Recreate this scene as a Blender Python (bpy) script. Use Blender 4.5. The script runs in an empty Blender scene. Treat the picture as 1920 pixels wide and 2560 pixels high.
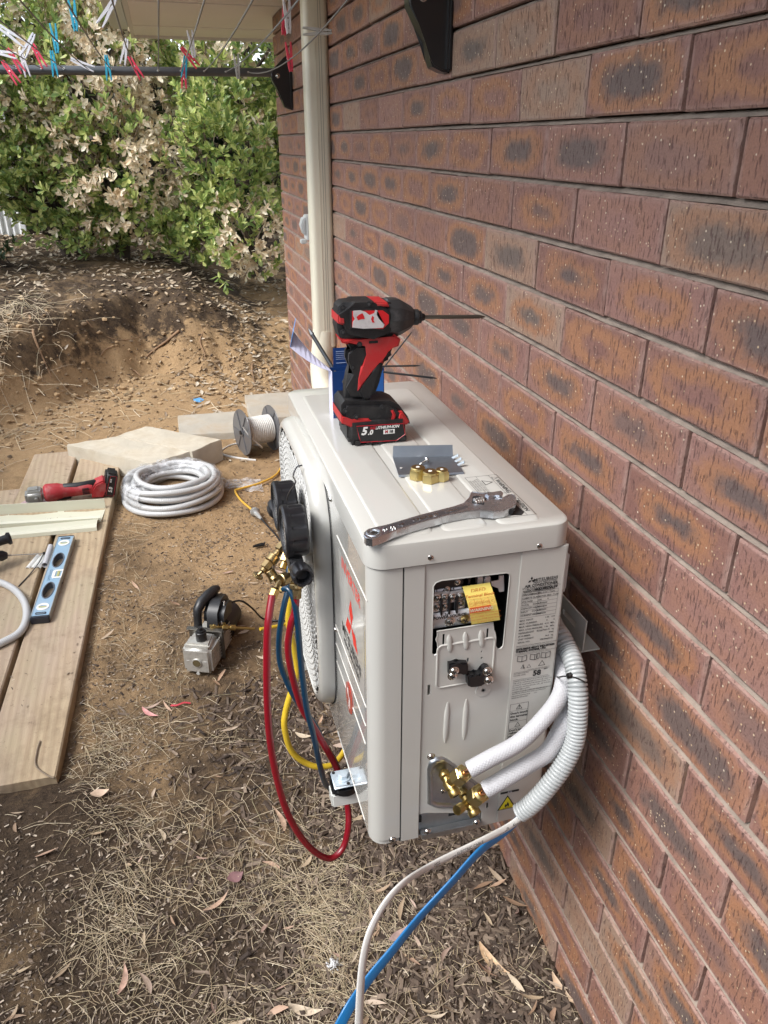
import bpy, bmesh, math, random
from mathutils import Vector, Matrix, Euler, noise
from mathutils.geometry import tessellate_polygon
PI = math.pi
R = math.radians
V = Vector
random.seed(7)
scene = bpy.context.scene
COL = scene.collection

# ------------------------------------------------------------------ camera
CAM = V((-0.6108, -0.7044, 1.549))
YAW, PITCH, FPX = R(14.874), R(-25.744), 1919.7
cam_data = bpy.data.cameras.new('camera')
cam_data.sensor_fit = 'AUTO'
cam_data.sensor_width = 36.0
cam_data.lens = FPX * 36.0 / 2560.0
cam_data.clip_start = 0.05
cam_data.clip_end = 400
cam = bpy.data.objects.new('camera', cam_data)
COL.objects.link(cam)
cam.location = CAM
cam.rotation_euler = (R(90) + PITCH, 0, -YAW)
scene.camera = cam

# ------------------------------------------------------------------ light (bright overcast)
SUN_EL, SUN_AZ = R(48), R(-108)      # azimuth measured from +y towards +x
world = bpy.data.worlds.new('World')
scene.world = world
world.use_nodes = True
nt = world.node_tree
nt.nodes.clear()
sky = nt.nodes.new('ShaderNodeTexSky')
sky.sky_type = 'NISHITA'
sky.sun_disc = False
sky.sun_elevation = SUN_EL
sky.sun_rotation = SUN_AZ
sky.air_density = 1.0
sky.dust_density = 1.5
hs = nt.nodes.new('ShaderNodeHueSaturation')
hs.inputs['Saturation'].default_value = 0.42
bg = nt.nodes.new('ShaderNodeBackground')
bg.inputs['Strength'].default_value = 0.15
wo = nt.nodes.new('ShaderNodeOutputWorld')
nt.links.new(sky.outputs[0], hs.inputs['Color'])
nt.links.new(hs.outputs[0], bg.inputs['Color'])
nt.links.new(bg.outputs[0], wo.inputs['Surface'])
sd = bpy.data.lights.new('sun', 'SUN')
sd.energy = 1.25
sd.angle = R(22)
sd.color = (1.0, 0.985, 0.965)
sun = bpy.data.objects.new('sun', sd)
COL.objects.link(sun)
sdir = V((math.sin(SUN_AZ) * math.cos(SUN_EL), math.cos(SUN_AZ) * math.cos(SUN_EL), math.sin(SUN_EL)))
sun.rotation_euler = sdir.to_track_quat('Z', 'Y').to_euler()
sun.location = (-3, 2, 6)
scene.view_settings.view_transform = 'Standard'
scene.view_settings.look = 'None'
scene.view_settings.exposure = 1.52
scene.view_settings.gamma = 1.0
scene.cycles.max_bounces = 6
scene.cycles.diffuse_bounces = 4
scene.cycles.transparent_max_bounces = 8

# ------------------------------------------------------------------ measuring: a photo point on a real surface
_r = V((math.cos(YAW), -math.sin(YAW), 0))
_f = V((math.sin(YAW) * math.cos(PITCH), math.cos(YAW) * math.cos(PITCH), math.sin(PITCH)))
_u = _r.cross(_f)
def ray(px, py): return _f + _r * ((px - 960) / FPX) - _u * ((py - 1280) / FPX)
def onX(px, py, x): d = ray(px, py); return CAM + d * ((x - CAM.x) / d.x)
def onY(px, py, y): d = ray(px, py); return CAM + d * ((y - CAM.y) / d.y)
def onZ(px, py, z): d = ray(px, py); return CAM + d * ((z - CAM.z) / d.z)
def onP(px, py, p0, n): d = ray(px, py); return CAM + d * ((p0 - CAM).dot(n) / d.dot(n))
def zslope(y): return max(0.0, 0.075 * (min(y, 4.3) - 0.6))
def gnd(px, py, h=0.0):
    d = ray(px, py); a, b = 0.2, 12.0
    for _ in range(50):
        m = (a + b) / 2; p = CAM + d * m
        if p.z > zslope(p.y) + h: a = m
        else: b = m
    return CAM + d * a

# ------------------------------------------------------------------ materials
MATS = {}
def mat(name, col=(.5, .5, .5), rough=.5, metal=0., coat=0., bump=None, var=None, spec=.5, trans=0., alpha=1., coat_rough=.1, dirt=None):
    """bump=(scale,strength,detail)  var=(scale,amount)  dirt=(scale,colour,amount)"""
    if name in MATS: return MATS[name]
    m = bpy.data.materials.new(name); m.use_nodes = True
    n = m.node_tree.nodes; l = m.node_tree.links
    b = n['Principled BSDF']
    b.inputs['Base Color'].default_value = (*col, 1)
    b.inputs['Roughness'].default_value = rough
    b.inputs['Metallic'].default_value = metal
    b.inputs['Coat Weight'].default_value = coat
    b.inputs['Coat Roughness'].default_value = coat_rough
    b.inputs['Specular IOR Level'].default_value = spec
    b.inputs['Transmission Weight'].default_value = trans
    b.inputs['Alpha'].default_value = alpha
    tc = n.new('ShaderNodeTexCoord')
    cur = None
    if var:
        t = n.new('ShaderNodeTexNoise'); t.inputs['Scale'].default_value = var[0]; t.inputs['Detail'].default_value = 6
        l.new(tc.outputs['Object'], t.inputs['Vector'])
        mp = n.new('ShaderNodeMapRange'); mp.inputs[1].default_value = .3; mp.inputs[2].default_value = .7
        mp.inputs[3].default_value = 1 - var[1]; mp.inputs[4].default_value = 1 + var[1]
        l.new(t.outputs['Fac'], mp.inputs[0])
        mx = n.new('ShaderNodeMix'); mx.data_type = 'RGBA'; mx.blend_type = 'MULTIPLY'; mx.inputs[0].default_value = 1
        mx.inputs[6].default_value = (*col, 1)
        l.new(mp.outputs[0], mx.inputs[7]); cur = mx.outputs[2]
    if dirt:
        t = n.new('ShaderNodeTexNoise'); t.inputs['Scale'].default_value = dirt[0]; t.inputs['Detail'].default_value = 8; t.inputs['Roughness'].default_value = .65
        l.new(tc.outputs['Object'], t.inputs['Vector'])
        mp = n.new('ShaderNodeMapRange'); mp.inputs[1].default_value = .48; mp.inputs[2].default_value = .72
        mp.inputs[3].default_value = 0; mp.inputs[4].default_value = dirt[2]
        l.new(t.outputs['Fac'], mp.inputs[0])
        mx = n.new('ShaderNodeMix'); mx.data_type = 'RGBA'; mx.inputs[6].default_value = (*col, 1); mx.inputs[7].default_value = (*dirt[1], 1)
        if cur: l.new(cur, mx.inputs[6])
        l.new(mp.outputs[0], mx.inputs[0]); cur = mx.outputs[2]
        mr = n.new('ShaderNodeMapRange'); mr.inputs[3].default_value = rough; mr.inputs[4].default_value = min(1, rough + .4)
        l.new(mp.outputs[0], mr.inputs[0]); l.new(mr.outputs[0], b.inputs['Roughness'])
    if cur: l.new(cur, b.inputs['Base Color'])
    if bump:
        t = n.new('ShaderNodeTexNoise'); t.inputs['Scale'].default_value = bump[0]; t.inputs['Detail'].default_value = bump[2] if len(bump) > 2 else 4
        l.new(tc.outputs['Object'], t.inputs['Vector'])
        bp = n.new('ShaderNodeBump'); bp.inputs['Strength'].default_value = bump[1]; bp.inputs['Distance'].default_value = .002
        l.new(t.outputs['Fac'], bp.inputs['Height']); l.new(bp.outputs[0], b.inputs['Normal'])
    MATS[name] = m
    return m

# ------------------------------------------------------------------ mesh builder
class MB:
    def __init__(s): s.v = []; s.f = []; s.m = []; s.uv = None
    def add(s, vs, fs, mi=0):
        o = len(s.v); s.v += [V(p) for p in vs]
        for f in fs: s.f.append([i + o for i in f]); s.m.append(mi)
        return s
    def bm(s, bmx, M=None, mi=0):
        bmx.verts.index_update()
        vs = [(M @ v.co) if M else v.co.copy() for v in bmx.verts]
        fs = [[v.index for v in f.verts] for f in bmx.faces]
        bmx.free(); return s.add(vs, fs, mi)
    def box(s, c, size, M=None, bev=0., seg=2, mi=0):
        b = bmesh.new(); bmesh.ops.create_cube(b, size=1)
        for v in b.verts: v.co = V((v.co.x * size[0], v.co.y * size[1], v.co.z * size[2]))
        if bev: bmesh.ops.bevel(b, geom=b.edges[:], offset=bev, segments=seg, affect='EDGES', clamp_overlap=True)
        T = Matrix.Translation(V(c))
        return s.bm(b, (T @ M) if M else T, mi)
    def bx(s, lo, hi, bev=0., seg=2, mi=0):
        lo = V(lo); hi = V(hi); return s.box((lo + hi) / 2, hi - lo, None, bev, seg, mi)
    def prism(s, poly, h, M=None, bev=0., seg=2, mi=0):
        """poly in local xy, extruded 0..h along local z"""
        b = bmesh.new(); n = len(poly)
        a = sum(poly[i][0] * poly[(i + 1) % n][1] - poly[(i + 1) % n][0] * poly[i][1] for i in range(n))
        if a < 0: poly = poly[::-1]
        lo = [b.verts.new((p[0], p[1], 0)) for p in poly]; hi = [b.verts.new((p[0], p[1], h)) for p in poly]
        ft = b.faces.new(hi); fb = b.faces.new(lo[::-1])
        for i in range(n): b.faces.new((lo[i], lo[(i + 1) % n], hi[(i + 1) % n], hi[i]))
        if bev:
            ed = [e for e in b.edges if all(v in lo for v in e.verts) or all(v in hi for v in e.verts)]
            bmesh.ops.bevel(b, geom=ed, offset=bev, segments=seg, affect='EDGES', clamp_overlap=True)
        big = [f for f in b.faces if len(f.verts) > 4]
        if big: bmesh.ops.triangulate(b, faces=big)
        return s.bm(b, M, mi)
    def plate(s, outer, holes, t, M=None, mi=0):
        """flat plate in local xy with holes, from z=0 (back) to z=t (front)"""
        loops = [list(outer)] + [list(h) for h in holes]
        tris = tessellate_polygon([[V((p[0], p[1], 0)) for p in lp] for lp in loops])
        pts = [p for lp in loops for p in lp]; n = len(pts)
        vs = [V((p[0], p[1], t)) for p in pts] + [V((p[0], p[1], 0)) for p in pts]
        fs = []
        for a, b, c in tris:
            ar = (pts[b][0] - pts[a][0]) * (pts[c][1] - pts[a][1]) - (pts[c][0] - pts[a][0]) * (pts[b][1] - pts[a][1])
            if ar < 0: b, c = c, b
            fs.append((a, b, c)); fs.append((a + n, c + n, b + n))
        o = 0
        for k, lp in enumerate(loops):
            m = len(lp)
            ar = sum(lp[i][0] * lp[(i + 1) % m][1] - lp[(i + 1) % m][0] * lp[i][1] for i in range(m))
            for i in range(m):
                i0, i1 = o + i, o + (i + 1) % m
                q = (i0 + n, i1 + n, i1, i0)
                if (ar < 0) != (k > 0): q = q[::-1]
                fs.append(q)
            o += m
        return s.add([(M @ v) if M else v for v in vs], fs, mi)
    def tube(s, pts, r, n=10, closed=False, caps=True, flat=1., up=None, mi=0, twist=None):
        pts = [V(p) for p in pts]; m = len(pts)
        rr = r if isinstance(r, (list, tuple)) else [r] * m
        tan = []
        for i in range(m):
            a = pts[(i - 1) % m] if (closed or i) else pts[0]; b = pts[(i + 1) % m] if (closed or i < m - 1) else pts[-1]
            d = b - a; tan.append(d.normalized() if d.length > 1e-9 else V((0, 0, 1)))
        nrm = up.copy() if up else (V((0, 0, 1)) if abs(tan[0].z) < .9 else V((1, 0, 0)))
        nrm = (nrm - tan[0] * nrm.dot(tan[0])).normalized()
        vs = []
        for i in range(m):
            if i:
                q = tan[i - 1].rotation_difference(tan[i]); nrm = q @ nrm
                nrm = (nrm - tan[i] * nrm.dot(tan[i])).normalized()
            bn = tan[i].cross(nrm)
            tw = twist[i] if twist else 0
            for k in range(n):
                a = 2 * PI * k / n
                x, y = math.cos(a) * rr[i] * flat, math.sin(a) * rr[i]
                x, y = x * math.cos(tw) - y * math.sin(tw), x * math.sin(tw) + y * math.cos(tw)
                vs.append(pts[i] + nrm * x + bn * y)
        fs = []
        for i in range(m if closed else m - 1):
            j = (i + 1) % m
            for k in range(n):
                k2 = (k + 1) % n; fs.append((i * n + k, i * n + k2, j * n + k2, j * n + k))
        if caps and not closed:
            fs.append(tuple(range(n))[::-1]); fs.append(tuple((m - 1) * n + k for k in range(n)))
        return s.add(vs, fs, mi)
    def lathe(s, prof, M=None, n=24, mi=0, caps=True):
        """prof: (radius, z) pairs around local z"""
        vs = []
        for r_, z_ in prof:
            for k in range(n):
                a = 2 * PI * k / n; vs.append(V((r_ * math.cos(a), r_ * math.sin(a), z_)))
        fs = []
        for i in range(len(prof) - 1):
            for k in range(n):
                k2 = (k + 1) % n; fs.append((i * n + k, i * n + k2, (i + 1) * n + k2, (i + 1) * n + k))
        if caps:
            fs.append(tuple(range(n))[::-1]); fs.append(tuple((len(prof) - 1) * n + k for k in range(n)))
        return s.add([(M @ v) if M else v for v in vs], fs, mi)
    def cyl(s, a, b, r, r2=None, n=16, bev=0., mi=0):
        a = V(a); b = V(b); L = (b - a).length; r2 = r if r2 is None else r2
        M = Matrix.Translation(a) @ (b - a).to_track_quat('Z', 'Y').to_matrix().to_4x4()
        if bev: pr = [(r - bev, 0), (r, bev), (r2, L - bev), (r2 - bev, L)]
        else: pr = [(r, 0), (r2, L)]
        return s.lathe(pr, M, n, mi)
    def hexnut(s, a, b, r, hole=0., mi=0):
        a = V(a); b = V(b); L = (b - a).length; c = r * .12
        M = Matrix.Translation(a) @ (b - a).to_track_quat('Z', 'Y').to_matrix().to_4x4()
        s.lathe([(r * .88, 0), (r, c), (r, L - c), (r * .88, L)], M, 6, mi)
        return s
    def sph(s, c, r, M=None, sc=(1, 1, 1), n=12, mi=0):
        b = bmesh.new(); bmesh.ops.create_uvsphere(b, u_segments=n * 2, v_segments=n, radius=1)
        for v in b.verts: v.co = V((v.co.x * r * sc[0], v.co.y * r * sc[1], v.co.z * r * sc[2]))
        T = Matrix.Translation(V(c)); return s.bm(b, (T @ M) if M else T, mi)
    def quad(s, a, b, c, d, mi=0): return s.add([a, b, c, d], [(0, 1, 2, 3)], mi)
    def text(s, txt, size, M, bold=0., shear=0., align='CENTER', ext=0., spacing=1., mi=0):
        """text in local xy plane of M"""
        cu = bpy.data.curves.new('t', 'FONT'); cu.body = txt; cu.size = size; cu.align_x = align; cu.align_y = 'CENTER'
        cu.offset = bold; cu.shear = shear; cu.extrude = ext; cu.resolution_u = 2; cu.space_character = spacing
        o = bpy.data.objects.new('t', cu)
        me = o.to_mesh()
        s.add([M @ v.co for v in me.vertices], [list(p.vertices) for p in me.polygons], mi)
        o.to_mesh_clear(); bpy.data.objects.remove(o); bpy.data.curves.remove(cu)
        return s

ORG = {}
def pieces(mb, gap=.0008):
    par = list(range(len(mb.v)))
    def fd(i):
        while par[i] != i: par[i] = par[par[i]]; i = par[i]
        return i
    for f in mb.f:
        for k in f[1:]:
            a, b = fd(f[0]), fd(k)
            if a != b: par[b] = a
    g = {}
    for i, f in enumerate(mb.f): g.setdefault(fd(f[0]), []).append(i)
    comps = []
    for fl in g.values():
        vs = {k for i in fl for k in mb.f[i]}
        lo = [min(mb.v[k][c] for k in vs) - gap for c in range(3)]; hi = [max(mb.v[k][c] for k in vs) + gap for c in range(3)]
        comps.append([lo, hi, fl])
    ch = True
    while ch:
        ch = False
        for i in range(len(comps)):
            for j in range(len(comps) - 1, i, -1):
                A, B = comps[i], comps[j]
                if all(A[0][c] <= B[1][c] and B[0][c] <= A[1][c] for c in range(3)):
                    A[0] = [min(x, y) for x, y in zip(A[0], B[0])]; A[1] = [max(x, y) for x, y in zip(A[1], B[1])]; A[2] += B[2]; comps.pop(j); ch = True
    out = []
    for lo, hi, fl in comps:
        m = MB(); ix = {}
        for i in fl:
            for k in mb.f[i]:
                if k not in ix: ix[k] = len(m.v); m.v.append(mb.v[k])
            m.f.append([ix[k] for k in mb.f[i]]); m.m.append(mb.m[i])
        out.append(m)
    return out
def objs(name, mb, mats, parent=None, **k): return [obj(name, m, mats, parent, **k) for m in pieces(mb)]
def link(o, parent=None):
    COL.objects.link(o)
    if parent: o.parent = parent
    return o
def thing(name, label, cat, loc=(0, 0, 0), group=None):
    o = bpy.data.objects.new(name, None); o.empty_display_size = .1
    COL.objects.link(o); o.location = loc; o['label'] = label; o['category'] = cat
    if group: o['group'] = group
    ORG[o.name] = V(loc); return o
def tag(o, label, cat, group=None):
    o['label'] = label; o['category'] = cat
    if group: o['group'] = group
    return o
def obj(name, mb, mats, parent=None, smooth=40, local=False, label=None, loc=None):
    """world-space mesh; origin at the parent's origin (or loc)"""
    me = bpy.data.meshes.new(name)
    base = V((0, 0, 0))
    if parent is not None: base = ORG[parent.name]
    if loc is not None: base = V(loc)
    vs = mb.v if local else [v - base for v in mb.v]
    me.from_pydata([tuple(v) for v in vs], [], mb.f)
    if not isinstance(mats, (list, tuple)): mats = [mats]
    for m in mats: me.materials.append(m)
    if len(mats) > 1: me.polygons.foreach_set('material_index', mb.m)
    if mb.uv:
        uvl = me.uv_layers.new(name='UVMap'); uvl.data.foreach_set('uv', [c for p in mb.uv for c in p])
    me.validate()
    if smooth:
        me.shade_smooth(); me.set_sharp_from_angle(angle=R(smooth))
    o = bpy.data.objects.new(name, me)
    COL.objects.link(o)
    if parent is not None:
        o.parent = parent; ORG[o.name] = base if not local else V((0, 0, 0))
    else:
        if loc is not None: o.location = loc
        ORG[o.name] = base
    if label: o['label'] = label
    return o
def frame(o, x, y, z=None):
    x = V(x).normalized(); y = V(y); y = (y - x * y.dot(x)).normalized(); z = x.cross(y)
    M = Matrix((x, y, z)).transposed().to_4x4(); M.translation = V(o); return M
def smooth_path(pts, sub=8, closed=False):
    pts = [V(p) for p in pts]; n = len(pts); out = []
    rng = range(n if closed else n - 1)
    for i in rng:
        p0 = pts[(i - 1) % n] if (closed or i > 0) else pts[0] * 2 - pts[1]
        p1 = pts[i]; p2 = pts[(i + 1) % n]
        p3 = pts[(i + 2) % n] if (closed or i < n - 2) else pts[-1] * 2 - pts[-2]
        for k in range(sub):
            t = k / sub
            out.append(.5 * ((2 * p1) + (p2 - p0) * t + (2 * p0 - 5 * p1 + 4 * p2 - p3) * t * t + (3 * p1 - p0 - 3 * p2 + p3) * t ** 3))
    if not closed: out.append(pts[-1])
    return out
def resample(pts, step):
    out = [pts[0]]; acc = 0
    for a, b in zip(pts, pts[1:]):
        L = (b - a).length
        while acc + L >= step:
            t = (step - acc) / L; a = a.lerp(b, t); out.append(a); L = (b - a).length; acc = 0
        acc += L
    return out
def rrect(w, h, r, n=5, cx=0, cy=0):
    out = []
    for sx, sy, a0 in ((1, 1, 0), (-1, 1, 90), (-1, -1, 180), (1, -1, 270)):
        for k in range(n + 1):
            a = R(a0 + 90 * k / n); out.append((cx + sx * (w / 2 - r) + r * math.cos(a), cy + sy * (h / 2 - r) + r * math.sin(a)))
    return out
def circ(r, n=16, cx=0, cy=0, sy=1): return [(cx + r * math.cos(2 * PI * k / n), cy + r * sy * math.sin(2 * PI * k / n)) for k in range(n)]
def screw(mb, p, nrm, r=.005):
    M = frame(p, V(nrm).orthogonal(), V(nrm).cross(V(nrm).orthogonal()))
    mb.lathe([(r * 1.25, 0), (r * 1.25, r * .15), (r, r * .2), (r * .85, r * .55), (r * .45, r * .75), (r * .02, r * .8)], M, 14)
    for a in (0, 90):
        mb.box(M @ V((0, 0, r * .78)), (r * 1.1, r * .25, r * .12), M.to_3x3().to_4x4() @ Matrix.Rotation(R(a + 20), 4, 'Z'), mi=1)
# ================================================================== SETTING
def bank(x, y):
    yb = 4.05 + .9 * min(0, x + .85) + .25 * max(0, x + .35) + .12 * noise.noise(V((x * 1.7, 3, 0)))
    t = (y - yb) / .48
    t = max(0, min(1, t)); t = t * t * (3 - 2 * t)
    h = .40 * t + .05 * math.sin(t * PI) * noise.noise(V((x * 5, y * 2, 7))) * 2
    if x > -.55: h *= max(.35, 1 - (x + .55) * 1.3)
    # hollow dug in the bank
    d = math.hypot((x + 1.0) / .28, (y - yb - .22) / .16)
    if d < 1.6: h -= .10 * max(0, 1 - d / 1.6)
    return h + .05 * max(0, y - 5)
def height(x, y, fine=True):
    z = zslope(y) + bank(x, y)
    z += .018 * noise.noise(V((x * 2.2, y * 2.2, 0)))
    if .6 < y < 3.1 and -1.75 < x < -.85:      # soil trodden up round the planks
        q = min(1, max(0, (y - .6) / .25)) * min(1, max(0, (x + 1.75) / .15)) * min(1, max(0, (-.85 - x) / .13))
        z += .016 * q + .030 * math.exp(-((y - .86) / .10) ** 2) * q
    if fine:
        a = 1 if y < 3.9 else (4.5 if y < 5.2 else 3)
        z += .007 * a * noise.noise(V((x * 9, y * 9, 1))) + .004 * a * noise.noise(V((x * 24, y * 24, 2))) + .002 * noise.noise(V((x * 60, y * 60, 3)))
    return z
def frange(a, b, s):
    n = int(round((b - a) / s)); return [a + (b - a) * i / n for i in range(n)]
xs = [-40, -20, -10, -6, -4, -3] + frange(-2.5, .06, .02) + [.06, .5, 2, 8, 20, 40]
ys = [-20, -8, -4, -2, -1] + frange(-.6, 5.2, .021) + frange(5.2, 8.5, .09) + [8.5, 10, 14, 25, 50]
mb = MB()
mb.v = [V((x, y, height(x, y, -2.6 < x < .1 and -.7 < y < 9))) for y in ys for x in xs]
nx = len(xs)
for j in range(len(ys) - 1):
    for i in range(nx - 1):
        mb.f.append((j * nx + i, j * nx + i + 1, (j + 1) * nx + i + 1, (j + 1) * nx + i)); mb.m.append(0)
gm = bpy.data.materials.new('soil'); gm.use_nodes = True
n_, l_ = gm.node_tree.nodes, gm.node_tree.links
bs = n_['Principled BSDF']; bs.inputs['Roughness'].default_value = .95; bs.inputs['Specular IOR Level'].default_value = .2
def nd(t, **k):
    x = n_.new(t)
    for a, b in k.items(): setattr(x, a, b)
    return x
tc = nd('ShaderNodeTexCoord')
def tnoise(sc, det=6, rough=.6, vec=None):
    t = nd('ShaderNodeTexNoise'); t.inputs['Scale'].default_value = sc; t.inputs['Detail'].default_value = det; t.inputs['Roughness'].default_value = rough
    l_.new(vec or tc.outputs['Object'], t.inputs['Vector']); return t.outputs['Fac']
def mrange(src, a, b, c=0., d=1.):
    t = nd('ShaderNodeMapRange'); t.inputs[1].default_value = a; t.inputs[2].default_value = b; t.inputs[3].default_value = c; t.inputs[4].default_value = d
    l_.new(src, t.inputs[0]); return t.outputs[0]
def mixc(f, a, b, mode='MIX'):
    t = nd('ShaderNodeMix', data_type='RGBA', blend_type=mode)
    for s_, x in ((0, f), (6, a), (7, b)):
        if isinstance(x, (int, float)): t.inputs[s_].default_value = x
        elif isinstance(x, tuple): t.inputs[s_].default_value = (*x, 1)
        else: l_.new(x, t.inputs[s_])
    return t.outputs[2]
def mth(op, a, b=0.):
    t = nd('ShaderNodeMath', operation=op)
    for i, x in enumerate((a, b)):
        if isinstance(x, (int, float)): t.inputs[i].default_value = x
        else: l_.new(x, t.inputs[i])
    return t.outputs[0]
sp = nd('ShaderNodeSeparateXYZ'); l_.new(tc.outputs['Object'], sp.inputs[0])
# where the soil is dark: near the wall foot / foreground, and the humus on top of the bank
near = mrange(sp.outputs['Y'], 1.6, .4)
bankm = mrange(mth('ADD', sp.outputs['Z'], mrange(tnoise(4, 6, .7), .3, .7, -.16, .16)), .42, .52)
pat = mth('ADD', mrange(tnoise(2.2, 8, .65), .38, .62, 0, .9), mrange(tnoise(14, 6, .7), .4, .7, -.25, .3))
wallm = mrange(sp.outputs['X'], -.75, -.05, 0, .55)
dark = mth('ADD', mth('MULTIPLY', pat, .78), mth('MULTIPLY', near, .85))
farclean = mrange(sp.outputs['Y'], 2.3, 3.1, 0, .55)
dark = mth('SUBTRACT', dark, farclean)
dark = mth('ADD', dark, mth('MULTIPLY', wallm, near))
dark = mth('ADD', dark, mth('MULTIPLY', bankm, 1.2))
dk = nd('ShaderNodeClamp'); l_.new(dark, dk.inputs[0])
sand = mixc(mrange(tnoise(40, 5), .3, .7), (.43, .295, .165), (.35, .235, .125))
humus = mixc(mrange(tnoise(55, 6, .8), .35, .65), (.036, .025, .017), (.100, .070, .046))
col = mixc(dk.outputs[0], sand, humus)
col = mixc(mrange(tnoise(260, 3), .3, .7, 0, .55), col, mixc(1., col, (.5, .45, .4), 'MULTIPLY'))
l_.new(col, bs.inputs['Base Color'])
bp = nd('ShaderNodeBump'); bp.inputs['Strength'].default_value = .9; bp.inputs['Distance'].default_value = .006
l_.new(mth('ADD', tnoise(90, 8, .75), mth('MULTIPLY', tnoise(320, 3), .4)), bp.inputs['Height']); l_.new(bp.outputs[0], bs.inputs['Normal'])
g = obj('ground', mb, gm, smooth=180); g['kind'] = 'structure'

# ------------------------------------------------------------------ the house: wall, eave, pipe duct
house = thing('brick_house', 'red brown brick house wall with pale eave and cream vertical pipe duct', 'house', (0, 3.74, 0))
bm_ = bpy.data.materials.new('face_brick'); bm_.use_nodes = True
n_, l_ = bm_.node_tree.nodes, bm_.node_tree.links
bs = n_['Principled BSDF']; bs.inputs['Specular IOR Level'].default_value = .35
tc = nd('ShaderNodeTexCoord'); uvn = nd('ShaderNodeUVMap'); uvn.uv_map = 'UVMap'
geo = nd('ShaderNodeNewGeometry'); rnd = geo.outputs['Random Per Island']
suv = nd('ShaderNodeSeparateXYZ'); l_.new(uvn.outputs[0], suv.inputs[0])
u_ = mth('MULTIPLY', mth('SUBTRACT', suv.outputs[0], .5), 2.25); v_ = mth('MULTIPLY', mth('SUBTRACT', suv.outputs[1], .5), 2.55)
d_ = mth('POWER', mth('ADD', mth('POWER', mth('ABSOLUTE', u_), 3.2), mth('POWER', mth('ABSOLUTE', v_), 2.6)), .36)
# per-brick shift of the noise
off = nd('ShaderNodeVectorMath', operation='ADD'); cmb = nd('ShaderNodeCombineXYZ'); l_.new(mth('MULTIPLY', rnd, 40), cmb.inputs[0])
l_.new(tc.outputs['Object'], off.inputs[0]); l_.new(cmb.outputs[0], off.inputs[1])
d_ = mth('ADD', d_, mrange(tnoise(16, 7, .72, off.outputs[0]), .3, .7, -.26, .26))
d_ = mth('ADD', d_, mrange(mth('FRACT', mth('MULTIPLY', rnd, 23.1)), 0, 1, -.14, .30))
core = mrange(d_, .82, .40); ring = mth('MULTIPLY', mrange(d_, 1.18, .86), mrange(d_, .38, .70))
has = mrange(mth('FRACT', mth('MULTIPLY', rnd, 7.31)), .22, .45); hasr = mrange(mth('FRACT', mth('MULTIPLY', rnd, 3.77)), .1, .5, .25, 1)
base = mixc(rnd, (.305, .168, .143), (.225, .115, .095))
base = mixc(mrange(mth('FRACT', mth('MULTIPLY', rnd, 13.7)), .86, .9), base, (.33, .235, .175))
base = mixc(mrange(tnoise(9, 6, .6, off.outputs[0]), .35, .7, 0, .5), base, (.33, .18, .125))
c1 = mixc(mth('MULTIPLY', ring, mth('MULTIPLY', hasr, .9)), base, (.37, .18, .095))
c2 = mixc(mth('MULTIPLY', core, mth('MULTIPLY', has, .80)), c1, (.120, .100, .092))
mpv = nd('ShaderNodeMapping'); mpv.inputs['Scale'].default_value = (1, 1, .2); l_.new(tc.outputs['Object'], mpv.inputs[0])
drag = mrange(tnoise(270, 3, .6, mpv.outputs[0]), .56, .66); grit = tnoise(330, 2, .5)
c3 = mixc(mth('MULTIPLY', drag, .66), c2, (.12, .065, .06))
c3 = mixc(mrange(grit, .35, .7, 0, .35), c3, mixc(1., c3, (.55, .5, .5), 'MULTIPLY'))
vo = nd('ShaderNodeTexVoronoi'); vo.inputs['Scale'].default_value = 150; l_.new(tc.outputs['Object'], vo.inputs['Vector'])
vs_ = nd('ShaderNodeSeparateColor'); l_.new(vo.outputs['Color'], vs_.inputs[0])
spk = mth('MULTIPLY', mrange(vo.outputs['Distance'], .26, .14), mrange(vs_.outputs[0], .90, .93))
c4 = mixc(spk, c3, mixc(vs_.outputs[1], (.70, .60, .46), (.50, .34, .18)))
ex = mth('MINIMUM', mth('MINIMUM', suv.outputs[0], mth('SUBTRACT', 1, suv.outputs[0])), mth('MULTIPLY', mth('MINIMUM', suv.outputs[1], mth('SUBTRACT', 1, suv.outputs[1])), .37))
edge = mth('MULTIPLY', mrange(ex, .050, .018), mrange(tnoise(45, 5, .7), .35, .6, .1, .75))
c4 = mixc(edge, c4, (.38, .25, .21))
l_.new(c4, bs.inputs['Base Color'])
l_.new(mrange(drag, 0, 1, .62, .85), bs.inputs['Roughness'])
bp = nd('ShaderNodeBump'); bp.inputs['Strength'].default_value = .75; bp.inputs['Distance'].default_value = .0022
l_.new(mth('ADD', mth('SUBTRACT', mth('MULTIPLY', grit, .5), mth('MULTIPLY', drag, .9)), mth('MULTIPLY', tnoise(60, 5), .7)), bp.inputs['Height']); l_.new(bp.outputs[0], bs.inputs['Normal'])
mortar = mat('mortar', (.29, .235, .19), .95, bump=(150, .9, 6), var=(30, .25))

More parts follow.
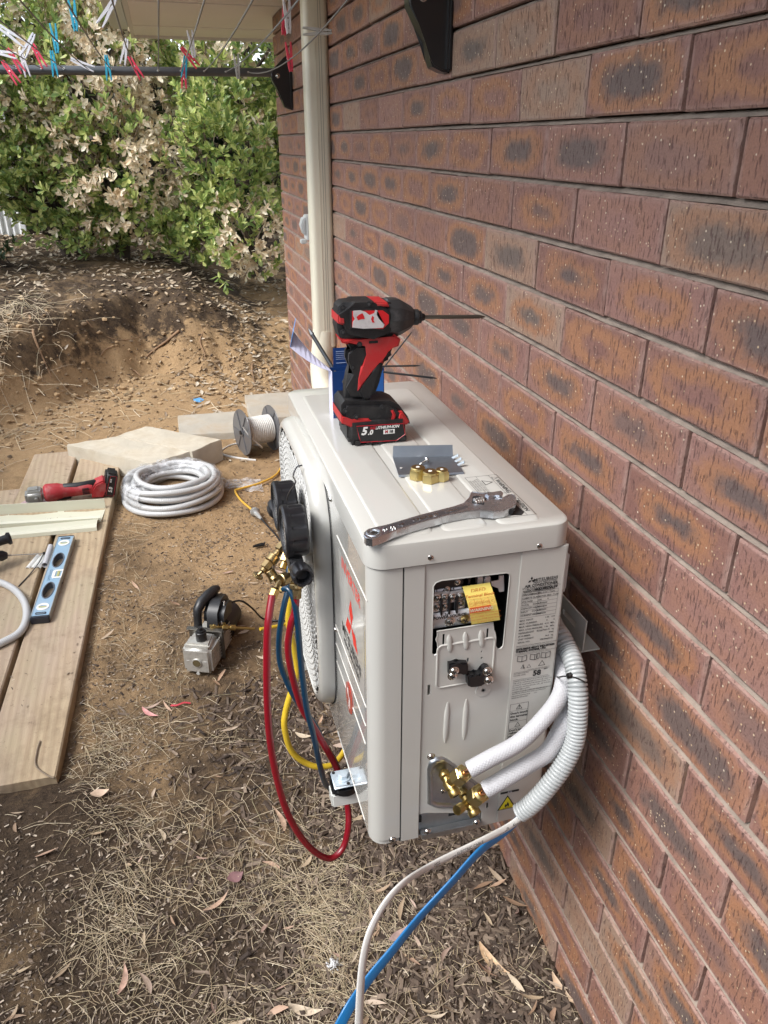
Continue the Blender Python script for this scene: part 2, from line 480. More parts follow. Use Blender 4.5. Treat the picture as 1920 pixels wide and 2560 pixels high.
BH, BL, Z0 = .0888, .24, 1.6658
mb = MB(); mb.uv = []
WY0, WY1, WT = -2.4, 3.742, 2.1
k = -5
while True:
    zb_, zt_ = Z0 - k * BH, Z0 - (k - 1) * BH      # bed line at bottom of course k
    if zt_ < -.12: break
    offy = .088 if k % 2 == 0 else .208
    y0 = offy + BL * math.floor((WY0 - offy) / BL)
    while y0 < WY1 - .002:
        rn = random.Random(k * 1000 + int(round(y0 * 1000)))
        a, b = y0 + .0034, min(y0 + BL - .0034, WY1); z0, z1 = zb_ + .0048, min(zt_ - .0044, WT)
        a = max(a, WY0)
        if b - a > .01 and z1 - z0 > .01:
            xf_ = rn.uniform(-.0012, .0012); c = .0028
            dz = rn.uniform(-.0012, .0012); z0 += dz; z1 = min(z1 + dz, WT)
            tl = [rn.uniform(-.001, .001) for _ in range(4)]
            P = [(.03, a, z0), (.03, b, z0), (.03, b, z1), (.03, a, z1),
                 (xf_ + c, a, z0), (xf_ + c, b, z0), (xf_ + c, b, z1), (xf_ + c, a, z1),
                 (xf_ + tl[0], a + c, z0 + c), (xf_ + tl[1], b - c, z0 + c), (xf_ + tl[2], b - c, z1 - c), (xf_ + tl[3], a + c, z1 - c)]
            F = [(8, 11, 10, 9), (4, 7, 11, 8), (5, 4, 8, 9), (6, 5, 9, 10), (7, 6, 10, 11), (0, 3, 7, 4), (1, 0, 4, 5), (2, 1, 5, 6), (3, 2, 6, 7)]
            o = len(mb.v); mb.add(P, F)
            fl = rn.random() < .5
            for f in F:
                for i in f:
                    uu = (P[i][1] - y0) / BL; vv = (P[i][2] - zb_) / BH
                    mb.uv.append(((1 - uu) if fl else uu, vv))
        y0 += BL
    k += 1
obj('wall', mb, bm_, house, smooth=None)
# mortar body behind the brick faces (raked 6 mm)
mb = MB()
nz, ny = 60, 150
mb.bx((.0220, WY0, -.15), (.22, WY1 - .004, WT))
for k in range(-5, 20):
    zz = Z0 - k * BH
    if not -.1 < zz < WT: continue
    nn_ = 240; o = len(mb.v); rr_ = random.Random(k)
    for i in range(nn_ + 1):
        y = WY0 + (WY1 - .004 - WY0) * i / nn_; j = .0012 * noise.noise(V((y * 14, k, 0))) + .0008 * noise.noise(V((y * 60, k, 4)))
        mb.v += [V((.0230, y, zz + .0062)), V((.0150 + j, y, zz + .0034 + j)), V((.0030 + j, y, zz - .0036 + j)), V((.0230, y, zz - .0060))]
    for i in range(nn_):
        for q in range(3): mb.f.append([o + 4 * i + q, o + 4 * (i + 1) + q, o + 4 * (i + 1) + q + 1, o + 4 * i + q + 1]); mb.m.append(0)
obj('mortar', mb, mortar, house, smooth=None)
soff = mat('eave_board', (.88, .86, .82), .7, var=(1.2, .05), bump=(40, .15))
white = mat('fascia_white', (.72, .70, .66), .5)
mb = MB()
EX, EY, EZ = -.69, 4.66, 2.1
mb.bx((EX + .02, -2.4, EZ), (.0, EY - .02, EZ + .012)); mb.bx((.0, WY1, EZ), (3, EY - .02, EZ + .012))
obj('eave_lining', mb, soff, house, smooth=None)
mb = MB()
for y_ in (-1.4, -.2, 1.0, 2.2, 3.4): mb.bx((EX + .02, y_ - .012, EZ - .004), (-.0, y_ + .012, EZ + .001))
mb.bx((EX + .02, 4.2, EZ - .004), (3, 4.225, EZ + .001))
objs('cover_strip', mb, soff, house, smooth=None)
mb = MB()
mb.bx((EX, -2.4, EZ - .015), (EX + .02, EY, EZ + .16)); mb.bx((EX + .02, EY - .02, EZ - .015), (3, EY, EZ + .16))
obj('fascia', mb, white, house, smooth=None)
mb = MB()
mb.bx((EX - .11, -2.4, EZ + .04), (EX - .002, EY + .11, EZ + .15), .012); mb.bx((EX, EY + .002, EZ + .04), (3, EY + .11, EZ + .15), .012)
obj('gutter', mb, mat('gutter_paint', (.62, .60, .54), .4), house)
mb = MB()
mb.add([(EX - .08, -2.4, EZ + .17), (EX - .08, EY + .08, EZ + .17), (3, EY + .08, EZ + .17), (3, -2.4, EZ + .17), (3, -2.4, EZ + 1.6), (3, 2.2, EZ + 1.6)],
       [(0, 1, 2, 3), (0, 4, 5, 1), (1, 5, 2), (0, 3, 4)])
obj('roof', mb, mat('roof_sheet', (.30, .30, .29), .5), house, smooth=None)
ivory = mat('ivory_plastic', (.66, .63, .51), .38, var=(3, .03))
mb = MB()
pr = rrect(.086, .082, .020, 5)
DY = 2.381
mb.prism([(x - .0425, y + DY) for x, y in pr], 2.095 - .80, Matrix.Translation((0, 0, .80)))
mb.bx((-.050, DY - .0425, .80), (-.048, DY - .0405, 2.09))
# lower bend of the duct
mb.tube(smooth_path([(-.043, DY, .86), (-.05, DY - .004, .80), (-.062, DY - .012, .72), (-.066, DY - .06, .64), (-.064, DY - .16, .61)], 6), [.046] * 24 + [.046], 16, flat=1.0)
dp = obj('pipe_duct', mb, ivory, house)
mb = MB()
for x_ in (-.0365, -.0285): mb.bx((x_, DY - .0418, .80), (x_ + .0016, DY - .0405, 2.09))
objs('duct_seam', mb, mat('seam_grey', (.28, .27, .22), .6), dp, smooth=None)

# ------------------------------------------------------------------ power point on the wall
p0 = V((-.03, 2.80, 1.215))
ob = thing('power_point', 'pale grey weatherproof power point half hidden behind the cream duct', 'power point', (0, 2.8, 1.2))
gp = mat('grey_plastic', (.55, .58, .58), .4)
mb = MB(); mb.bx((-.034, 2.76, 1.165), (0, 2.84, 1.265), .003); obj('box', mb, gp, ob)
mb = MB()
mb.prism([(-.034, 1.180), (-.046, 1.19), (-.056, 1.225), (-.046, 1.252), (-.034, 1.258)], .07, frame((0, 2.835, 0), (1, 0, 0), (0, 0, 1)), .005)
obj('cover', mb, mat('grey_plastic_pale', (.50, .53, .54), .3), ob)
mb = MB(); mb.bx((-.06, 2.765, 1.15), (-.035, 2.80, 1.168), .003); obj('latch', mb, gp, ob)

# ------------------------------------------------------------------ fence
fz = mat('fence_sheet', (.74, .75, .75), .45, dirt=(2, (.3, .27, .2), .4))
fn = thing('metal_fence', 'white corrugated metal fence beyond the bushes at far left', 'fence', (-3.2, 7.2, .6))
mb = MB(); pts = []
N = 260
for i in range(N):
    t = i / (N - 1); pts.append((-4.6 + 2.72 * t, 7.2 + .012 * math.sin(i * PI / 2.5)))
for i, (x_, y_) in enumerate(pts): mb.v += [V((x_, y_, .3)), V((x_, y_, 2.3))]
mb.f = [(2 * i, 2 * i + 2, 2 * i + 3, 2 * i + 1) for i in range(N - 1)]; mb.m = [0] * (N - 1)
obj('sheet', mb, fz, fn, smooth=80)
mb = MB(); mb.bx((-4.63, 7.17, 2.28), (-1.85, 7.23, 2.34)); mb.bx((-1.88, 7.175, .1), (-1.84, 7.225, 2.28)); mb.bx((-4.64, 7.175, .1), (-4.6, 7.225, 2.28))
obj('frame', mb, fz, fn, smooth=None)
# unseen fence added left of and behind the camera to shade the lower wall
sf = thing('shade_fence', 'unseen dark green corrugated fence added to shade the lower wall and unit', 'fence', (-2.9, 0, 0))
mb = MB(); path_ = [(-2.9, 3.3 - .02 * i) for i in range(320)] + [(-2.9 + .02 * i, -3.1) for i in range(170)]
for i, (x_, y_) in enumerate(path_):
    w_ = .012 * math.sin(i * .9); q_ = (x_ + w_, y_) if i < 320 else (x_, y_ + w_); mb.v += [V((q_[0], q_[1], -.1)), V((q_[0], q_[1], 1.85))]
mb.f = [(2 * i, 2 * i + 2, 2 * i + 3, 2 * i + 1) for i in range(len(path_) - 1)]; mb.m = [0] * len(mb.f)
obj('sheet', mb, mat('fence_green', (.055, .075, .060), .5), sf, smooth=80)
mb = MB(); mb.tube([(-2.9, 3.3, 1.86), (-2.9, -3.1, 1.86), (.48, -3.1, 1.86)], .03, 4); obj('capping', mb, mat('fence_green'), sf, smooth=None)
# back boundary fence behind the bushes
fb = thing('timber_fence', 'weathered timber boundary fence behind the bushes', 'fence', (-.5, 9.3, .6))
mb = MB()
for i in range(60):
    x_ = -4.5 + i * .125; mb.bx((x_, 9.3, .5), (x_ + .112, 9.318, 2.35 + random.uniform(-.02, .02)))
objs('paling', mb, mat('old_timber', (.16, .13, .10), .9, var=(5, .3)), fb, smooth=None)
mb = MB(); mb.bx((-4.5, 9.32, .9), (3, 9.36, .97)); mb.bx((-4.5, 9.32, 1.9), (3, 9.36, 1.97)); obj('rail', mb, mat('old_timber'), fb, smooth=None)
# ================================================================== BUSHES
def islmat(name, cols, rough=.5, trans=0., bumpy=False):
    m = bpy.data.materials.new(name); m.use_nodes = True
    global n_, l_
    n_, l_ = m.node_tree.nodes, m.node_tree.links
    b = n_['Principled BSDF']; b.inputs['Roughness'].default_value = rough; b.inputs['Specular IOR Level'].default_value = .4
    g_ = nd('ShaderNodeNewGeometry'); cr = nd('ShaderNodeValToRGB')
    e = cr.color_ramp.elements
    while len(e) < len(cols): e.new(.5)
    for i, c in enumerate(cols): e[i].position = i / (len(cols) - 1); e[i].color = (*c, 1)
    l_.new(g_.outputs['Random Per Island'], cr.inputs[0]); l_.new(cr.outputs[0], b.inputs['Base Color'])
    if trans:
        t = nd('ShaderNodeBsdfTranslucent'); l_.new(cr.outputs[0], t.inputs[0]); mx = nd('ShaderNodeMixShader'); mx.inputs[0].default_value = trans
        l_.new(b.outputs[0], mx.inputs[1]); l_.new(t.outputs[0], mx.inputs[2]); l_.new(mx.outputs[0], n_['Material Output'].inputs[0])
    return m
LG = islmat('green_leaf', [(.13, .21, .07), (.24, .34, .10), (.42, .50, .15), (.64, .66, .26), (.19, .28, .10)], .30, .40)
LD = islmat('dead_leaf', [(.76, .68, .50), (.82, .75, .60), (.64, .50, .33), (.78, .69, .53), (.50, .35, .20)], .6, .2)
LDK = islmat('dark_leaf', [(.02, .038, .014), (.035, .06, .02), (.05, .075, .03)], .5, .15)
BARK = mat('bark', (.065, .048, .036), .9, bump=(60, .8, 5), var=(12, .35))
TWIG = mat('twig', (.22, .17, .12), .9)
rl = random.Random(11)
def leaf(mb, p, d, nrm, L, W, curl=.15):
    s_ = d.cross(nrm)
    if s_.length < 1e-4: return
    s_.normalize(); nn = s_.cross(d).normalized()
    def q(t, w, h): return p + d * (L * t) + s_ * (W * w) + nn * (L * h)
    c = curl
    mb.add([q(0, 0, 0), q(.38, -.36, .03 - c * .2), q(.38, .36, .03 - c * .2), q(.75, -.5, -c * .5), q(.75, .5, -c * .5), q(1, 0, -c), q(.4, 0, -.03 - c * .25), q(.78, 0, -.04 - c * .6)],
           [(0, 6, 1), (0, 2, 6), (1, 6, 7, 3), (6, 2, 4, 7), (3, 7, 5), (7, 4, 5)])
def rosette(mb, p, ax, n, L):
    ax = ax.normalized(); a = ax.orthogonal().normalized(); b = ax.cross(a)
    ph = rl.uniform(0, 6.28)
    for i in range(n):
        t = ph + i * 2.4; el = R(rl.uniform(15, 75)) * (.5 + .5 * (n - i) / n)
        d = (a * math.cos(t) + b * math.sin(t)) * math.sin(el) + ax * math.cos(el)
        d = (d + V((0, 0, rl.uniform(-.1, .25)))).normalized()
        l = L * rl.uniform(.7, 1.15)
        leaf(mb, p + ax * rl.uniform(-.5, .4) * L, d, ax, l, l * rl.uniform(.32, .46), rl.uniform(-.05, .25))
def blob_points(blobs, n):
    out = []; tot = sum(b[1][0] * b[1][1] + b[1][1] * b[1][2] + b[1][0] * b[1][2] for b in blobs)
    for c, r in blobs:
        k = int(n * (r[0] * r[1] + r[1] * r[2] + r[0] * r[2]) / tot)
        for _ in range(k):
            while True:
                d = V((rl.gauss(0, 1), rl.gauss(0, 1), rl.gauss(0, 1))).normalized()
                if d.y < .45: break
            s_ = rl.uniform(.60, 1.06); q = 1 + .42 * noise.noise(V((d.x * 3 + c[0], d.y * 3, d.z * 3)))
            out.append((V((c[0] + d.x * r[0] * s_ * q, c[1] + d.y * r[1] * s_ * q, c[2] + d.z * r[2] * s_ * q)), d))
    return out
def shrub(name, label, blobs, n, deadf, L, base, trunk_r, group='bushes beyond the bank', leaves=8, dark=False):
    t = thing(name, label, 'shrub', base, group)
    lg, ld, tw = MB(), MB(), MB()
    pts = blob_points(blobs, n)
    for p, d in pts:
        if p.z < height(p.x, p.y, False) + .1: continue
        ax = (d * .8 + V((0, -.35, .65)) + V((rl.gauss(0, .3), rl.gauss(0, .3), rl.gauss(0, .3)))).normalized()
        dead = rl.random() < deadf(p)
        for _ in range(2):
            o = V((rl.gauss(0, .045), rl.gauss(0, .045), rl.gauss(0, .045)))
            if dead: rosette(ld, p + o, (ax + V((0, 0, -.9))).normalized() if rl.random() < .6 else ax, leaves, L * .88)
            else: rosette(lg, p + o, ax, leaves, L)
        if rl.random() < .16:
            c = min(blobs, key=lambda b: (V(b[0]) - p).length)[0]; c = V(c) + V((0, 0, -.2))
            q = p.lerp(c, rl.uniform(.2, .5)); m_ = p.lerp(q, .5) + V((rl.gauss(0, .04), rl.gauss(0, .04), rl.gauss(0, .04)))
            tw.tube([p, m_, q], [.002, .003, .006], 4, caps=False)
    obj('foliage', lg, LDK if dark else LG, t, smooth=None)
    if ld.v: obj('dead_foliage', ld, LD, t, smooth=None)
    if tw.v: obj('twigs', tw, TWIG, t, smooth=None)['kind'] = 'stuff'
    b = V(base); tr = MB()
    for c, r in blobs:
        c = V(c); m1 = b.lerp(c, .45) + V((rl.gauss(0, .1), rl.gauss(0, .1), -.05))
        path = smooth_path([b - V((0, 0, .08)), b + (m1 - b) * .3 + V((0, 0, .12)), m1, c], 5)
        tr.tube(path, [trunk_r * (1 - .85 * i / (len(path) - 1)) for i in range(len(path))], 8)
        for _ in range(7):
            s0 = path[rl.randint(5, len(path) - 1)]; e = c + V((rl.uniform(-1, 1) * r[0], rl.uniform(-1, .6) * r[1], rl.uniform(-.9, .9) * r[2])) * .85
            tr.tube(smooth_path([s0, s0.lerp(e, .5) + V((rl.gauss(0, .07), rl.gauss(0, .07), rl.gauss(0, .07))), e], 4), [.014, .013, .012, .011, .009, .007, .006, .005, .004], 5, caps=False)
    obj('trunk', tr, BARK, t, smooth=60)
    return t
def dead_mid(p):
    q = onscreen(p); x_, y_ = q
    d = math.hypot((x_ - 455) / 190, (y_ - 330) / 260)
    base_ = .75 if d < .75 else (.45 if d < 1.05 else .12)
    return max(0, min(1, base_ + .9 * noise.noise(p * 2.3)))
def onscreen(p):
    d = p - CAM; z = d.dot(_f); return 960 + FPX * d.dot(_r) / z, 1280 - FPX * d.dot(_u) / z
shrub('shrub', 'large bush with cream dead leaves hanging among green ones', [((-1.05, 5.9, 1.95), (.62, .65, .62)), ((-.85, 5.6, 1.40), (.52, .45, .48)), ((-.75, 5.9, 1.0), (.40, .35, .25)), ((-.45, 6.1, 2.45), (.75, .6, .5)), ((-1.45, 6.2, 2.5), (.6, .6, .5))], 1500, lambda p: max(0, min(1, .66 + 1.3 * noise.noise(p * 2.1))), .066, (-.98, 5.9, .76), .055)
shrub('shrub', 'green leafy bush left of the dead patch', [((-1.9, 5.6, 1.62), (.55, .5, .50)), ((-1.45, 5.9, 1.22), (.38, .4, .36)), ((-1.15, 5.85, .98), (.30, .28, .22)), ((-2.3, 5.9, 2.2), (.65, .6, .65)), ((-1.6, 5.9, 1.9), (.45, .5, .5)), ((-2.75, 5.5, 1.85), (.5, .5, .5))], 1350, lambda p: max(0, min(1, -.05 + 1.1 * noise.noise(p * 2.6))), .060, (-1.38, 6.2, .75), .05)
shrub('shrub', 'bright green bush growing against the far corner of the house', [((-.18, 5.25, 1.45), (.36, .4, .42)), ((.05, 5.6, 2.1), (.55, .5, .55)), ((-.05, 5.0, .95), (.30, .28, .26)), ((.5, 5.8, 1.5), (.5, .5, .7)), ((-.38, 5.45, 1.0), (.26, .26, .26))], 1050, lambda p: .8 if p.z < 1.0 and p.x > -.2 else max(0, min(1, .1 + 1.1 * noise.noise(p * 2.4))), .062, (.0, 5.5, .70), .045)
shrub('shrub', 'tall sunlit bush rising at the back above the others', [((-2.2, 7.4, 2.7), (1.2, .7, .9)), ((-.4, 7.5, 2.8), (1.2, .7, .9)), ((1.2, 7.4, 2.3), (.9, .7, 1.1))], 1900, lambda p: max(0, min(1, .35 + 1.2 * noise.noise(p * 1.6))), .062, (-1.1, 7.6, .9), .08, leaves=9)
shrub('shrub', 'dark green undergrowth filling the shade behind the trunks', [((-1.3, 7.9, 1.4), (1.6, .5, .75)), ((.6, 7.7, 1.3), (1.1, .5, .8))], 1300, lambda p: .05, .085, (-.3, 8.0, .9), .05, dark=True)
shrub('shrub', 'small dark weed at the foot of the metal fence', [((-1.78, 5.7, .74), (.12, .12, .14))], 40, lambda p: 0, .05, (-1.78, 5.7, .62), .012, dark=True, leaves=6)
# hanging branch with leaves in front of the trunk
# ================================================================== GROUND LITTER (uncountable)
rg = random.Random(23)
STRAW = islmat('dry_straw', [(.60, .49, .32), (.42, .32, .19), (.70, .60, .43), (.22, .155, .10), (.52, .42, .29), (.34, .30, .18), (.30, .21, .14)], .7)
CHIP = islmat('wood_chip', [(.035, .024, .018), (.075, .052, .038), (.12, .086, .063), (.055, .038, .028), (.25, .19, .14), (.03, .021, .016)], .85)
DRYLEAF = islmat('fallen_leaf', [(.46, .36, .24), (.30, .19, .12), (.56, .47, .34), (.36, .24, .20), (.50, .33, .22)], .6, .1)
PALE = islmat('pale_leaf', [(.48, .40, .29), (.34, .25, .16), (.60, .53, .42), (.22, .155, .10), (.42, .34, .24)], .6, .1)
def ptop0(y): return zslope(y) + .05
def rand_on(xr, yr): return rg.uniform(*xr), rg.uniform(*yr)
PLK = []   # planks footprint, filled below
def on_plank(x, y): return (-1.43 < x < -.930 - .057 * (2.90 - y)) and .88 < y < 2.97
def straw(mb, x, y, L, w, lift=.01, th=None):
    th = rg.uniform(0, 2 * PI) if th is None else th; n = 4; k = rg.uniform(-.45, .45); p = []
    z0 = height(x, y) + .002; top = rg.uniform(.3, 1) * lift
    cx, cy = x, y
    for i in range(n + 1):
        t = i / n; p.append(V((cx, cy, max(height(cx, cy), z0 - .01) + .0015 + top * math.sin(PI * t) + rg.uniform(0, .002)))); cx += math.cos(th) * L / n; cy += math.sin(th) * L / n; th += k * .35 + (rg.uniform(-.5, .5) if rg.random() < .2 else 0)
    vs = []
    for i in range(n + 1):
        d = p[min(i + 1, n)] - p[max(i - 1, 0)]; s_ = d.cross(V((0, 0, 1)));
        s_ = s_.normalized() * w * .5 if s_.length > 1e-6 else V((w / 2, 0, 0))
        vs += [p[i] - s_, p[i] + V((0, 0, w * .5)), p[i] + s_]
    fs = []
    for i in range(n):
        a = 3 * i; fs += [(a, a + 3, a + 4, a + 1), (a + 1, a + 4, a + 5, a + 2)]
    mb.add(vs, fs)
def chip(mb, x, y, L, w, h):
    th = rg.uniform(0, PI); M = Euler((rg.gauss(0, .28), rg.gauss(0, .22), th)).to_matrix(); z = height(x, y) + h * .35
    c = V((x, y, z))
    vs = [(-.5, -.5, -.5), (.5, -.35, -.5), (.45, .5, -.5), (-.5, .3, -.5), (-.42, -.4, .5), (.36, -.3, .35), (.5, .4, .5), (-.3, .42, .4)]
    vs = [c + M @ V((a * L * rg.uniform(.8, 1.1), b * w, e * h)) for a, b, e in vs]
    mb.add(vs, [(4, 5, 6, 7), (0, 1, 5, 4), (1, 2, 6, 5), (2, 3, 7, 6), (3, 0, 4, 7)])
def litleaf(mb, x, y, L, w, curl=.3, lift=.006):
    th = rg.uniform(0, 2 * PI); M = Euler((rg.gauss(0, .35), rg.gauss(0, .3), th)).to_matrix(); c = V((x, y, height(x, y) + lift)); k = rg.uniform(-.25, .25); n = 6; vs = []
    for i in range(n + 1):
        t = i / n; ww = w * math.sin(PI * min(.97, max(.03, t)) ** .85) ; s_ = t - .5
        cy = k * (s_ * s_ * 4) * L * .5; cz = curl * L * (s_ * s_) * rg.uniform(.85, 1.1)
        vs += [c + M @ V((s_ * L, cy - ww / 2, cz + ww * .18)), c + M @ V((s_ * L, cy, cz)), c + M @ V((s_ * L, cy + ww / 2, cz + ww * .18))]
    fs = []
    for i in range(n): a = 3 * i; fs += [(a, a + 3, a + 4, a + 1), (a + 1, a + 4, a + 5, a + 2)]
    mb.add(vs, fs)
def stuff(name, mb, m, sm=None):
    o = obj(name, mb, m, smooth=sm); o['kind'] = 'stuff'; return o
# fine chips and bark crumbs everywhere, dense near the wall foot
mb = MB()
for _ in range(24000):
    y = -.45 + 2.6 * rg.random() ** 1.5; x = rg.uniform(-1.5, -.005)
    if on_plank(x, y): continue
    dens = .35 + .65 * max(0, 1 - y / 1.3) if x < -.4 else .95
    dens *= .5 + 1.3 * max(-.3, noise.noise(V((x * 3, y * 3, 5))))
    if rg.random() > dens: continue
    L = rg.uniform(.004, .016); chip(mb, x, y, L, L * rg.uniform(.2, .6), L * rg.uniform(.1, .25))
for _ in range(9000):      # coarse mulch by the wall
    x = -.005 - abs(rg.gauss(0, .30)); y = -.45 + 1.7 * rg.random()
    if x < -.9: continue
    L = rg.uniform(.010, .048); chip(mb, x, y, L, L * rg.uniform(.10, .28), L * rg.uniform(.06, .14))
for _ in range(3600):      # crumbs in the far sand and the bank
    x, y = rand_on((-2.3, 0), (1.6, 5.2))
    if on_plank(x, y): continue
    L = rg.uniform(.004, .018) * (1.8 if y > 4 else 1); chip(mb, x, y, L, L * rg.uniform(.15, .4), L * rg.uniform(.1, .2))
stuff('wood_mulch', mb, CHIP)
BITS = islmat('litter_crumbs', [(.05, .034, .025), (.11, .078, .054), (.30, .23, .165), (.07, .048, .034), (.58, .49, .38), (.15, .105, .072), (.035, .025, .019), (.09, .062, .043)], .85)
mb = MB()
for _ in range(62000):
    y = -.5 + 3.1 * rg.random() ** 1.3; x = rg.uniform(-1.6, -.004)
    if on_plank(x, y) and rg.random() < (.97 if y > .98 else .5): continue
    if rg.random() > .45 + .9 * noise.noise(V((x * 4, y * 4, 8))) + .5 * max(0, 1 - y): continue
    L = rg.uniform(.003, .011); w = L * rg.uniform(.12, .45); th = rg.uniform(0, PI); zz = (ptop0(y) if on_plank(x, y) else height(x, y)) + rg.uniform(.0008, .005)
    c_, s_ = math.cos(th), math.sin(th); t1 = rg.uniform(-.35, .35) * L; t2 = rg.uniform(-.3, .3) * w
    mb.add([(x - c_ * L / 2 - s_ * w / 2, y - s_ * L / 2 + c_ * w / 2, zz - t1 / 2 + t2), (x - c_ * L / 2 + s_ * w / 2, y - s_ * L / 2 - c_ * w / 2, zz - t1 / 2 - t2), (x + c_ * L / 2 + s_ * w / 2, y + s_ * L / 2 - c_ * w / 2, zz + t1 / 2 - t2), (x + c_ * L / 2 - s_ * w / 2, y + s_ * L / 2 + c_ * w / 2, zz + t1 / 2 + t2)], [(0, 1, 2, 3)])
stuff('litter_crumbs', mb, BITS)
mb = MB()
def straw_patch(n, cx, cy, sx, sy, L=(.02, .12), w=(.0006, .0014), lift=.012):
    k = 0
    while k < n:
        x, y = rg.gauss(cx, sx), rg.gauss(cy, sy); k += 1
        if x > -.01 or on_plank(x, y) or y < -.5 or noise.noise(V((x * 6, y * 6, 2))) < rg.uniform(-.35, .15): continue
        straw(mb, x, y, rg.uniform(*L), rg.uniform(*w), rg.uniform(.2, 1) * lift)
straw_patch(1000, -1.02, -.08, .16, .16)
straw_patch(900, -.48, .32, .22, .17)
straw_patch(620, -.62, .62, .22, .18)
straw_patch(420, -.80, .95, .13, .30)
straw_patch(350, -.85, 1.9, .12, .5)
straw_patch(700, -.65, .1, .35, .35, (.015, .06))
straw_patch(700, -1.62, 3.75, .22, .45, (.06, .26), (.0014, .003), .05)
straw_patch(1100, -1.12, -.05, .10, .12, (.02, .10))
straw_patch(900, -.42, .42, .09, .10, (.02, .09))
straw_patch(500, -.86, .55, .07, .12, (.015, .08))
straw_patch(500, -.55, .12, .08, .08, (.015, .08))
straw_patch(500, -.93, 1.15, .05, .22, (.015, .09))
straw_patch(120, -1.0, 3.5, .3, .3, (.05, .2), (.002, .004), .03)
straw_patch(110, -.2, .1, .2, .3, (.03, .1))
for _ in range(2000):
    x, y = rg.uniform(-1.5, -.005), -.45 + 2.4 * rg.random() ** 1.4
    if on_plank(x, y): continue
    straw(mb, x, y, rg.uniform(.008, .035), rg.uniform(.0007, .0016), .006)
stuff('dry_grass', mb, STRAW, 60)
mb = MB()
for _ in range(230):
    x, y = rg.uniform(-1.4, -.01), -.45 + 2.3 * rg.random() ** 1.3
    if on_plank(x, y): continue
    L = rg.uniform(.022, .06); litleaf(mb, x, y, L, L * rg.uniform(.14, .26))
for _ in range(60):
    x = -.01 - abs(rg.gauss(0, .16)); y = rg.uniform(-.45, 1.2); L = rg.uniform(.025, .06); litleaf(mb, x, y, L, L * rg.uniform(.16, .28), .5, .012)
stuff('leaf_litter', mb, DRYLEAF, 60)
mb = MB()
for _ in range(4000):
    x, y = rand_on((-2.4, .3), (4.0, 8.0))
    if x > -.0 and y < 3.8: continue
    if noise.noise(V((x * 2, y * 2, 9))) < -.25 + .3 * (y < 4.8): continue
    L = rg.uniform(.03, .06); litleaf(mb, x, y, L, L * rg.uniform(.3, .45), .25, .008)
for _ in range(700):      # litter slope beside the house corner
    x, y = rg.gauss(-.18, .2), rg.uniform(3.4, 5.0)
    if x > -.01 and y < 3.76: continue
    L = rg.uniform(.025, .055); litleaf(mb, x, y, L, L * rg.uniform(.3, .45), .25, .008)
for _ in range(200):
    x, y = rand_on((-2.2, -.05), (2.6, 4.1))
    if on_plank(x, y): continue
    L = rg.uniform(.02, .05); litleaf(mb, x, y, L, L * rg.uniform(.28, .45), .25, .006)
stuff('fallen_leaves', mb, PALE, 60)
# clods of sandy soil on and below the dug face
mb = MB()
for _ in range(1500):
    x = rg.uniform(-2.3, -.05); yb = 4.05 + .9 * min(0, x + .85) + .25 * max(0, x + .35); y = yb + rg.gauss(.05, .28); s_ = rg.uniform(.004, .020) * (1 if rg.random() < .15 else .6)
    if y > 5 or on_plank(x, y): continue
    b = bmesh.new(); bmesh.ops.create_icosphere(b, subdivisions=1, radius=s_)
    sd_ = rg.uniform(0, 99)
    for v in b.verts: v.co *= 1 + .55 * noise.noise(v.co * (1.2 / s_) + V((sd_, 0, 0)))
    mb.bm(b, Matrix.Translation((x, y, height(x, y) + s_ * .25)) @ Matrix.Diagonal((1.2, 1, .75, 1)))
stuff('soil_clods', mb, islmat('clod', [(.42, .29, .16), (.34, .23, .125), (.20, .14, .085), (.46, .33, .19), (.10, .07, .045)], .95))
# a few roots sticking out of the bank
def root(pts, r, label):
    mb = MB(); pp = [onsurf(*p) for p in pts]; path = smooth_path(pp, 6); mb.tube(path, [r * (1 - .6 * i / len(path)) for i in range(len(path))], 6)
    tag(obj('tree_root', mb, mat('root', (.26, .16, .09), .85, var=(20, .3)), smooth=60), label, 'root', 'roots in the dug bank')
def onsurf(px, py, lift=.012):
    d = ray(px, py); a = .5
    while a < 12:
        p = CAM + d * a
        if p.z < height(p.x, p.y, False) + lift: return p
        a += .01
    return p
root([(448, 826), (420, 850), (385, 875), (352, 905)], .009, 'thick pale root slanting across the dug hollow in the bank')
root([(285, 865), (262, 875), (250, 892)], .005, 'short thin root at the left of the hollow')
root([(352, 940), (330, 925), (300, 945), (285, 975)], .005, 'thin dark root curling below the hollow')
root([(75, 790), (85, 840), (105, 890), (130, 945)], .009, 'long dry stem lying down the left end of the bank')
root([(215, 800), (245, 830), (300, 850), (365, 838)], .004, 'thin root running across the top of the hollow')
root([(520, 812), (500, 850), (512, 890), (498, 930)], .0045, 'wavy thin root hanging right of the hollow')
root([(560, 845), (590, 880), (575, 925)], .004, 'short brown root near the right end of the bank')
root([(640, 880), (630, 915), (636, 960)], .007, 'reddish root hanging down the right end of the bank')
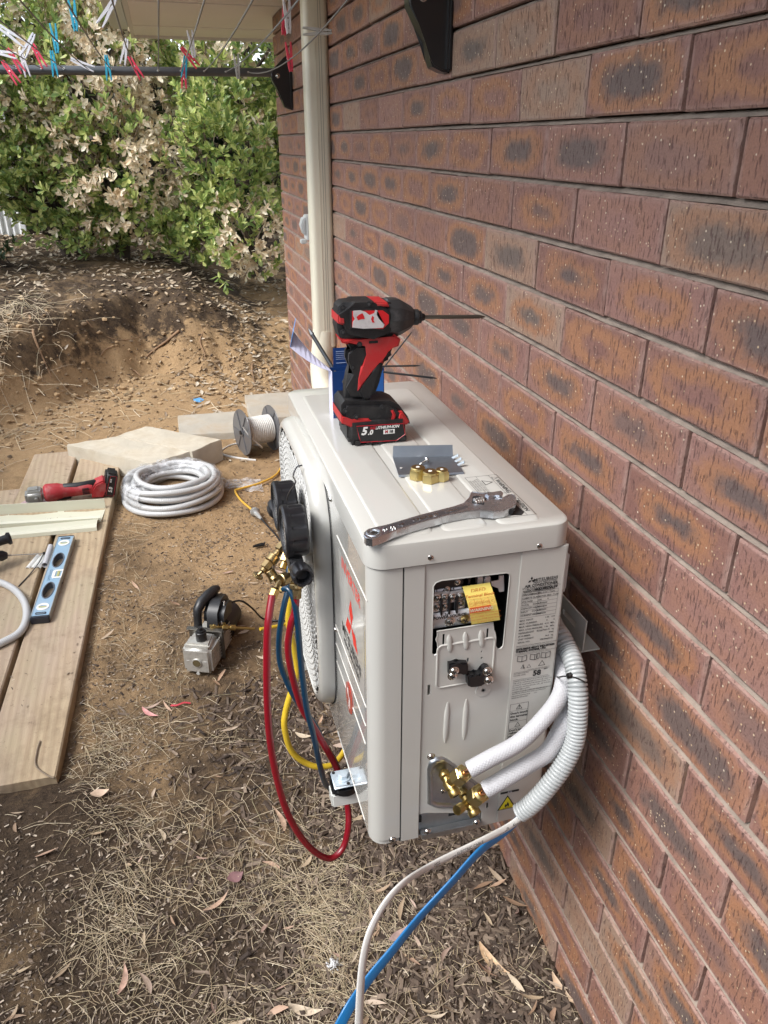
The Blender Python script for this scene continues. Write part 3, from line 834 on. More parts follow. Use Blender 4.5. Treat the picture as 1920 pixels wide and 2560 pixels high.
# single bigger leaves one can point to
def bigleaf(px, py, L, w, ang, cols, label, curl=.35, lift=.012):
    p = onsurf(px, py, lift); th = ang; M = Euler((.15, .1, th)).to_matrix(); n = 9; mb = MB(); vs = []
    for i in range(n + 1):
        t = i / n; ww = w * math.sin(PI * min(.97, max(.03, t)) ** .8); s_ = t - .5; cy = .22 * (s_ * s_ * 4) * L * .5; cz = curl * L * s_ * s_
        vs += [p + M @ V((s_ * L, cy - ww / 2, cz + ww * .2)), p + M @ V((s_ * L, cy, cz)), p + M @ V((s_ * L, cy + ww / 2, cz + ww * .2))]
    fs = []
    for i in range(n): a = 3 * i; fs += [(a, a + 3, a + 4, a + 1), (a + 1, a + 4, a + 5, a + 2)]
    mb.add(vs, fs); tag(obj('leaf', mb, mat('leaf_' + '_'.join(str(int(c * 99)) for c in cols), cols, .55, var=(60, .3)), smooth=60), label, 'leaf', 'big single leaves on the ground')
bigleaf(372, 1785, .062, .014, -.75, (.55, .26, .24), 'pinkish gum leaf on bare sand between plank and pump')
bigleaf(705, 2050, .10, .014, 1.75, (.42, .29, .20), 'long tan gum leaf standing beside the red hose loop')
bigleaf(590, 2195, .040, .030, .4, (.22, .12, .12), 'broad purple brown leaf scrap left of the cables')
bigleaf(545, 2260, .075, .010, .65, (.50, .34, .24), 'slim tan leaf lying below the purple leaf scrap')
bigleaf(1228, 2405, .085, .020, -1.1, (.50, .34, .20), 'curled tan leaf on the mulch close to the wall foot')
bigleaf(1405, 2480, .075, .016, -1.25, (.50, .36, .24), 'curled leaf leaning on the wall foot at lower right')
bigleaf(312, 2450, .075, .013, 1.45, (.50, .32, .24), 'long pink tan leaf alone in the left foreground')
bigleaf(762, 2530, .070, .018, -.35, (.55, .45, .33), 'pale folded leaf at the bottom edge near the cables')
bigleaf(1000, 2340, .055, .022, .5, (.50, .36, .32), 'flat pinkish leaf just right of the blue cable')
bigleaf(250, 1985, .045, .024, .2, (.58, .43, .31), 'pale broad leaf near the end of the plank')
# tuft of white fluff
mb = MB(); p = onsurf(833, 2415, .01)
for _ in range(60): mb.sph(p + V((rg.gauss(0, .0045), rg.gauss(0, .0045), rg.uniform(0, .010))), rg.uniform(.0012, .0032), n=4)
for _ in range(26): a_ = V((rg.gauss(0, .006), rg.gauss(0, .006), rg.uniform(0, .012))); mb.tube([p + a_ * .4, p + a_ * 1.5], .0003, 3)
tag(obj('fluff_tuft', mb, mat('fluff', (.75, .75, .75), .9, bump=(400, 1.), alpha=.75), smooth=180), 'small tuft of white fluff on the ground near the cables', 'fluff')
# blue and pink plastic scrap
mb = MB(); p = onsurf(497, 1000, .01); M = frame(p, (1, .2, 0), (0, 1, .5))
mb.prism([(-.03, -.015), (.0, -.02), (.03, -.005), (.01, .018), (-.028, .012)], .0015, M)
tag(obj('plastic_scrap', mb, mat('scrap_blue', (.12, .35, .65), .4), smooth=None), 'small torn blue plastic scrap on the sand below the bank', 'plastic scrap')
mb = MB(); p = onsurf(452, 1590, .01); p = onsurf(452, 1762, .01)
mb.tube(smooth_path([p + V((-.028, .005, 0)), p + V((-.01, -.004, .004)), p + V((.01, .004, .003)), p + V((.028, 0, 0))], 4), .004, 6, flat=.4)
tag(obj('plastic_scrap', mb, mat('scrap_red', (.5, .05, .07), .4), smooth=60), 'twisted red plastic scrap in front of the pump', 'plastic scrap')
# ================================================================== AIR CONDITIONER OUTDOOR UNIT
XF, XB, YN, YF, ZT, ZB = -.4151, -.1401, .1049, .786, 1.1009, .5759
PAINT = mat('ivory_paint', (.490, .482, .445), .28, coat=.5, var=(1.5, .02), bump=(60, .03), coat_rough=.08, dirt=(7, (.44, .41, .35), .16))
PAINTF = mat('ivory_paint_front', (.495, .487, .452), .14, coat=1., coat_rough=.04, bump=(9, .05))
DARK = mat('black_void', (.012, .012, .013), .8)
BLK = mat('black_plastic', (.009, .009, .010), .38, bump=(200, .1))
STEEL = mat('zinc_steel', (.58, .60, .62), .38, .7, var=(20, .12), dirt=(30, (.3, .31, .32), .35))
CHROME = mat('bright_screw', (.72, .71, .68), .22, 1.)
BRASS = mat('brass', (.46, .34, .13), .36, 1., var=(60, .15), dirt=(40, (.35, .2, .07), .5))
BRASSN = mat('new_brass', (.58, .46, .20), .30, 1., var=(40, .05))
INK = mat('black_ink', (.02, .02, .02), .6)
RED = mat('red_ink', (.62, .03, .02), .45)
LABELC = mat('label_face', (.60, .585, .535), .35, coat=.3)

ac = thing('air_conditioner', 'ivory outdoor air conditioner unit on a wall bracket beside the brick wall', 'air conditioner', (-.2776, .4454, ZB))
# cabinet shell: front panel wraps round the near front corner
def ring_prism(name, y0, y1):
    pass
mb = MB()
r = .022
# plan outline of the shell (x,y), front near corner rounded
pl = [(XB, YN + .0035), (-.2, YN + .0035), (-.3405, YN + .0035)]
body_out = [(XB, YF), (XB, YN + .0035), (-.3405, YN + .0035), (-.3405, YN)]
for k in range(7):
    a = R(270 - 90 * k / 6); body_out.append((XF + r + r * math.cos(a), YN + r + r * math.sin(a)))
for k in range(7):
    a = R(180 - 90 * k / 6); body_out.append((XF + r + r * math.cos(a), YF - r + r * math.sin(a)))
# front skin as a strip from near-face seam to far corner (glossy film)
strip = body_out[3:]
def skin(mbx, pts, z0, z1, flip=False):
    n = len(pts); vs = [V((x, y, z0)) for x, y in pts] + [V((x, y, z1)) for x, y in pts]
    fs = [(i, i + 1, n + i + 1, n + i) for i in range(n - 1)]
    mbx.add(vs, [f[::-1] for f in fs] if flip else fs)
mb = MB()
# near wrap strip from the seam (x=-.3705) round to the front
wrap = [(-.3712, YN + .004), (-.3712, YN)] + strip[1:]
skin(mb, wrap[:9], ZB + .012, ZT - .034, True)
obj('corner_wrap', mb, PAINT, ac)
mb = MB()
fw = wrap[8:]
skin(mb, fw, ZB + .012, ZT - .034, True)
fp = obj('front_panel', mb, PAINTF, ac)
mb = MB()   # lower rim of the panel
mb.prism([(x, y) for x, y in [(XB - .004, YF - .004), (XB - .004, YN + .006), (-.338, YN + .006)] + [((x - XF) * .985 + XF + .002, (y - .44) * .995 + .44) for x, y in strip[1:]]], .012, Matrix.Translation((0, 0, ZB)), .003)
obj('base_pan', mb, PAINT, ac)
mb = MB()
for y_, z_, L in ((.3109, 1.0127, .1186), (.3592, .5889, .151), (.345, .7555, .1373), (.345, .7922, .1342), (.345, .8292, .1303)):
    mb.box((XF - .0002, (y_ + L) / 2, z_), (.0012, y_ - L, .0016), bev=.0005)
objs('groove_line', mb, mat('edge_highlight', (.72, .70, .65), .3), fp)
mb = MB(); screw(mb, (XF, .3506, 1.055), (-1, 0, 0), .004); screw(mb, (XF, .3453, .8196), (-1, 0, 0), .004)
for p, nn in (((-.3356, YN - .001, 1.0749), (0, -1, 0)), ((-.1853, YN - .001, 1.0711), (0, -1, 0)), ((-.383, YN, .588), (0, -1, 0))): screw(mb, p, nn, .0045)
objs('screw', mb, [CHROME, DARK], ac)
# lid
mb = MB()
lo = rrect(XB - XF + .006, YF - YN + .006, .026, 7, (XB + XF) / 2, (YN + YF) / 2)
b = bmesh.new(); n = len(lo)
rings = []
for sc, z in ((0., ZT - .035), (0., ZT - .008), (.0012, ZT - .0022), (.0042, ZT)):
    rr = rrect(XB - XF + .006 - 2 * sc, YF - YN + .006 - 2 * sc, .026 - sc * .5, 7, (XB + XF) / 2, (YN + YF) / 2)
    rings.append([b.verts.new((x, y, z)) for x, y in rr])
for a_, c_ in zip(rings, rings[1:]):
    for i in range(n): b.faces.new((a_[i], a_[(i + 1) % n], c_[(i + 1) % n], c_[i]))
b.faces.new(rings[-1])
mb.bm(b); lid = obj('lid', mb, PAINT, ac)
mb = MB()
YE = YF - .05
for x0, x1 in ((-.394, -.326), (-.3135, -.2515), (-.2375, -.1775)):
    b = bmesh.new(); m = None; pv = None
    for ins, z in ((0, ZT - .0002), (.0022, ZT + .0016), (.0045, ZT + .002)):
        rr = rrect(x1 - x0 - 2 * ins, YE - .117 - 2 * ins, .010, 4, (x0 + x1) / 2, (YE + .117) / 2)
        cur = [b.verts.new((x, y, z)) for x, y in rr]
        if pv:
            for i in range(len(cur)): b.faces.new((pv[i], pv[(i + 1) % len(cur)], cur[(i + 1) % len(cur)], cur[i]))
        pv = cur
    b.faces.new(pv); o_ = MB().bm(b); obj('pressed_panel', o_, PAINT, lid)
# warning label on the lid
ZL = ZT + .0023
mb = MB()
ML = frame((-.204, .201, ZL), (0, -1, 0), (1, 0, 0))     # local x towards camera (-y), local y to wall (+x)
def lbox(mbx, M, x0, y0, x1, y1, w=.0006):
    for a, b_, c, d in ((x0, y0, x1, y0 + w), (x0, y1 - w, x1, y1), (x0, y0, x0 + w, y1), (x1 - w, y0, x1, y1)):
        mbx.add([M @ V((a, b_, 0)), M @ V((c, b_, 0)), M @ V((c, d, 0)), M @ V((a, d, 0))], [(0, 1, 2, 3)])
def tri(mbx, M, cx, cy, s_, w=.12, mi=0):
    o_ = [(cx - s_, cy - s_ * .6), (cx + s_, cy - s_ * .6), (cx, cy + s_ * 1.1)]; i_ = [(cx + (x - cx) * (1 - w * 2), cy + (y - cy) * (1 - w * 2)) for x, y in o_]
    vs = [M @ V((x, y, 0)) for x, y in o_ + i_]; mbx.add(vs, [(0, 1, 4, 3), (1, 2, 5, 4), (2, 0, 3, 5)], mi)
lbox(mb, ML, -.070, -.025, .070, .025)
mb.quad(*[ML @ V(p) for p in ((-.070, .0118, 0), (.070, .0118, 0), (.070, .0123, 0), (-.070, .0123, 0))])
mb.quad(*[ML @ V(p) for p in ((-.005, -.025, 0), (-.0045, -.025, 0), (-.0045, .025, 0), (-.005, .025, 0))])
mb.quad(*[ML @ V(p) for p in ((-.070, -.008, 0), (-.0, -.008, 0), (.0, -.0076, 0), (-.07, -.0076, 0))])
tri(mb, ML, -.058, .017, .0055); tri(mb, ML, .006, .017, .0055); tri(mb, ML, -.045, .0, .009); tri(mb, ML, .018, -.001, .009)
mb.text('WARNING', .0095, ML @ Matrix.Translation((-.028, .018, 0)), .0002); mb.text('CAUTION', .0095, ML @ Matrix.Translation((.036, .018, 0)), .0002)
for i, s_ in enumerate(('DO NOT TOUCH THE FAN OR', 'INSERT FINGERS OR STICKS', 'INTO THE AIR OUTLET.', 'KEEP AWAY FROM HEAT.')): mb.text(s_, .0035, ML @ Matrix.Translation((-.037, -.0105 - i * .0038, 0)))
for i, s_ in enumerate(('DO NOT STAND ON THE UNIT', 'OR PUT THINGS ON IT.', 'SHARP EDGES MAY', 'CAUSE INJURY.')): mb.text(s_, .0035, ML @ Matrix.Translation((.028, -.0125 - i * .0034, 0)))
blk = [(.034, .010), (.060, .012), (.068, .004), (.064, -.010), (.046, -.016), (.030, -.010)]
mb.add([ML @ V((x, y, 0)) for x, y in blk], [tuple(range(6))])
obj('warning_label', mb, INK, lid, smooth=None)
# ---------------- fan guard on the front
GY0, GY1, GZ0, GZ1 = .356, .776, .602, 1.080
gcy, gcz = (GY0 + GY1) / 2, (GZ0 + GZ1) / 2
def gring(ins, rad): return rrect(GY1 - GY0 - 2 * ins, GZ1 - GZ0 - 2 * ins, rad, 10, gcy, gcz)
b = bmesh.new(); pv = None
for ins, rad, x in ((0, .105, XF + .001), (.001, .105, XF - .012), (.004, .103, XF - .021), (.010, .098, XF - .026), (.018, .09, XF - .0275), (.021, .088, XF - .0245)):
    cur = [b.verts.new((x, y, z)) for y, z in gring(ins, rad)]
    if pv:
        for i in range(len(cur)): b.faces.new((pv[i], cur[i], cur[(i + 1) % len(cur)], pv[(i + 1) % len(cur)]))
    pv = cur
guard = obj('fan_guard', MB().bm(b), PAINT, ac)
mb = MB(); o2 = gring(-.0012, .106)
mb.tube([V((XF - .0005, y, z)) for y, z in o2], .0011, 5, closed=True); obj('guard_seam', mb, DARK, guard, smooth=None)
inn = gring(.02, .088)
def inside(y, z, m=0.):
    hy, hz, rr = (GY1 - GY0) / 2 - .02 - m, (GZ1 - GZ0) / 2 - .02 - m, .088
    dy, dz = abs(y - gcy) - (hy - rr), abs(z - gcz) - (hz - rr)
    return (math.hypot(max(dy, 0), max(dz, 0)) + min(max(dy, dz), 0)) < rr
mb = MB(); XG = XF - .0255
def gx(y, z):   # grille dishes outwards slightly
    q = math.hypot(y - gcy, z - gcz) / .24; return XG - .006 * max(0, 1 - q * q)
for k in range(3, 30):
    rad = k * .0105; seg = []
    m_ = int(max(40, rad * 420))
    for i in range(m_ + 1):
        a = 2 * PI * i / m_; y, z = gcy + rad * math.cos(a), gcz + rad * math.sin(a)
        if inside(y, z): seg.append(V((gx(y, z), y, z)))
        else:
            if len(seg) > 1: mb.tube(seg, .0016, 5, caps=False)
            seg = []
    if len(seg) > 1: mb.tube(seg, .0016, 5, caps=False)
for k in range(72):
    a = 2 * PI * k / 72; seg = []
    r0 = .045 if k % 2 else .03
    for i in range(24):
        rad = r0 + i * .0125; y, z = gcy + rad * math.cos(a), gcz + rad * math.sin(a)
        if inside(y, z): seg.append(V((gx(y, z) + .001, y, z)))
    if len(seg) > 1: mb.tube(seg, .0022, 4, caps=False)
mb.lathe([(.03, 0), (.03, .002), (.027, .004)], frame((XG - .002, gcy, gcz), (0, 1, 0), (0, 0, -1)), 28)
mb.lathe([(.03, 0), (.03, .004), (.026, .006)], Matrix.Translation((XG - .003, gcy, gcz)) @ Matrix.Rotation(R(-90), 4, 'Y'), 28)
obj('grille', mb, mat('grille_white', (.46, .455, .43), .35), guard)
mb = MB()
mb.prism([(y, z) for y, z in gring(.012, .095)], .001, frame((XF - .004, 0, 0), (0, 1, 0), (0, 0, 1)))
mb.prism([(y, z) for y, z in gring(.012, .095)], .001, frame((XF - .004, 0, 0), (0, 1, 0), (0, 0, 1)))
obj('fan_recess', mb, mat('recess_grey', (.16, .16, .155), .6), guard, smooth=None)
# ---------------- front sticker
MFx = lambda y, z, d=.0004: frame((XF - d, y, z), (0, -1, 0), (0, 0, 1))
mb = MB()
mb.quad(*[V((XF - .0002, y, z)) for y, z in ((.2989, .790), (.1379, .790), (.1379, .9985), (.2989, .9985))])
stk = obj('logo_sticker', mb, mat('clear_sticker', (.61, .60, .56), .08, coat=1.), ac, smooth=None)
mb = MB(); mb.text('INVERTER', .0275, MFx(.2185, .985), .0004, .12, spacing=1.0)
obj('lettering', mb, RED, stk, smooth=None)
mb = MB()
def rhomb(M, cx, cy, ang, L, W):
    c, s_ = math.cos(ang), math.sin(ang); P_ = [(0, 0), (L / 2, W / 2), (L, 0), (L / 2, -W / 2)]
    return [M @ V((cx + x * c - y * s_, cy + x * s_ + y * c, 0)) for x, y in P_]
def diamonds(mbx, M, cx, cy, L, mi=0):
    W = L / math.sqrt(3)
    for a in (90, 210, 330): mbx.add(rhomb(M, cx, cy, R(a), L, W), [(0, 1, 2, 3)], mi)
diamonds(mb, MFx(.2185, .902), 0, .006, .046); obj('emblem', mb, RED, stk, smooth=None)
mb = MB(); mb.text('MITSUBISHI', .0245, MFx(.2225, .866), .0006, 0, spacing=1.04); mb.text('HEAVY INDUSTRIES', .0125, MFx(.2225, .848), .0003, 0)
obj('lettering', mb, INK, stk, smooth=None)
mb = MB(); M_ = MFx(.2445, .756, .0006)
mb.prism(circ(.0235, 28, sy=1.15), .0006, M_); bdg = obj('badge', mb, mat('badge_red', (.62, .05, .03), .2, coat=1.), ac, smooth=None)
mb = MB(); M_ = MFx(.2445, .756, .0015)
mb.add([M_ @ V(p) for p in ((-.012, .012, 0), (-.004, .016, 0), (.002, -.004, 0), (.006, .008, 0), (.010, -.010, 0), (-.002, -.006, 0), (-.009, .006, 0))], [(0, 1, 2, 6), (2, 3, 4, 5)])
mb.text('58', .010, M_ @ Matrix.Translation((0, -.015, 0)), .0004)
obj('mark', mb, mat('white_ink', (.75, .75, .72), .4), bdg, smooth=None)
# ---------------- near end panels
MN = frame((0, YN, 0), (1, 0, 0), (0, 0, 1))      # local (x,z) on the near face, normal -y
mb = MB()
mb.prism([(-.3698, ZB + .002), (-.3405, ZB + .002), (-.3405, ZT - .036), (-.3698, ZT - .036)], .0035, Matrix.Translation((0, .0, 0)) @ frame((0, YN + .0035, 0), (1, 0, 0), (0, 0, 1)), .0012)
obj('edge_strip', mb, PAINT, ac)
mb = MB(); mb.bx((-.3716, YN + .0006, ZB + .004), (-.3694, YN + .0016, ZT - .036)); obj('panel_seam', mb, DARK, ac, smooth=None)
mb = MB(); mb.tube([V((x, y, ZT - .0352)) for x, y in rrect(XB - XF + .003, YF - YN + .003, .025, 7, (XB + XF) / 2, (YN + YF) / 2)], .0011, 5, closed=True); obj('lid_seam', mb, DARK, ac, smooth=None)
def NP(u, v, d=0.): p = onY(1000 + u / 3.318, 1360 + v / 3.318, YN); return (p.x, p.z)
def VP(u, v): p = onY(900 + u / 2.765, 1780 + v / 2.765, YN); return (p.x, p.z)
hole = [(-.3285, .9225), (-.3245, .9185), (-.3205, .9205), (-.3190, .926), (-.3200, .938), (-.3225, .944), (-.3205, .951), (-.3220, .957), (-.2410, .957), (-.2395, .945), (-.2375, .941), (-.2355, .932), (-.2350, .918),
        (-.2320, .9115), (-.2270, .9115), (-.2235, .9150), (-.2230, .921), (-.2215, 1.028), (-.2235, 1.0325), (-.228, 1.034), (-.318, 1.036), (-.3255, 1.034), (-.3290, 1.029)]
outer = [(-.3400, .6260), (-.3400, ZT - .036), (XB + .0, ZT - .036), (XB, .5735), (-.2365, .5725), (-.2365, .6020), (-.2480, .6035), (-.3300, .6262)]
def slot(x, z, w=.0035, h=.016): return [(x - w / 2, z - h / 2), (x + w / 2, z - h / 2), (x + w / 2, z + h / 2), (x - w / 2, z + h / 2)]
slots = [slot(*NP(365, 805), .0032, .020), slot(*NP(730, 755), .0032, .019), slot(*NP(567, 970), .003, .007), slot(*NP(243, 1218), .0042, .018), slot(*VP(883, 652), .0032, .011), slot(*NP(682, 900), .002, .003), slot(*NP(682, 952), .002, .003)]
mb = MB(); mb.plate(outer, [hole] + slots, .002, frame((0, YN + .004, 0), (1, 0, 0), (0, 0, 1)))
side = obj('side_panel', mb, PAINT, ac, smooth=None)
# raised right strip carrying the rating label
mb = MB(); mb.prism([(-.2110, .5745), (XB - .003, .5745), (XB - .002, ZT - .0365), (-.2085, ZT - .0365)], .0022, frame((0, YN + .0022, 0), (1, 0, 0), (0, 0, 1)), .0009)
obj('label_strip', mb, PAINT, side, smooth=None)
# opening rim
mb = MB(); mb.tube([V((x, YN + .0022, z)) for x, z in hole], .0011, 5, closed=True); obj('opening_rim', mb, PAINT, side, smooth=60)
def emb(x0, z0, x1, z1, rad=.004, h=.0016, r_=.003):   # raised line frame
    m_ = MB(); w = abs(x1 - x0); hh = abs(z1 - z0)
    m_.tube([V((x, YN + .0020, z)) for x, z in rrect(w, hh, r_, 4, (x0 + x1) / 2, (z0 + z1) / 2)], h, 6, closed=True); return m_
obj('pressed_frame', emb(-.3200, .8615, -.2365, .9330, r_=.007), PAINT, side, smooth=60)
def rib(p0, p1, rr=.004, parent=side, bend=0, m_=PAINT):
    q = MB(); a = V((p0[0], YN + .0018, p0[1])); b_ = V((p1[0], YN + .0018, p1[1]))
    pts = [a.lerp(b_, i / 8) for i in range(9)]
    rad = [rr * s_ for s_ in (.3, .75, 1, 1, 1, 1, 1, .75, .3)]
    if bend: pts[:3] = [p + V((0, bend * (2 - i) / 2, 0)) for i, p in enumerate(pts[:3])]
    q.tube(pts, rad, 10, flat=.5, up=V((0, 1, 0))); obj('pressed_rib', q, m_, parent, smooth=70)
for u, v0, v1 in ((413, 760, 905), (548, 738, 885), (678, 722, 868)): rib(NP(u - 4, v0), NP(u + 8, v1), .0042)
rib(NP(400, 1320), NP(376, 1655), .0042); rib(NP(556, 1293), NP(533, 1630), .0042)
mb = MB(); c_ = NP(693, 1218)
mb.lathe([(.012, 0), (.0115, .0012), (.009, .0016), (.003, .0012), (.002, -.001)], frame((c_[0], YN + .0020, c_[1]), (1, 0, 0), (0, 0, 1)), 24); obj('pressed_disc', mb, PAINT, side)
mb = MB(); mb.sph((c_[0], YN + .0004, c_[1]), .0016, n=5); obj('vent_hole', mb, DARK, side)
mb = MB(); mb.prism(circ(.0035, 10, *NP(192, 176)), .001, frame((0, YN + .0016, 0), (1, 0, 0), (0, 0, 1)), .0004); mb.prism(circ(.0035, 10, *NP(940, 88)), .001, frame((0, YN + .0016, 0), (1, 0, 0), (0, 0, 1)), .0004)
objs('dimple', mb, PAINT, side)
# cavity behind the opening
mb = MB()
Y0, Y1 = YN + .0042, YN + .075
x0, x1, z0, z1 = -.335, -.2146, .908, 1.040
mb.quad((x0, Y1, z0), (x1, Y1, z0), (x1, Y1, z1), (x0, Y1, z1)); mb.quad((x0, Y0, z0), (x0, Y1, z0), (x0, Y1, z1), (x0, Y0, z1)); mb.quad((x1, Y0, z0), (x1, Y0, z1), (x1, Y1, z1), (x1, Y1, z0))
mb.quad((x0, Y0, z1), (x0, Y1, z1), (x1, Y1, z1), (x1, Y0, z1)); mb.quad((x0, Y0, z0), (x1, Y0, z0), (x1, Y1, z0), (x0, Y1, z0))
obj('wiring_bay', mb, mat('bay_black', (.008, .008, .009), .7), ac, smooth=None)
YBAY = YN + .010
def NB(u, v): p = onY(1000 + u / 3.318, 1360 + v / 3.318, YBAY); return (p.x, p.z)
# terminal block
tb = MB(); yb = YN + .012
tb.bx((-.3275, yb, .979), (-.262, yb + .03, 1.034), .002)
tbo = obj('terminal_block', tb, BLK, ac)
m1, m2 = MB(), MB()
for u, v in ((305, 442), (367, 438), (432, 436), (500, 425), (305, 515), (368, 510), (495, 490)):
    x_, z_ = NB(u, v); m1.bx((x_ - .0075, yb - .004, z_ - .0085), (x_ + .0075, yb, z_ + .0085), .0012)
    screw(m2, (x_, yb - .004, z_), (0, -1, 0), .0045)
for u in (335, 400, 462): 
    x_, z_ = NB(u, 475); tb2 = MB(); tb2.bx((x_ - .0012, yb - .009, .980), (x_ + .0012, yb, 1.006), .0005); obj('partition', tb2, BLK, tbo)
objs('terminal_plate', m1, mat('nickel', (.55, .55, .56), .4, .7), tbo); objs('terminal_screw', m2, [CHROME, DARK], tbo)
mb = MB()
for (u0, v0, u1, v1) in ((290, 372, 374, 398), (430, 358, 512, 384)):
    a = NB(u0, v1); b_ = NB(u1, v0); mb.bx((a[0], yb - .0015, a[1]), (b_[0], yb - .0005, b_[1]))
objs('number_tag', mb, mat('tag_grey', (.62, .63, .68), .5), tbo, smooth=None)
mb = MB()
for s_, u, v in (('1', 306, 385), ('2', 362, 380), ('3', 442, 372)): x_, z_ = NB(u, v); mb.text(s_, .0085, frame((x_, yb - .0018, z_), (1, 0, 0), (0, 0, 1)), .0002)
obj('number', mb, INK, tbo, smooth=None)
mb = MB(); 
for u, v in ((393, 380), (478, 322)): x_, z_ = NB(u, v); screw(mb, (x_, yb - .0005, z_), (0, -1, 0), .0035)
objs('terminal_screw', mb, [CHROME, DARK], tbo)
mb = MB()
for u in (548, 608, 668, 730):
    a = NB(u, 325); mb.prism(rrect(.009, .018, .0035, 4, a[0], a[1]), .004, frame((0, yb + .004, 0), (1, 0, 0), (0, 0, 1)), .001)
objs('signal_terminal', mb, mat('nickel'), ac)
mb = MB(); a, b_ = NB(265, 605), NB(560, 560)
mb.bx((a[0], yb - .006, NB(300, 606)[1]), (-.2700, yb - .002, NB(300, 566)[1]), .001)
src = obj('source_label', mb, mat('tag_pale', (.75, .75, .76), .4), ac)
mb = MB(); mb.text('POWER SOURCE', .0062, frame((NB(405, 585)[0], yb - .0064, NB(405, 587)[1]), (1, 0, 0), (0, 0, 1)), .00025); mb.text('L       N                 \u2295' if False else 'L        N', .006, frame((NB(330, 575)[0], yb - .0064, NB(330, 577)[1]), (1, 0, 0), (0, 0, 1)), .00015, align='CENTER')
obj('lettering', mb, INK, src, smooth=None)
mb = MB(); mb.bx((-.3275, yb - .003, NB(300, 700)[1]), (-.250, yb + .02, NB(300, 608)[1]), .001)
eb = obj('earth_bar', mb, STEEL, ac)
mb = MB(); x_, z_ = NB(410, 640); screw(mb, (x_, yb - .003, z_), (0, -1, 0), .0062); x_, z_ = NB(492, 627); screw(mb, (x_, yb - .003, z_), (0, -1, 0), .0035); objs('earth_screw', mb, [CHROME, DARK], eb)
mb = MB(); x_, z_ = NB(535, 620); screw(mb, (x_, yb - .003, z_), (0, -1, 0), .0058); objs('earth_screw', mb, [BRASSN, DARK], eb)
mb = MB(); q = [NB(755, 310), (NB(820, 300)), NB(822, 265), NB(862, 262), NB(865, 395), NB(825, 400), NB(818, 370), NB(765, 350)]
mb.prism(q, .0015, frame((0, YN + .012, 0), (1, 0, 0), (0, 0, 1))); obj('earth_bracket', mb, STEEL, ac, smooth=None)
# yellow tag folded over the edge
TY = mat('yellow_tag', (.80, .66, .16), .5, bump=(30, .3)); ORG_ = mat('orange_ink', (.70, .20, .05), .5)
tg = [NP(535, 380), NP(765, 345), NP(826, 625), NP(590, 664)]
o3 = V((tg[0][0], YN - .001, tg[0][1])); MT = frame(o3, V((tg[1][0] - tg[0][0], 0, tg[1][1] - tg[0][1])), (0, 0, 1))
mb = MB(); gn = 10; vv = []
for j in range(gn + 1):
    for i in range(gn + 1):
        s_, t = i / gn, j / gn
        top = V((tg[0][0], 0, tg[0][1])).lerp(V((tg[1][0], 0, tg[1][1])), s_); bt = V((tg[3][0], 0, tg[3][1])).lerp(V((tg[2][0], 0, tg[2][1])), s_)
        p = top.lerp(bt, t); p.y = YN - .0015 - .005 * math.sin(PI * t) * .6 + .010 * (1 - t) ** 3; vv.append(p)
mb.add(vv, [(j * (gn + 1) + i, (j + 1) * (gn + 1) + i, (j + 1) * (gn + 1) + i + 1, j * (gn + 1) + i + 1) for j in range(gn) for i in range(gn)])
tag_o = obj('yellow_tag', mb, TY, ac)
def MTG(s_, t, dy=0.):
    top = V((tg[0][0], 0, tg[0][1])).lerp(V((tg[1][0], 0, tg[1][1])), s_); bt = V((tg[3][0], 0, tg[3][1])).lerp(V((tg[2][0], 0, tg[2][1])), s_)
    p = top.lerp(bt, t); p.y = YN - .0022 - .005 * math.sin(PI * t) * .6 + .010 * (1 - t) ** 3 - .0003
    dx = (V((tg[1][0], 0, tg[1][1])) - V((tg[0][0], 0, tg[0][1])))
    dz = top - bt
    return frame(p, dx, dz)
mb = MB()
mb.text('DRED', .0082, MTG(.5, .11)); mb.text('Terminal Block', .0068, MTG(.5, .22), .0001)
for i, s_ in enumerate(('D1', 'D2', 'D3', 'C')):
    M_ = MTG(.135 + .245 * i, .385); mb.text(s_, .0052, M_)
    mb.tube([M_ @ V((x, y, 0)) for x, y in circ(.0042, 16)], .0002, 3, closed=True)
def tline(a, b_, w=.0004):
    A, B = MTG(*a).translation, MTG(*b_).translation; mb.tube([A.lerp(B, i / 6) for i in range(7)], w / 2, 4)
for t in (.28, .50): 
    for k_ in range(6): tline((k_ / 6 + .01, t), ((k_ + 1) / 6, t))
for s_ in (.25, .5, .75): tline((s_, .28), (s_, .50))
for i, s_ in enumerate(('Do not connect the Power wires', 'with the DRED Terminal Block.', 'It may cause PWB board damage', 'or electric shock.')): mb.text(s_, .0034, MTG(.5, .68 + .085 * i))
obj('lettering', mb, ORG_, tag_o, smooth=None)
mb = MB(); M_ = MTG(.35, .56); mb.prism([(-.014, -.0042), (.016, -.0042), (.016, .0048), (-.014, .0048)], .0003, M_); wb = obj('warning_bar', mb, mat('orange_bar', (.72, .13, .03), .4), tag_o, smooth=None)
mb = MB(); M2 = M_ @ Matrix.Translation((0, 0, .0007)); mb.text('WARNING', .0068, M2 @ Matrix.Translation((.003, .0, 0)), .0002); tri(mb, M2, -.0115, -.0004, .0022, .2); obj('lettering', mb, mat('cream_ink', (.8, .7, .5), .5), wb, smooth=None)
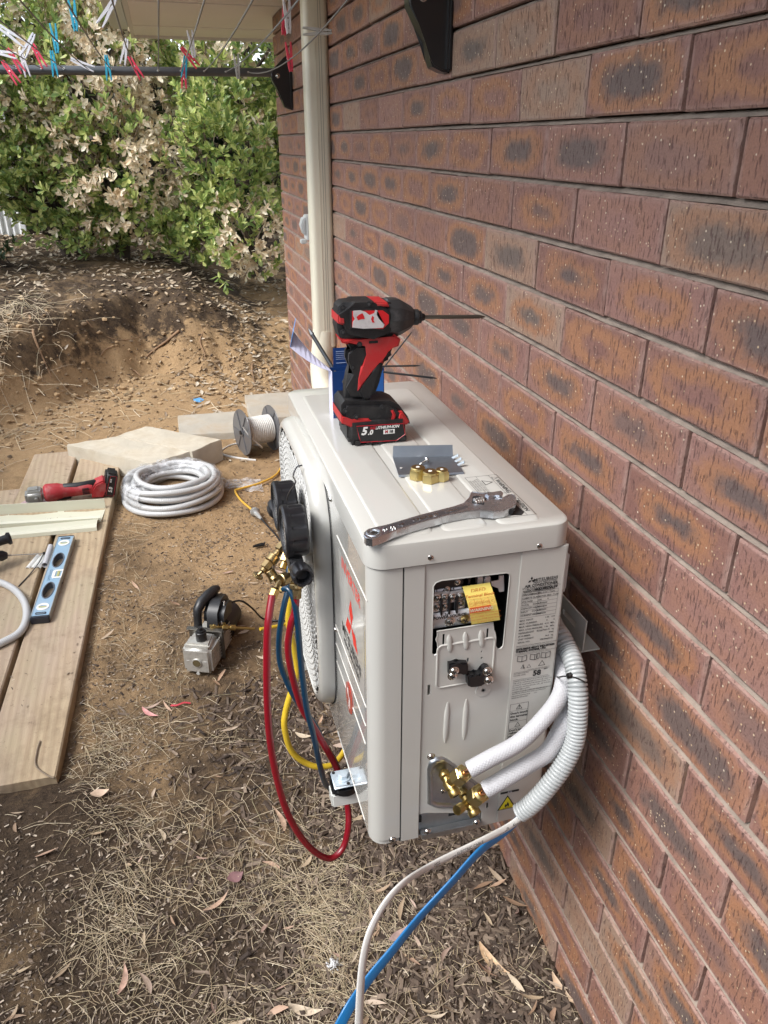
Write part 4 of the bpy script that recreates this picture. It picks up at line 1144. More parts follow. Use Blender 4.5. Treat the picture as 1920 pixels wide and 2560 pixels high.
# cable clamps
def clamp(pts, screws, th=.011):
    q = MB(); q.prism([NP(*p) for p in pts], th, frame((0, YN + .002, 0), (1, 0, 0), (0, 0, 1)), .0022)
    o_ = obj('cable_clamp', q, BLK, ac)
    s_ = MB()
    for u, v in screws: x_, z_ = NP(u, v); screw(s_, (x_, YN + .002 - th, z_), (0, -1, 0), .0058)
    objs('clamp_screw', s_, [CHROME, DARK], o_)
clamp([(392, 970), (470, 968), (495, 958), (545, 962), (550, 985), (548, 1050), (515, 1062), (485, 1050), (462, 1032), (445, 1050), (440, 1075), (415, 1080), (392, 1060)], [(430, 1020), (416, 1058)])
clamp([(540, 1065), (560, 1052), (590, 1052), (610, 1058), (640, 1045), (665, 1040), (668, 1000), (690, 985), (722, 992), (733, 1020), (730, 1080), (715, 1108), (690, 1112), (665, 1100), (660, 1140), (610, 1150), (570, 1152), (545, 1140)], [(698, 1012), (708, 1085)], .014)
# rating label lettering
mb = MB()
def T(s_, u, v, size, bold=0., align='CENTER', sp=1.): x_, z_ = NP(u, v); mb.text(s_, size, frame((x_, YN - .0005, z_), (1, 0, 0), (0, 0, 1)), bold, 0, align, spacing=sp)
MD = frame((0, YN - .0005, 0), (1, 0, 0), (0, 0, 1)); x_, z_ = NP(1085, 300); diamonds(mb, MD, x_ + .001, z_, .0058)
T('MITSUBISHI', 1208, 286, .0064, .00018, sp=1.12); T('HEAVY INDUSTRIES', 1205, 307, .0040, .00006)
T('AIR CONDITIONER', 1172, 334, .0056, .0002); T('SPLIT TYPE ( OUTDOOR UNIT )', 1172, 352, .0040)
T('MODEL', 1092, 375, .0044); T('DXC09ZSA-W', 1215, 360, .0052, .0003); T('SERVICE CODE', 1090, 394, .0036); T('DXC09ZSA-W', 1218, 378, .0036)
a, b_ = NP(1012, 410), NP(1310, 388); zt_, zb2 = .9995, .9555
XL, XR, XM = -.2030, -.1495, -.1790
for zz in (.9995, .9945, .9885, .9825, .9765, .9705, .9645, .9585): mb.quad((XL, YN - .0005, zz), (XR, YN - .0005, zz), (XR, YN - .0005, zz + .00035), (XL, YN - .0005, zz + .00035))
for xx in (XL, XM, XR): mb.quad((xx, YN - .0005, .9585), (xx + .0003, YN - .0005, .9585), (xx + .0003, YN - .0005, .9995), (xx, YN - .0005, .9995))
rows_ = [('POWER SUPPLY', '220-240V~ 50Hz'), ('PERFORMANCE', 'ISO 5151 : T1,H1'), ('CLIMATE CLASS', 'AS/NZS 3823 : T1,H1'), ('VOLTAGE', '230         V'), ('TOTAL     COOLING', '2.5     kW'), ('CAPACITY HEATING', '3.2     kW'), ('INPUT      COOLING', '0.51   kW'), ('CURRENT HEATING', '0.68   kW')]
for i, (l1, r1) in enumerate(rows_):
    zz = 1.0018 - i * .0056 - (0.0 if i == 0 else .0)
    mb.text(l1, .0036, frame((XL + .0008, YN - .0005, zz), (1, 0, 0), (0, 0, 1)), .00006, align='LEFT'); mb.text(r1, .0034, frame((XM + .0010, YN - .0005, zz), (1, 0, 0), (0, 0, 1)), .00006, align='LEFT')
rows_ = [('MAX. INPUT', '1.90    kW'), ('MAX. CURRENT', '9         A'), ('MAX. HIGH PRESSURE', '4.15   MPa'), ('MAX. LOW PRESSURE', '1.86   MPa'), ('REFRIGERANT    R32(675)', '0.75   kg'), ('IP NUMBER', 'IPX4'), ('UNIT WEIGHT', '34.5   kg'), ('SERIAL NO.', '398100605CE')]
for i, (l1, r1) in enumerate(rows_):
    zz = .9545 - i * .0052; mb.text(l1, .0037, frame((XL, YN - .0005, zz), (1, 0, 0), (0, 0, 1)), .00005, align='LEFT'); mb.text(r1, .0035, frame((XR, YN - .0005, zz), (1, 0, 0), (0, 0, 1)), .00005, align='RIGHT')
def TZ(s_, z, size, bold=0., x=None, al='LEFT'): mb.text(s_, size, frame(((XL - .0015) if x is None else x, YN - .0005, z), (1, 0, 0), (0, 0, 1)), bold, align=al)
def HL(z, x0=None, x1=None): mb.quad(((x0 or XL - .002), YN - .0005, z), ((x1 or XR), YN - .0005, z), ((x1 or XR), YN - .0005, z + .00035), ((x0 or XL - .002), YN - .0005, z + .00035))
TZ('SEE AN INSTALLATION MANUAL FOR FIELD CHARGE', .9120, .0026); HL(.9095)
TZ('MITSUBISHI HEAVY INDUSTRIES', .9065, .0042, .0003); TZ('THERMAL SYSTEMS, LTD.', .9025, .0042, .0003); TZ('2-3, MARUNOUCHI 3-CHOME, CHIYODA-KU, TOKYO, JAPAN', .8988, .0022); HL(.8965)
# book symbols
for cx in (-.1940, -.1745, -.1575):
    for sx in (-1, 1): mb.tube([V((cx, YN - .0005, .8845)), V((cx + sx * .007, YN - .0005, .8862)), V((cx + sx * .007, YN - .0005, .8950)), V((cx, YN - .0005, .8935)), V((cx, YN - .0005, .8845))], .00035, 4, caps=False)
mb.text('i', .009, frame((-.1710, YN - .0005, .8895), (1, 0, 0), (0, 0, 1)), .0003)
tri(mb, MD, -.1820, .8745, .0035); tri(mb, MD, -.1620, .8755, .0055); mb.tube([V((x, YN - .0005, z)) for x, z in ((-.1925, .879), (-.1885, .8725), (-.1905, .8725), (-.1905, .879), (-.1945, .8725))], .0003, 4, caps=False)
TZ('Complies with AS/NZS 4755.3.1', .8685, .0026, 0, -.1830); HL(.8665)
TZ('OUTSIDE SOUND', .8645, .0030); TZ('POWER LEVEL', .8610, .0030); TZ('58', .8600, .0125, .0006, -.1745); TZ('dBA', .8655, .0035, .0001, -.1580); HL(.8535)
for i, s_ in enumerate(('LOWER LEVELS REDUCE NOISE NUISANCE.', 'THE LEVEL SHOWN ABOVE MAY BE USED TO', 'ESTIMATE WHETHER THE NOISE FROM THE', 'PROPOSED INSTALLATION WILL BE WITHIN', 'ACCEPTABLE LIMITS.', 'CONSULT YOUR SUPPLIER BEFORE INSTALLATION')): TZ(s_, .8510 - i * .0038, .0030)
TZ('ELECTRICAL WIRING MUST BE IN ACCORDANCE', .8280 + .0005, .0024); HL(.8310); TZ('MANUFACTURING YEAR        2022', .8245, .0026); TZ('MADE IN THAILAND', .8210, .0028)
# do-not-touch label
BXL, BXR = -.2055, -.1765
def fr(x0, z0, x1, z1, w=.0005):
    for a, b_, c, d in ((x0, z0, x1, z0 + w), (x0, z1 - w, x1, z1), (x0, z0, x0 + w, z1), (x1 - w, z0, x1, z1)): mb.quad((a, YN - .0005, b_), (c, YN - .0005, b_), (c, YN - .0005, d), (a, YN - .0005, d))
ztp = .8100
fr(BXL, ztp - .0225 * 3 + .0005, BXR, ztp)
for zz in (ztp - .0130, ztp - .0335, ztp - .0460): HL(zz, BXL, BXR)
tri(mb, MD, -.1910, ztp - .0075, .0052); tri(mb, MD, -.1910, ztp - .0405, .0048)
mb.text('!', .007, frame((-.191, YN - .0005, ztp - .0068), (1, 0, 0), (0, 0, 1)), .0002)
for s_, zz in (("Don't touch", .0175), ('the terminal', .0235), ('block.', .0295), ("Don't touch", .0495), ('refrigerant', .0550), ('pipings and', .0605), ('connections.', .0655)): mb.text(s_, .0056, frame((BXL + .0015, YN - .0005, ztp - zz), (1, 0, 0), (0, 0, 1)), .00018, align='LEFT')
mb.text('>PET<  RSA012A068', .0030, frame((BXL, YN - .0005, ztp - .0705), (1, 0, 0), (0, 0, 1)), align='LEFT')
obj('rating_label', mb, INK, side, smooth=None)
# R32 flammable sign
mb = MB(); tz = .6005
mb.prism([(-.2115, tz), (-.1805, tz + .0), (-.196, tz + .029)], .0003, frame((0, YN - .0003, 0), (1, 0, 0), (0, 0, 1)))
r32 = obj('gas_sign', mb, INK, side, smooth=None)
mb = MB(); mb.prism([(-.2088, tz + .0017), (-.1832, tz + .0017), (-.196, tz + .0255)], .0003, frame((0, YN - .0007, 0), (1, 0, 0), (0, 0, 1))); obj('yellow_face', mb, mat('sign_yellow', (.78, .66, .02), .4), r32, smooth=None)
mb = MB(); MS = frame((-.196, YN - .0012, tz + .0045), (1, 0, 0), (0, 0, 1))
mb.add([MS @ V((x * .8, y * .8, 0)) for x, y in ((-.003, 0), (-.0055, .004), (-.003, .009), (-.001, .007), (.0005, .0135), (.0035, .009), (.0045, .004), (.0025, 0), (.001, .005), (-.0005, .003))], [tuple(range(10))]); mb.quad(*[MS @ V(p) for p in ((-.007, -.0012, 0), (.007, -.0012, 0), (.007, -.0004, 0), (-.007, -.0004, 0))]); obj('flame', mb, INK, r32, smooth=None)
mb = MB(); mb.quad((-.2085, YN - .0004, tz + .0335), (-.1775, YN - .0004, tz + .0335), (-.1775, YN - .0004, tz + .0375), (-.2085, YN - .0004, tz + .0375)); bar = obj('gas_bar', mb, INK, side, smooth=None)
mb = MB(); mb.text('R32', .0045, frame((-.193, YN - .0007, tz + .0354), (1, 0, 0), (0, 0, 1)), .0001); obj('lettering', mb, mat('tag_grey'), bar, smooth=None)
# ---------------- valve plate and stop valves
GALV = mat('galvanised', (.50, .53, .55), .34, 1., var=(25, .12), dirt=(45, (.25, .27, .29), .4), bump=(30, .1))
mb = MB()
ol = [(-.3400, .5765), (-.2366, .5745), (-.2366, .6030), (-.2480, .6045), (-.3300, .6272), (-.3400, .6270)]
mb.prism(ol, .0015, frame((0, YN + .0075, 0), (1, 0, 0), (0, 0, 1)), 0)
mb.bx((-.337, YN - .006, .5775), (-.239, YN + .006, .5895), .0015)
lowpl = obj('valve_plate', mb, GALV, ac, smooth=30)
mb = MB()
tri_o = [VP(468, 640), VP(466, 400), VP(480, 350), VP(520, 316), VP(575, 312), VP(625, 340), VP(820, 500), VP(845, 540), VP(842, 590), VP(800, 640), VP(700, 668), VP(520, 662)]
cx = sum(p[0] for p in tri_o) / 12; cz = sum(p[1] for p in tri_o) / 12
b = bmesh.new(); pv = None
for s_, y_ in ((1.0, YN + .0022), (.97, YN - .0015), (.90, YN - .0030), (.84, YN - .0018), (.80, YN + .0010)):
    cur = [b.verts.new((cx + (x - cx) * s_, y_, cz + (z - cz) * s_)) for x, z in [tri_o[0]] + tri_o[1:]]
    if pv:
        for i in range(12): b.faces.new((pv[i], pv[(i + 1) % 12], cur[(i + 1) % 12], cur[i]))
    pv = cur
b.faces.new(pv)
bmesh.ops.recalc_face_normals(b, faces=b.faces[:])
vr = obj('valve_recess', MB().bm(b), GALV, lowpl, smooth=50)
mb = MB()
for u, v in ((493, 312),): x_, z_ = VP(u, v); screw(mb, (x_, YN + .002, z_), (0, -1, 0), .0048)
for u, v, dy in ((457, 803, -.006), (793, 740, -.006), (573, 553, .003)): x_, z_ = VP(u, v); screw(mb, (x_, YN + dy, z_), (0, -1, 0), .0045)
objs('plate_screw', mb, [CHROME, DARK], lowpl)
mb = MB(); a, b_ = VP(620, 740), VP(695, 690); mb.bx((a[0], YN + .0055, a[1]), (b_[0], YN + .0066, b_[1])); mb.bx((-.3395, YN + .003, .6075), (-.3355, YN + .0062, .6195)); objs('notch', mb, DARK, lowpl, smooth=None)
def stopvalve(u0, v0, un, vn, ub, vb, sc=1., extra=None):
    """body runs from (u0,v0) top to (ub,vb) end port; nut branch towards (un,vn)"""
    o_ = MB(); yo = YN - .012
    a = V((VP(u0, v0)[0], YN - .004, VP(u0, v0)[1])); e = onY(900 + ub / 2.765, 1780 + vb / 2.765, YN - .030); n_p = onY(900 + un / 2.765, 1780 + vn / 2.765, YN - .034)
    d = (e - a).normalized(); m_ = a.lerp(e, .55)
    o_.tube([a - d * .004, a, a + d * .006, m_ - d * .006, m_, m_ + d * .008, e - d * .008, e], [.004, .0085, .0085, .0070, .0095, .0095, .0078, .0078][:8], 16)
    o_.cyl(e - d * .004, e + d * .006, .0088 * sc, n=18, bev=.001)
    o_.box(m_, (.020, .014, .016), (n_p - m_).to_track_quat('X', 'Z').to_matrix().to_4x4(), bev=.004)
    br = (n_p - m_).normalized(); o_.cyl(m_, n_p, .0075, n=16)
    o_.cyl(a, a + V((0, -.010, 0)), .0075, n=16, bev=.001)
    s_ = obj('stop_valve', o_, BRASS, ac, smooth=45)
    h = MB(); h.cyl(e + d * .0055, e + d * .0066, .0052, n=14); h.cyl(a + V((0, -.0095, 0)), a + V((0, -.0106, 0)), .0040, n=6); objs('port_bore', h, DARK, s_, smooth=None)
    nn = MB(); nn.hexnut(n_p - br * .012, n_p + br * .010, .0135 * sc); nn.cyl(n_p + br * .0100, n_p + br * .0125, .0095 * sc, .007, n=18)
    obj('flare_nut', nn, BRASSN, s_, smooth=30)
    if extra:
        x = MB(); q = onY(900 + extra[0] / 2.765, 1780 + extra[1] / 2.765, YN - .036); dd = (q - m_).normalized(); x.cyl(m_, q, .0062, n=14); 
        x.tube([q - dd * (.012 - i * .0012) for i in range(11)], [.0068 if i % 2 else .0076 for i in range(11)], 14); obj('service_port', x, BRASS, s_, smooth=40)
    return n_p, br
n1, br1 = stopvalve(570, 405, 695, 438, 650, 555)
n2, br2 = stopvalve(700, 535, 815, 575, 787, 690, 1.12, (670, 680))
# side handle (back right)
mb = MB(); 
mb.prism([(YN + .01, .985), (YN + .01, 1.045), (YN + .05, 1.045), (YN + .06, .985)], .010, frame((XB, 0, 0), (0, 1, 0), (0, 0, 1)), .003)
for zz in (.995, 1.010, 1.025): mb.bx((XB + .009, YN + .016, zz), (XB + .0115, YN + .03, zz + .008))
obj('rear_sensor_cover', mb, mat('grille_white'), ac)
mb = MB(); mb.bx((XB - .003, YN + .012, ZB + .012), (XB + .002, YF - .01, ZT - .036)); obj('back_frame', mb, PAINT, ac, smooth=None)
mb = MB(); 
for i in range(44): y_ = YN + .03 + i * .0148; mb.bx((XB + .003, y_, ZB + .03), (XB + .0045, y_ + .010, ZT - .05))
fins = obj('coil_fin', mb, mat('fin_dark', (.10, .11, .12), .5, .8), ac, smooth=None); fins['kind'] = 'stuff'

# ================================================================== WALL BRACKET
wb_ = thing('wall_bracket', 'pale grey steel wall bracket with slotted rail and arms carrying the air conditioner', 'bracket', (0, .45, .8))
BW = mat('bracket_white', (.68, .69, .65), .35, coat=.3)
mb = MB()
def rlist(w, pts): return pts
# slotted rail: vertical web proud of the wall, lower flange against the bricks
web = [(.208, .858), (.82, .858), (.82, .800), (.208, .800)]
M_ = frame((-.036, 0, 0), (0, 1, 0), (0, 0, 1))
slots_ = [[(y + dy * .5, z) for dy, z in ((-.045, .836), (-.045, .826), (.045, .826), (.045, .836))] for y in (.26, .40, .55, .70)]
mb.plate(web, slots_, .0025, frame((-.034, 0, 0), (0, 1, 0), (0, 0, 1)))
mb.bx((-.036, .208, .7975), (-.002, .82, .8002))
obj('rail', mb, BW, wb_, smooth=None)
for i, y_ in enumerate((.27, .66)):
    mb = MB()
    mb.bx((-.4480, y_ - .015, .5140), (-.026, y_ + .015, .5440), .003)
    mb.bx((-.026, y_ - .015, .5060), (-.004, y_ + .015, .79), .003)
    arm = obj('arm', mb, BW, wb_)
    mb = MB(); mb.box((-.4220, y_, .549), (.050, .038, .012), bev=.004); mb.cyl((-.422, y_, .544), (-.422, y_, .5565), .023, n=20); obj('rubber_pad', mb, BLK, arm)
    mb = MB(); mb.box((-.4190, y_, .5620), (.054, .044, .008), bev=.0040, seg=3); pt = obj('mount_plate', mb, mat('blue_zinc', (.58, .66, .72), .35, .45, var=(30, .06)), arm)
    mb = MB(); mb.cyl((-.424, y_, .5665), (-.424, y_, .5685), .0125, n=22); mb.hexnut((-.424, y_, .5685), (-.424, y_, .5755), .009); obj('bolt', mb, mat('blue_zinc'), pt, smooth=30)
    mb = MB(); 
    for dx, dy in ((-.020, .014), (.0, -.016)): mb.cyl((-.419 + dx, y_ + dy, .5662), (-.419 + dx, y_ + dy, .5672), .0028, n=10)
    objs('bolt_hole', mb, DARK, pt, smooth=None)
# ================================================================== PIPES AND CABLES AT THE UNIT
def NPt(u, v, y): return onY(1000 + u / 3.318, 1360 + v / 3.318, y)
def VPt(u, v, y): return onY(900 + u / 2.765, 1780 + v / 2.765, y)
WFOAM = mat('white_foam', (.47, .47, .485), .55)
def foam(path, r, name, label):
    t = thing(name, label, 'pipe', path[0], 'insulated refrigerant pipes')
    p = resample(smooth_path(path, 14), .0011); mb = MB(); n = 60
    s_ = 0; tan = None; pts = p; m = len(pts)
    # sweep with small woven dimples
    tans = [(pts[min(i + 1, m - 1)] - pts[max(i - 1, 0)]).normalized() for i in range(m)]
    nrm = tans[0].orthogonal().normalized(); vs = []
    for i in range(m):
        if i:
            nrm = tans[i - 1].rotation_difference(tans[i]) @ nrm; nrm = (nrm - tans[i] * nrm.dot(tans[i])).normalized()
        bn = tans[i].cross(nrm); end = min(1, .35 + i * .25)
        for k in range(n):
            a = 2 * PI * k / n
            rr = r * (1 + .07 * math.cos(a * 15) * math.cos(2 * PI * i / 4.6)) * (.96 + .04 * end)
            vs.append(pts[i] + nrm * math.cos(a) * rr + bn * math.sin(a) * rr)
    fs = [(i * n + k, i * n + (k + 1) % n, (i + 1) * n + (k + 1) % n, (i + 1) * n + k) for i in range(m - 1) for k in range(n)]
    fs.append(tuple(range(n))[::-1]); mb.add(vs, fs); obj('insulation', mb, WFOAM, t, smooth=60)
    mb = MB(); d = (p[3] - p[0]).normalized(); mb.cyl(p[0] - d * .0005, p[0] + d * .001, r * .45, n=16); obj('insulation_bore', mb, mat('foam_grey', (.35, .35, .35), .8), t, smooth=None)
    return t, p[0], d
p1 = [VPt(755, 400, YN - .045), VPt(900, 320, YN - .047), VPt(1100, 210, YN - .045), NPt(1200, 1440, YN - .035), NPt(1320, 1270, YN - .02), NPt(1352, 1130, YN + .0), NPt(1335, 1000, YN + .02), NPt(1305, 900, YN + .045), NPt(1270, 780, YN + .08), NPt(1240, 640, YN + .12)]
t1, e1, d1 = foam(p1, .0118, 'insulated_pipe', 'upper of two white insulated pipes bending round the unit corner')
p2 = [VPt(865, 540, YN - .045), VPt(1000, 460, YN - .047), VPt(1150, 370, YN - .045), VPt(1300, 270, YN - .038), NPt(1360, 1480, YN - .028), NPt(1400, 1330, YN - .008), NPt(1405, 1180, YN + .02), NPt(1385, 1030, YN + .045), NPt(1350, 900, YN + .07), NPt(1300, 720, YN + .12)]
t2, e2, d2 = foam(p2, .0125, 'insulated_pipe', 'lower of two white insulated pipes running into the larger brass valve')
COPPER = mat('copper', (.85, .42, .25), .25, 1.)
mb = MB(); mb.tube([n1 + br1 * .008, e1, e1 + d1 * .02], .0035, 12); obj('copper_pipe', mb, COPPER, t1)
mb = MB(); mb.tube([n2 + br2 * .008, e2, e2 + d2 * .02], .0050, 12); obj('copper_pipe', mb, COPPER, t2)
CG = mat('conduit_grey', (.42, .44, .44), .35, coat=.3)
def corrugated(path, r, amp=.10, pitch=4, step=.0011, n=18):
    p = resample(smooth_path(path, 14), step); m = len(p)
    mb = MB(); mb.tube(p, [r * (1 - amp * max(0, math.cos(2 * PI * i / pitch)) ** 2) for i in range(m)], n, caps=False)
    return mb, p
pc = [VPt(1098, 700, YN - .05), VPt(1170, 650, YN - .055), VPt(1260, 560, YN - .06), VPt(1385, 400, YN - .058), VPt(1468, 245, YN - .052), VPt(1500, 100, YN - .046), NPt(1475, 1220, YN - .03), NPt(1445, 1010, YN - .005), NPt(1395, 880, YN + .02), NPt(1340, 770, YN + .04), NPt(1290, 700, YN + .07), NPt(1250, 600, YN + .12)]
mb, pp = corrugated(pc, .0145, .22, 7, .0008, 26)
ct = thing('corrugated_conduit', 'grey corrugated conduit curving down round the back corner of the unit', 'conduit', pp[0])
obj('tube', mb, CG, ct, smooth=75)
mb = MB(); d = (pp[3] - pp[0]).normalized(); mb.cyl(pp[0] + d * .001, pp[0] + d * .002, .0122, n=20); obj('tube_bore', mb, mat('bore_grey', (.10, .10, .10), .8), ct, smooth=None)
# cable tie
tc_ = NPt(1412, 1098, YN - .012)
mb = MB()
band = [NPt(1312, 1108, YN - .014), NPt(1350, 1098, YN - .040), NPt(1400, 1098, YN - .046), NPt(1450, 1108, YN - .048), NPt(1500, 1128, YN - .042), NPt(1532, 1150, YN - .02), NPt(1500, 1135, YN + .02), NPt(1400, 1100, YN + .03), NPt(1320, 1100, YN + .01)]
mb.tube(smooth_path(band, 6, True), .0022, 8, closed=True, flat=.45, up=V((0, 0, 1)))
mb.box(NPt(1405, 1092, YN - .050), (.008, .006, .007), bev=.001); mb.tube([NPt(1405, 1092, YN - .052), NPt(1415, 1072, YN - .058)], .0016, 6)
tag(obj('cable_tie', mb, BLK), 'black cable tie strapping the pipes and conduit together', 'cable tie')
# white flat cable
def flatcable(path, w, h, name, label, cat, m, ribs=0):
    p = resample(smooth_path(path, 12), .006); k = len(p); mb = MB()
    sec = []
    nn = 28
    for i in range(nn):
        a = 2 * PI * i / nn; x = math.cos(a) * w / 2; y = math.sin(a); yy = (abs(y) ** .6) * math.copysign(1, y) * h / 2
        if ribs: yy *= 1 + .12 * math.cos(x / w * 2 * PI * ribs)
        sec.append((x, yy))
    vs = []; tans = [(p[min(i + 1, k - 1)] - p[max(i - 1, 0)]).normalized() for i in range(k)]
    for i in range(k):
        view = (CAM - p[i]).normalized(); side_ = tans[i].cross(V((.25, -1, .45)).normalized()).normalized(); up_ = side_.cross(tans[i]).normalized()
        tw = .35 * math.sin(i / k * 5)
        s2 = side_ * math.cos(tw) + up_ * math.sin(tw); u2 = up_ * math.cos(tw) - side_ * math.sin(tw)
        vs += [p[i] + s2 * a + u2 * b_ for a, b_ in sec]
    fs = [(i * nn + q, i * nn + (q + 1) % nn, (i + 1) * nn + (q + 1) % nn, (i + 1) * nn + q) for i in range(k - 1) for q in range(nn)]
    fs += [tuple(range(nn))[::-1], tuple((k - 1) * nn + q for q in range(nn))]
    mb.add(vs, fs); t = thing(name, label, cat, p[0]); obj('sheath', mb, m, t, smooth=60)
    return t, p, tans
wp = [VPt(1240, 560, YN - .05), onY(1292, 2052, .055), onY(1200, 2104, .035), onY(1085, 2160, .01), onY(1000, 2215, -.03), onY(938, 2300, -.06), onY(908, 2400, -.08), onY(897, 2560, -.10), onY(892, 2760, -.12), onY(900, 3000, -.14)]
wt, wpp, wtan = flatcable(wp, .0118, .0058, 'white_cable', 'white flat electric cable hanging out of the grey conduit end', 'cable', mat('cable_white', (.60, .585, .55), .4, var=(20, .05)), 1)
mb = MB(); txt = 'V-90 ELECTRIC CABLE  450/750V  TURNER'
L0 = 0
idx = 6
for ch, f0 in (('TURNER    450/750V', .075), ('V-90 ELECTRIC CABLE', .16), ('2022', .215)):
    i = int(f0 / .006); q = wpp[i]; tdir = -wtan[i]; side_ = wtan[i].cross(V((.25, -1, .45)).normalized()).normalized(); up_ = side_.cross(wtan[i]).normalized()
    if tdir.x < 0: tdir = -tdir
    if up_.y > 0: up_ = -up_
    xx = tdir; zz = up_; yy = zz.cross(xx); mb.text(ch, .0062, frame(q + up_ * .0036, xx, yy), .0001)
obj('lettering', mb, mat('grey_ink', (.10, .10, .10), .6), wt, smooth=None)
bp_ = [VPt(1240, 600, YN - .04), onY(1270, 2072, .075), onY(1200, 2128, .055), onY(1130, 2205, .035), onY(1050, 2292, .015), onY(985, 2372, -.01), onY(925, 2445, -.03), onY(862, 2540, -.06), onY(790, 2700, -.09), onY(740, 2900, -.12)]
flatcable(bp_, .0165, .0050, 'blue_cable', 'bright blue flat ribbed cable hanging behind the white cable', 'cable', mat('cable_blue', (.008, .150, .38), .35, coat=.3), 5)

# ================================================================== MANIFOLD GAUGE SET
RUB = mat('gauge_rubber', (.010, .010, .012), .40, bump=(150, .15))
mg = thing('manifold_gauge_set', 'black twin gauge manifold with brass fittings hooked on the fan grille', 'gauge set', (-.475, .40, .95))
MX = -.478
def gauge(y, z, r=.0405):
    M = Matrix.Translation((MX + .022, y, z)) @ Matrix.Rotation(R(-90), 4, 'Y')     # local z -> -x
    mb = MB(); n = 96; prof = [(r * .93, 0), (r * .99, .003), (r * 1.0, .006), (r * 1.0, .024), (r * 1.03, .026), (r * 1.03, .033), (r * .97, .036), (r * .90, .036), (r * .88, .032)]
    vs = []
    for rr, zz in prof:
        for k in range(n):
            a = 2 * PI * k / n; q = rr * (1 - (.035 if (k % 8) in (0, 1) and .004 < zz < .025 else 0)); vs.append(M @ V((q * math.cos(a), q * math.sin(a), zz)))
    fs = [(i * n + k, i * n + (k + 1) % n, (i + 1) * n + (k + 1) % n, (i + 1) * n + k) for i in range(len(prof) - 1) for k in range(n)]
    fs.append(tuple(range(n))[::-1]); mb.add(vs, fs)
    g_ = obj('gauge', mb, RUB, mg, smooth=35)
    mb = MB(); mb.lathe([(r * .88, .0285), (r * .88, .0295)], M, 40); d_ = obj('dial', mb, mat('dial_white', (.70, .72, .72), .3), g_, smooth=None)
    mb = MB(); 
    for k in range(25):
        a = R(-140 + k * 11.6); mb.box(M @ V((r * .76 * math.cos(a), r * .76 * math.sin(a), .030)), (.001, .001, .006 if k % 4 == 0 else .003), Matrix.Rotation(a, 4, 'X'))
    mb.box(M @ V((0, .012, .0305)), (.001, .028, .0016)); objs('scale_mark', mb, INK, d_, smooth=None)
    mb = MB(); mb.lathe([(r * .885, .0325), (r * .885, .0330)], M, 40); obj('lens', mb, mat('lens_glass', (1, 1, 1), .02, trans=1., alpha=.35), g_, smooth=None)
gauge(.352, 1.008); gauge(.452, 1.006)
mb = MB()
mb.bx((MX - .010, .318, .950), (MX + .012, .512, .974), .003)
for y_ in (.352, .452): mb.cyl((MX + .004, y_, .965), (MX + .004, y_, .978), .008)
mb.cyl((MX, .306, .962), (MX, .320, .962), .010)
obj('valve_body', mb, mat('manifold_black', (.03, .03, .032), .4), mg)
def knob(c, ax, r):
    c = V(c); M = frame(c, V(ax).orthogonal(), V(ax).cross(V(ax).orthogonal())); mb = MB(); n = 72; vs = []
    prof = [(r * .55, 0), (r * .8, .003), (r * .95, .010), (r, .022), (r * .97, .031), (r * .86, .035), (r * .68, .035), (r * .60, .030), (r * .56, .018), (r * .2, .017)]
    for rr, zz in prof:
        for k in range(n):
            a = 2 * PI * k / n; q = rr * (1 - (.13 * max(0, math.cos(a * 6)) ** 2 if .005 < zz and rr > r * .7 else 0)); vs.append(M @ V((q * math.cos(a), q * math.sin(a), zz)))
    fs = [(i * n + k, i * n + (k + 1) % n, (i + 1) * n + (k + 1) % n, (i + 1) * n + k) for i in range(len(prof) - 1) for k in range(n)]
    fs += [tuple(range(n))[::-1], tuple((len(prof) - 1) * n + k for k in range(n))]
    mb.add(vs, fs); return mb
obj('knob', knob((MX + .003, .312, .962), (.05, -1, .12), .0172), RUB, mg, smooth=50)
obj('knob', knob((MX - .001, .514, .962), (0, 1, 0), .0172), RUB, mg, smooth=50)
BR2 = mat('used_brass', (.40, .29, .14), .32, 1., var=(80, .2), dirt=(60, (.30, .20, .09), .7), bump=(300, .2))
def fitting(pts, rs, name='fitting', m=None):
    """stepped brass fitting along a polyline, rs = list of (radius, hex?)"""
    mb = MB()
    for a, b, (r_, hx) in zip(pts, pts[1:], rs):
        if hx: mb.hexnut(a, b, r_)
        else: mb.cyl(a, b, r_, n=20, bev=r_ * .12)
    return obj(name, mb, m or BR2, mg, smooth=30)
def MP(a, b, y): return onY(640 + a / 9.217, 1350 + b / 9.217, y)
# four ports leaving the body
def seg(a, b, ts): a = V(a); b = V(b); return [a.lerp(b, t) for t in ts]
fitting(seg((MX, .43, .947), MP(140, 730, .40), [.0, .30, .46, .68, .90, 1.0]), [(.010, True), (.0065, False), (.0105, False), (.009, True), (.0055, False)])
mb = MB(); q0 = MP(140, 730, .40); q1 = MP(60, 800, .40); mb.cyl(q0, q1, .003); mb.cyl(q1 - V((0, 0, .0)), MP(25, 850, .40), .0095, n=22, bev=.001); obj('valve_cap', mb, BR2, mg)
mb = MB(); qa = MP(300, 700, .40); qb = MP(400, 850, .395); qc = MP(450, 930, .39)
mb.cyl(qa, qb, .0085, n=24, bev=.001); mb.cyl(qb, qc, .0095, n=24, bev=.001); mb.tube([qc, MP(500, 1000, .37), MP(560, 1060, .36)], .0025, 8); obj('coupling', mb, BR2, mg)
mb = MB(); mb.hexnut(MP(545, 1080, .36), MP(640, 1150, .355), .0068); obj('hose_end', mb, BRASS, mg, smooth=30)
fitting(seg((MX, .40, .947), MP(600, 660, .385), [.1, .62, 1.0]), [(.0095, True), (.0062, False)])
fitting(seg((MX + .002, .335, .940), MP(560, 930, .315), [.05, .42, .62, 1.0]), [(.0085, True), (.0075, False), (.0105, False)])
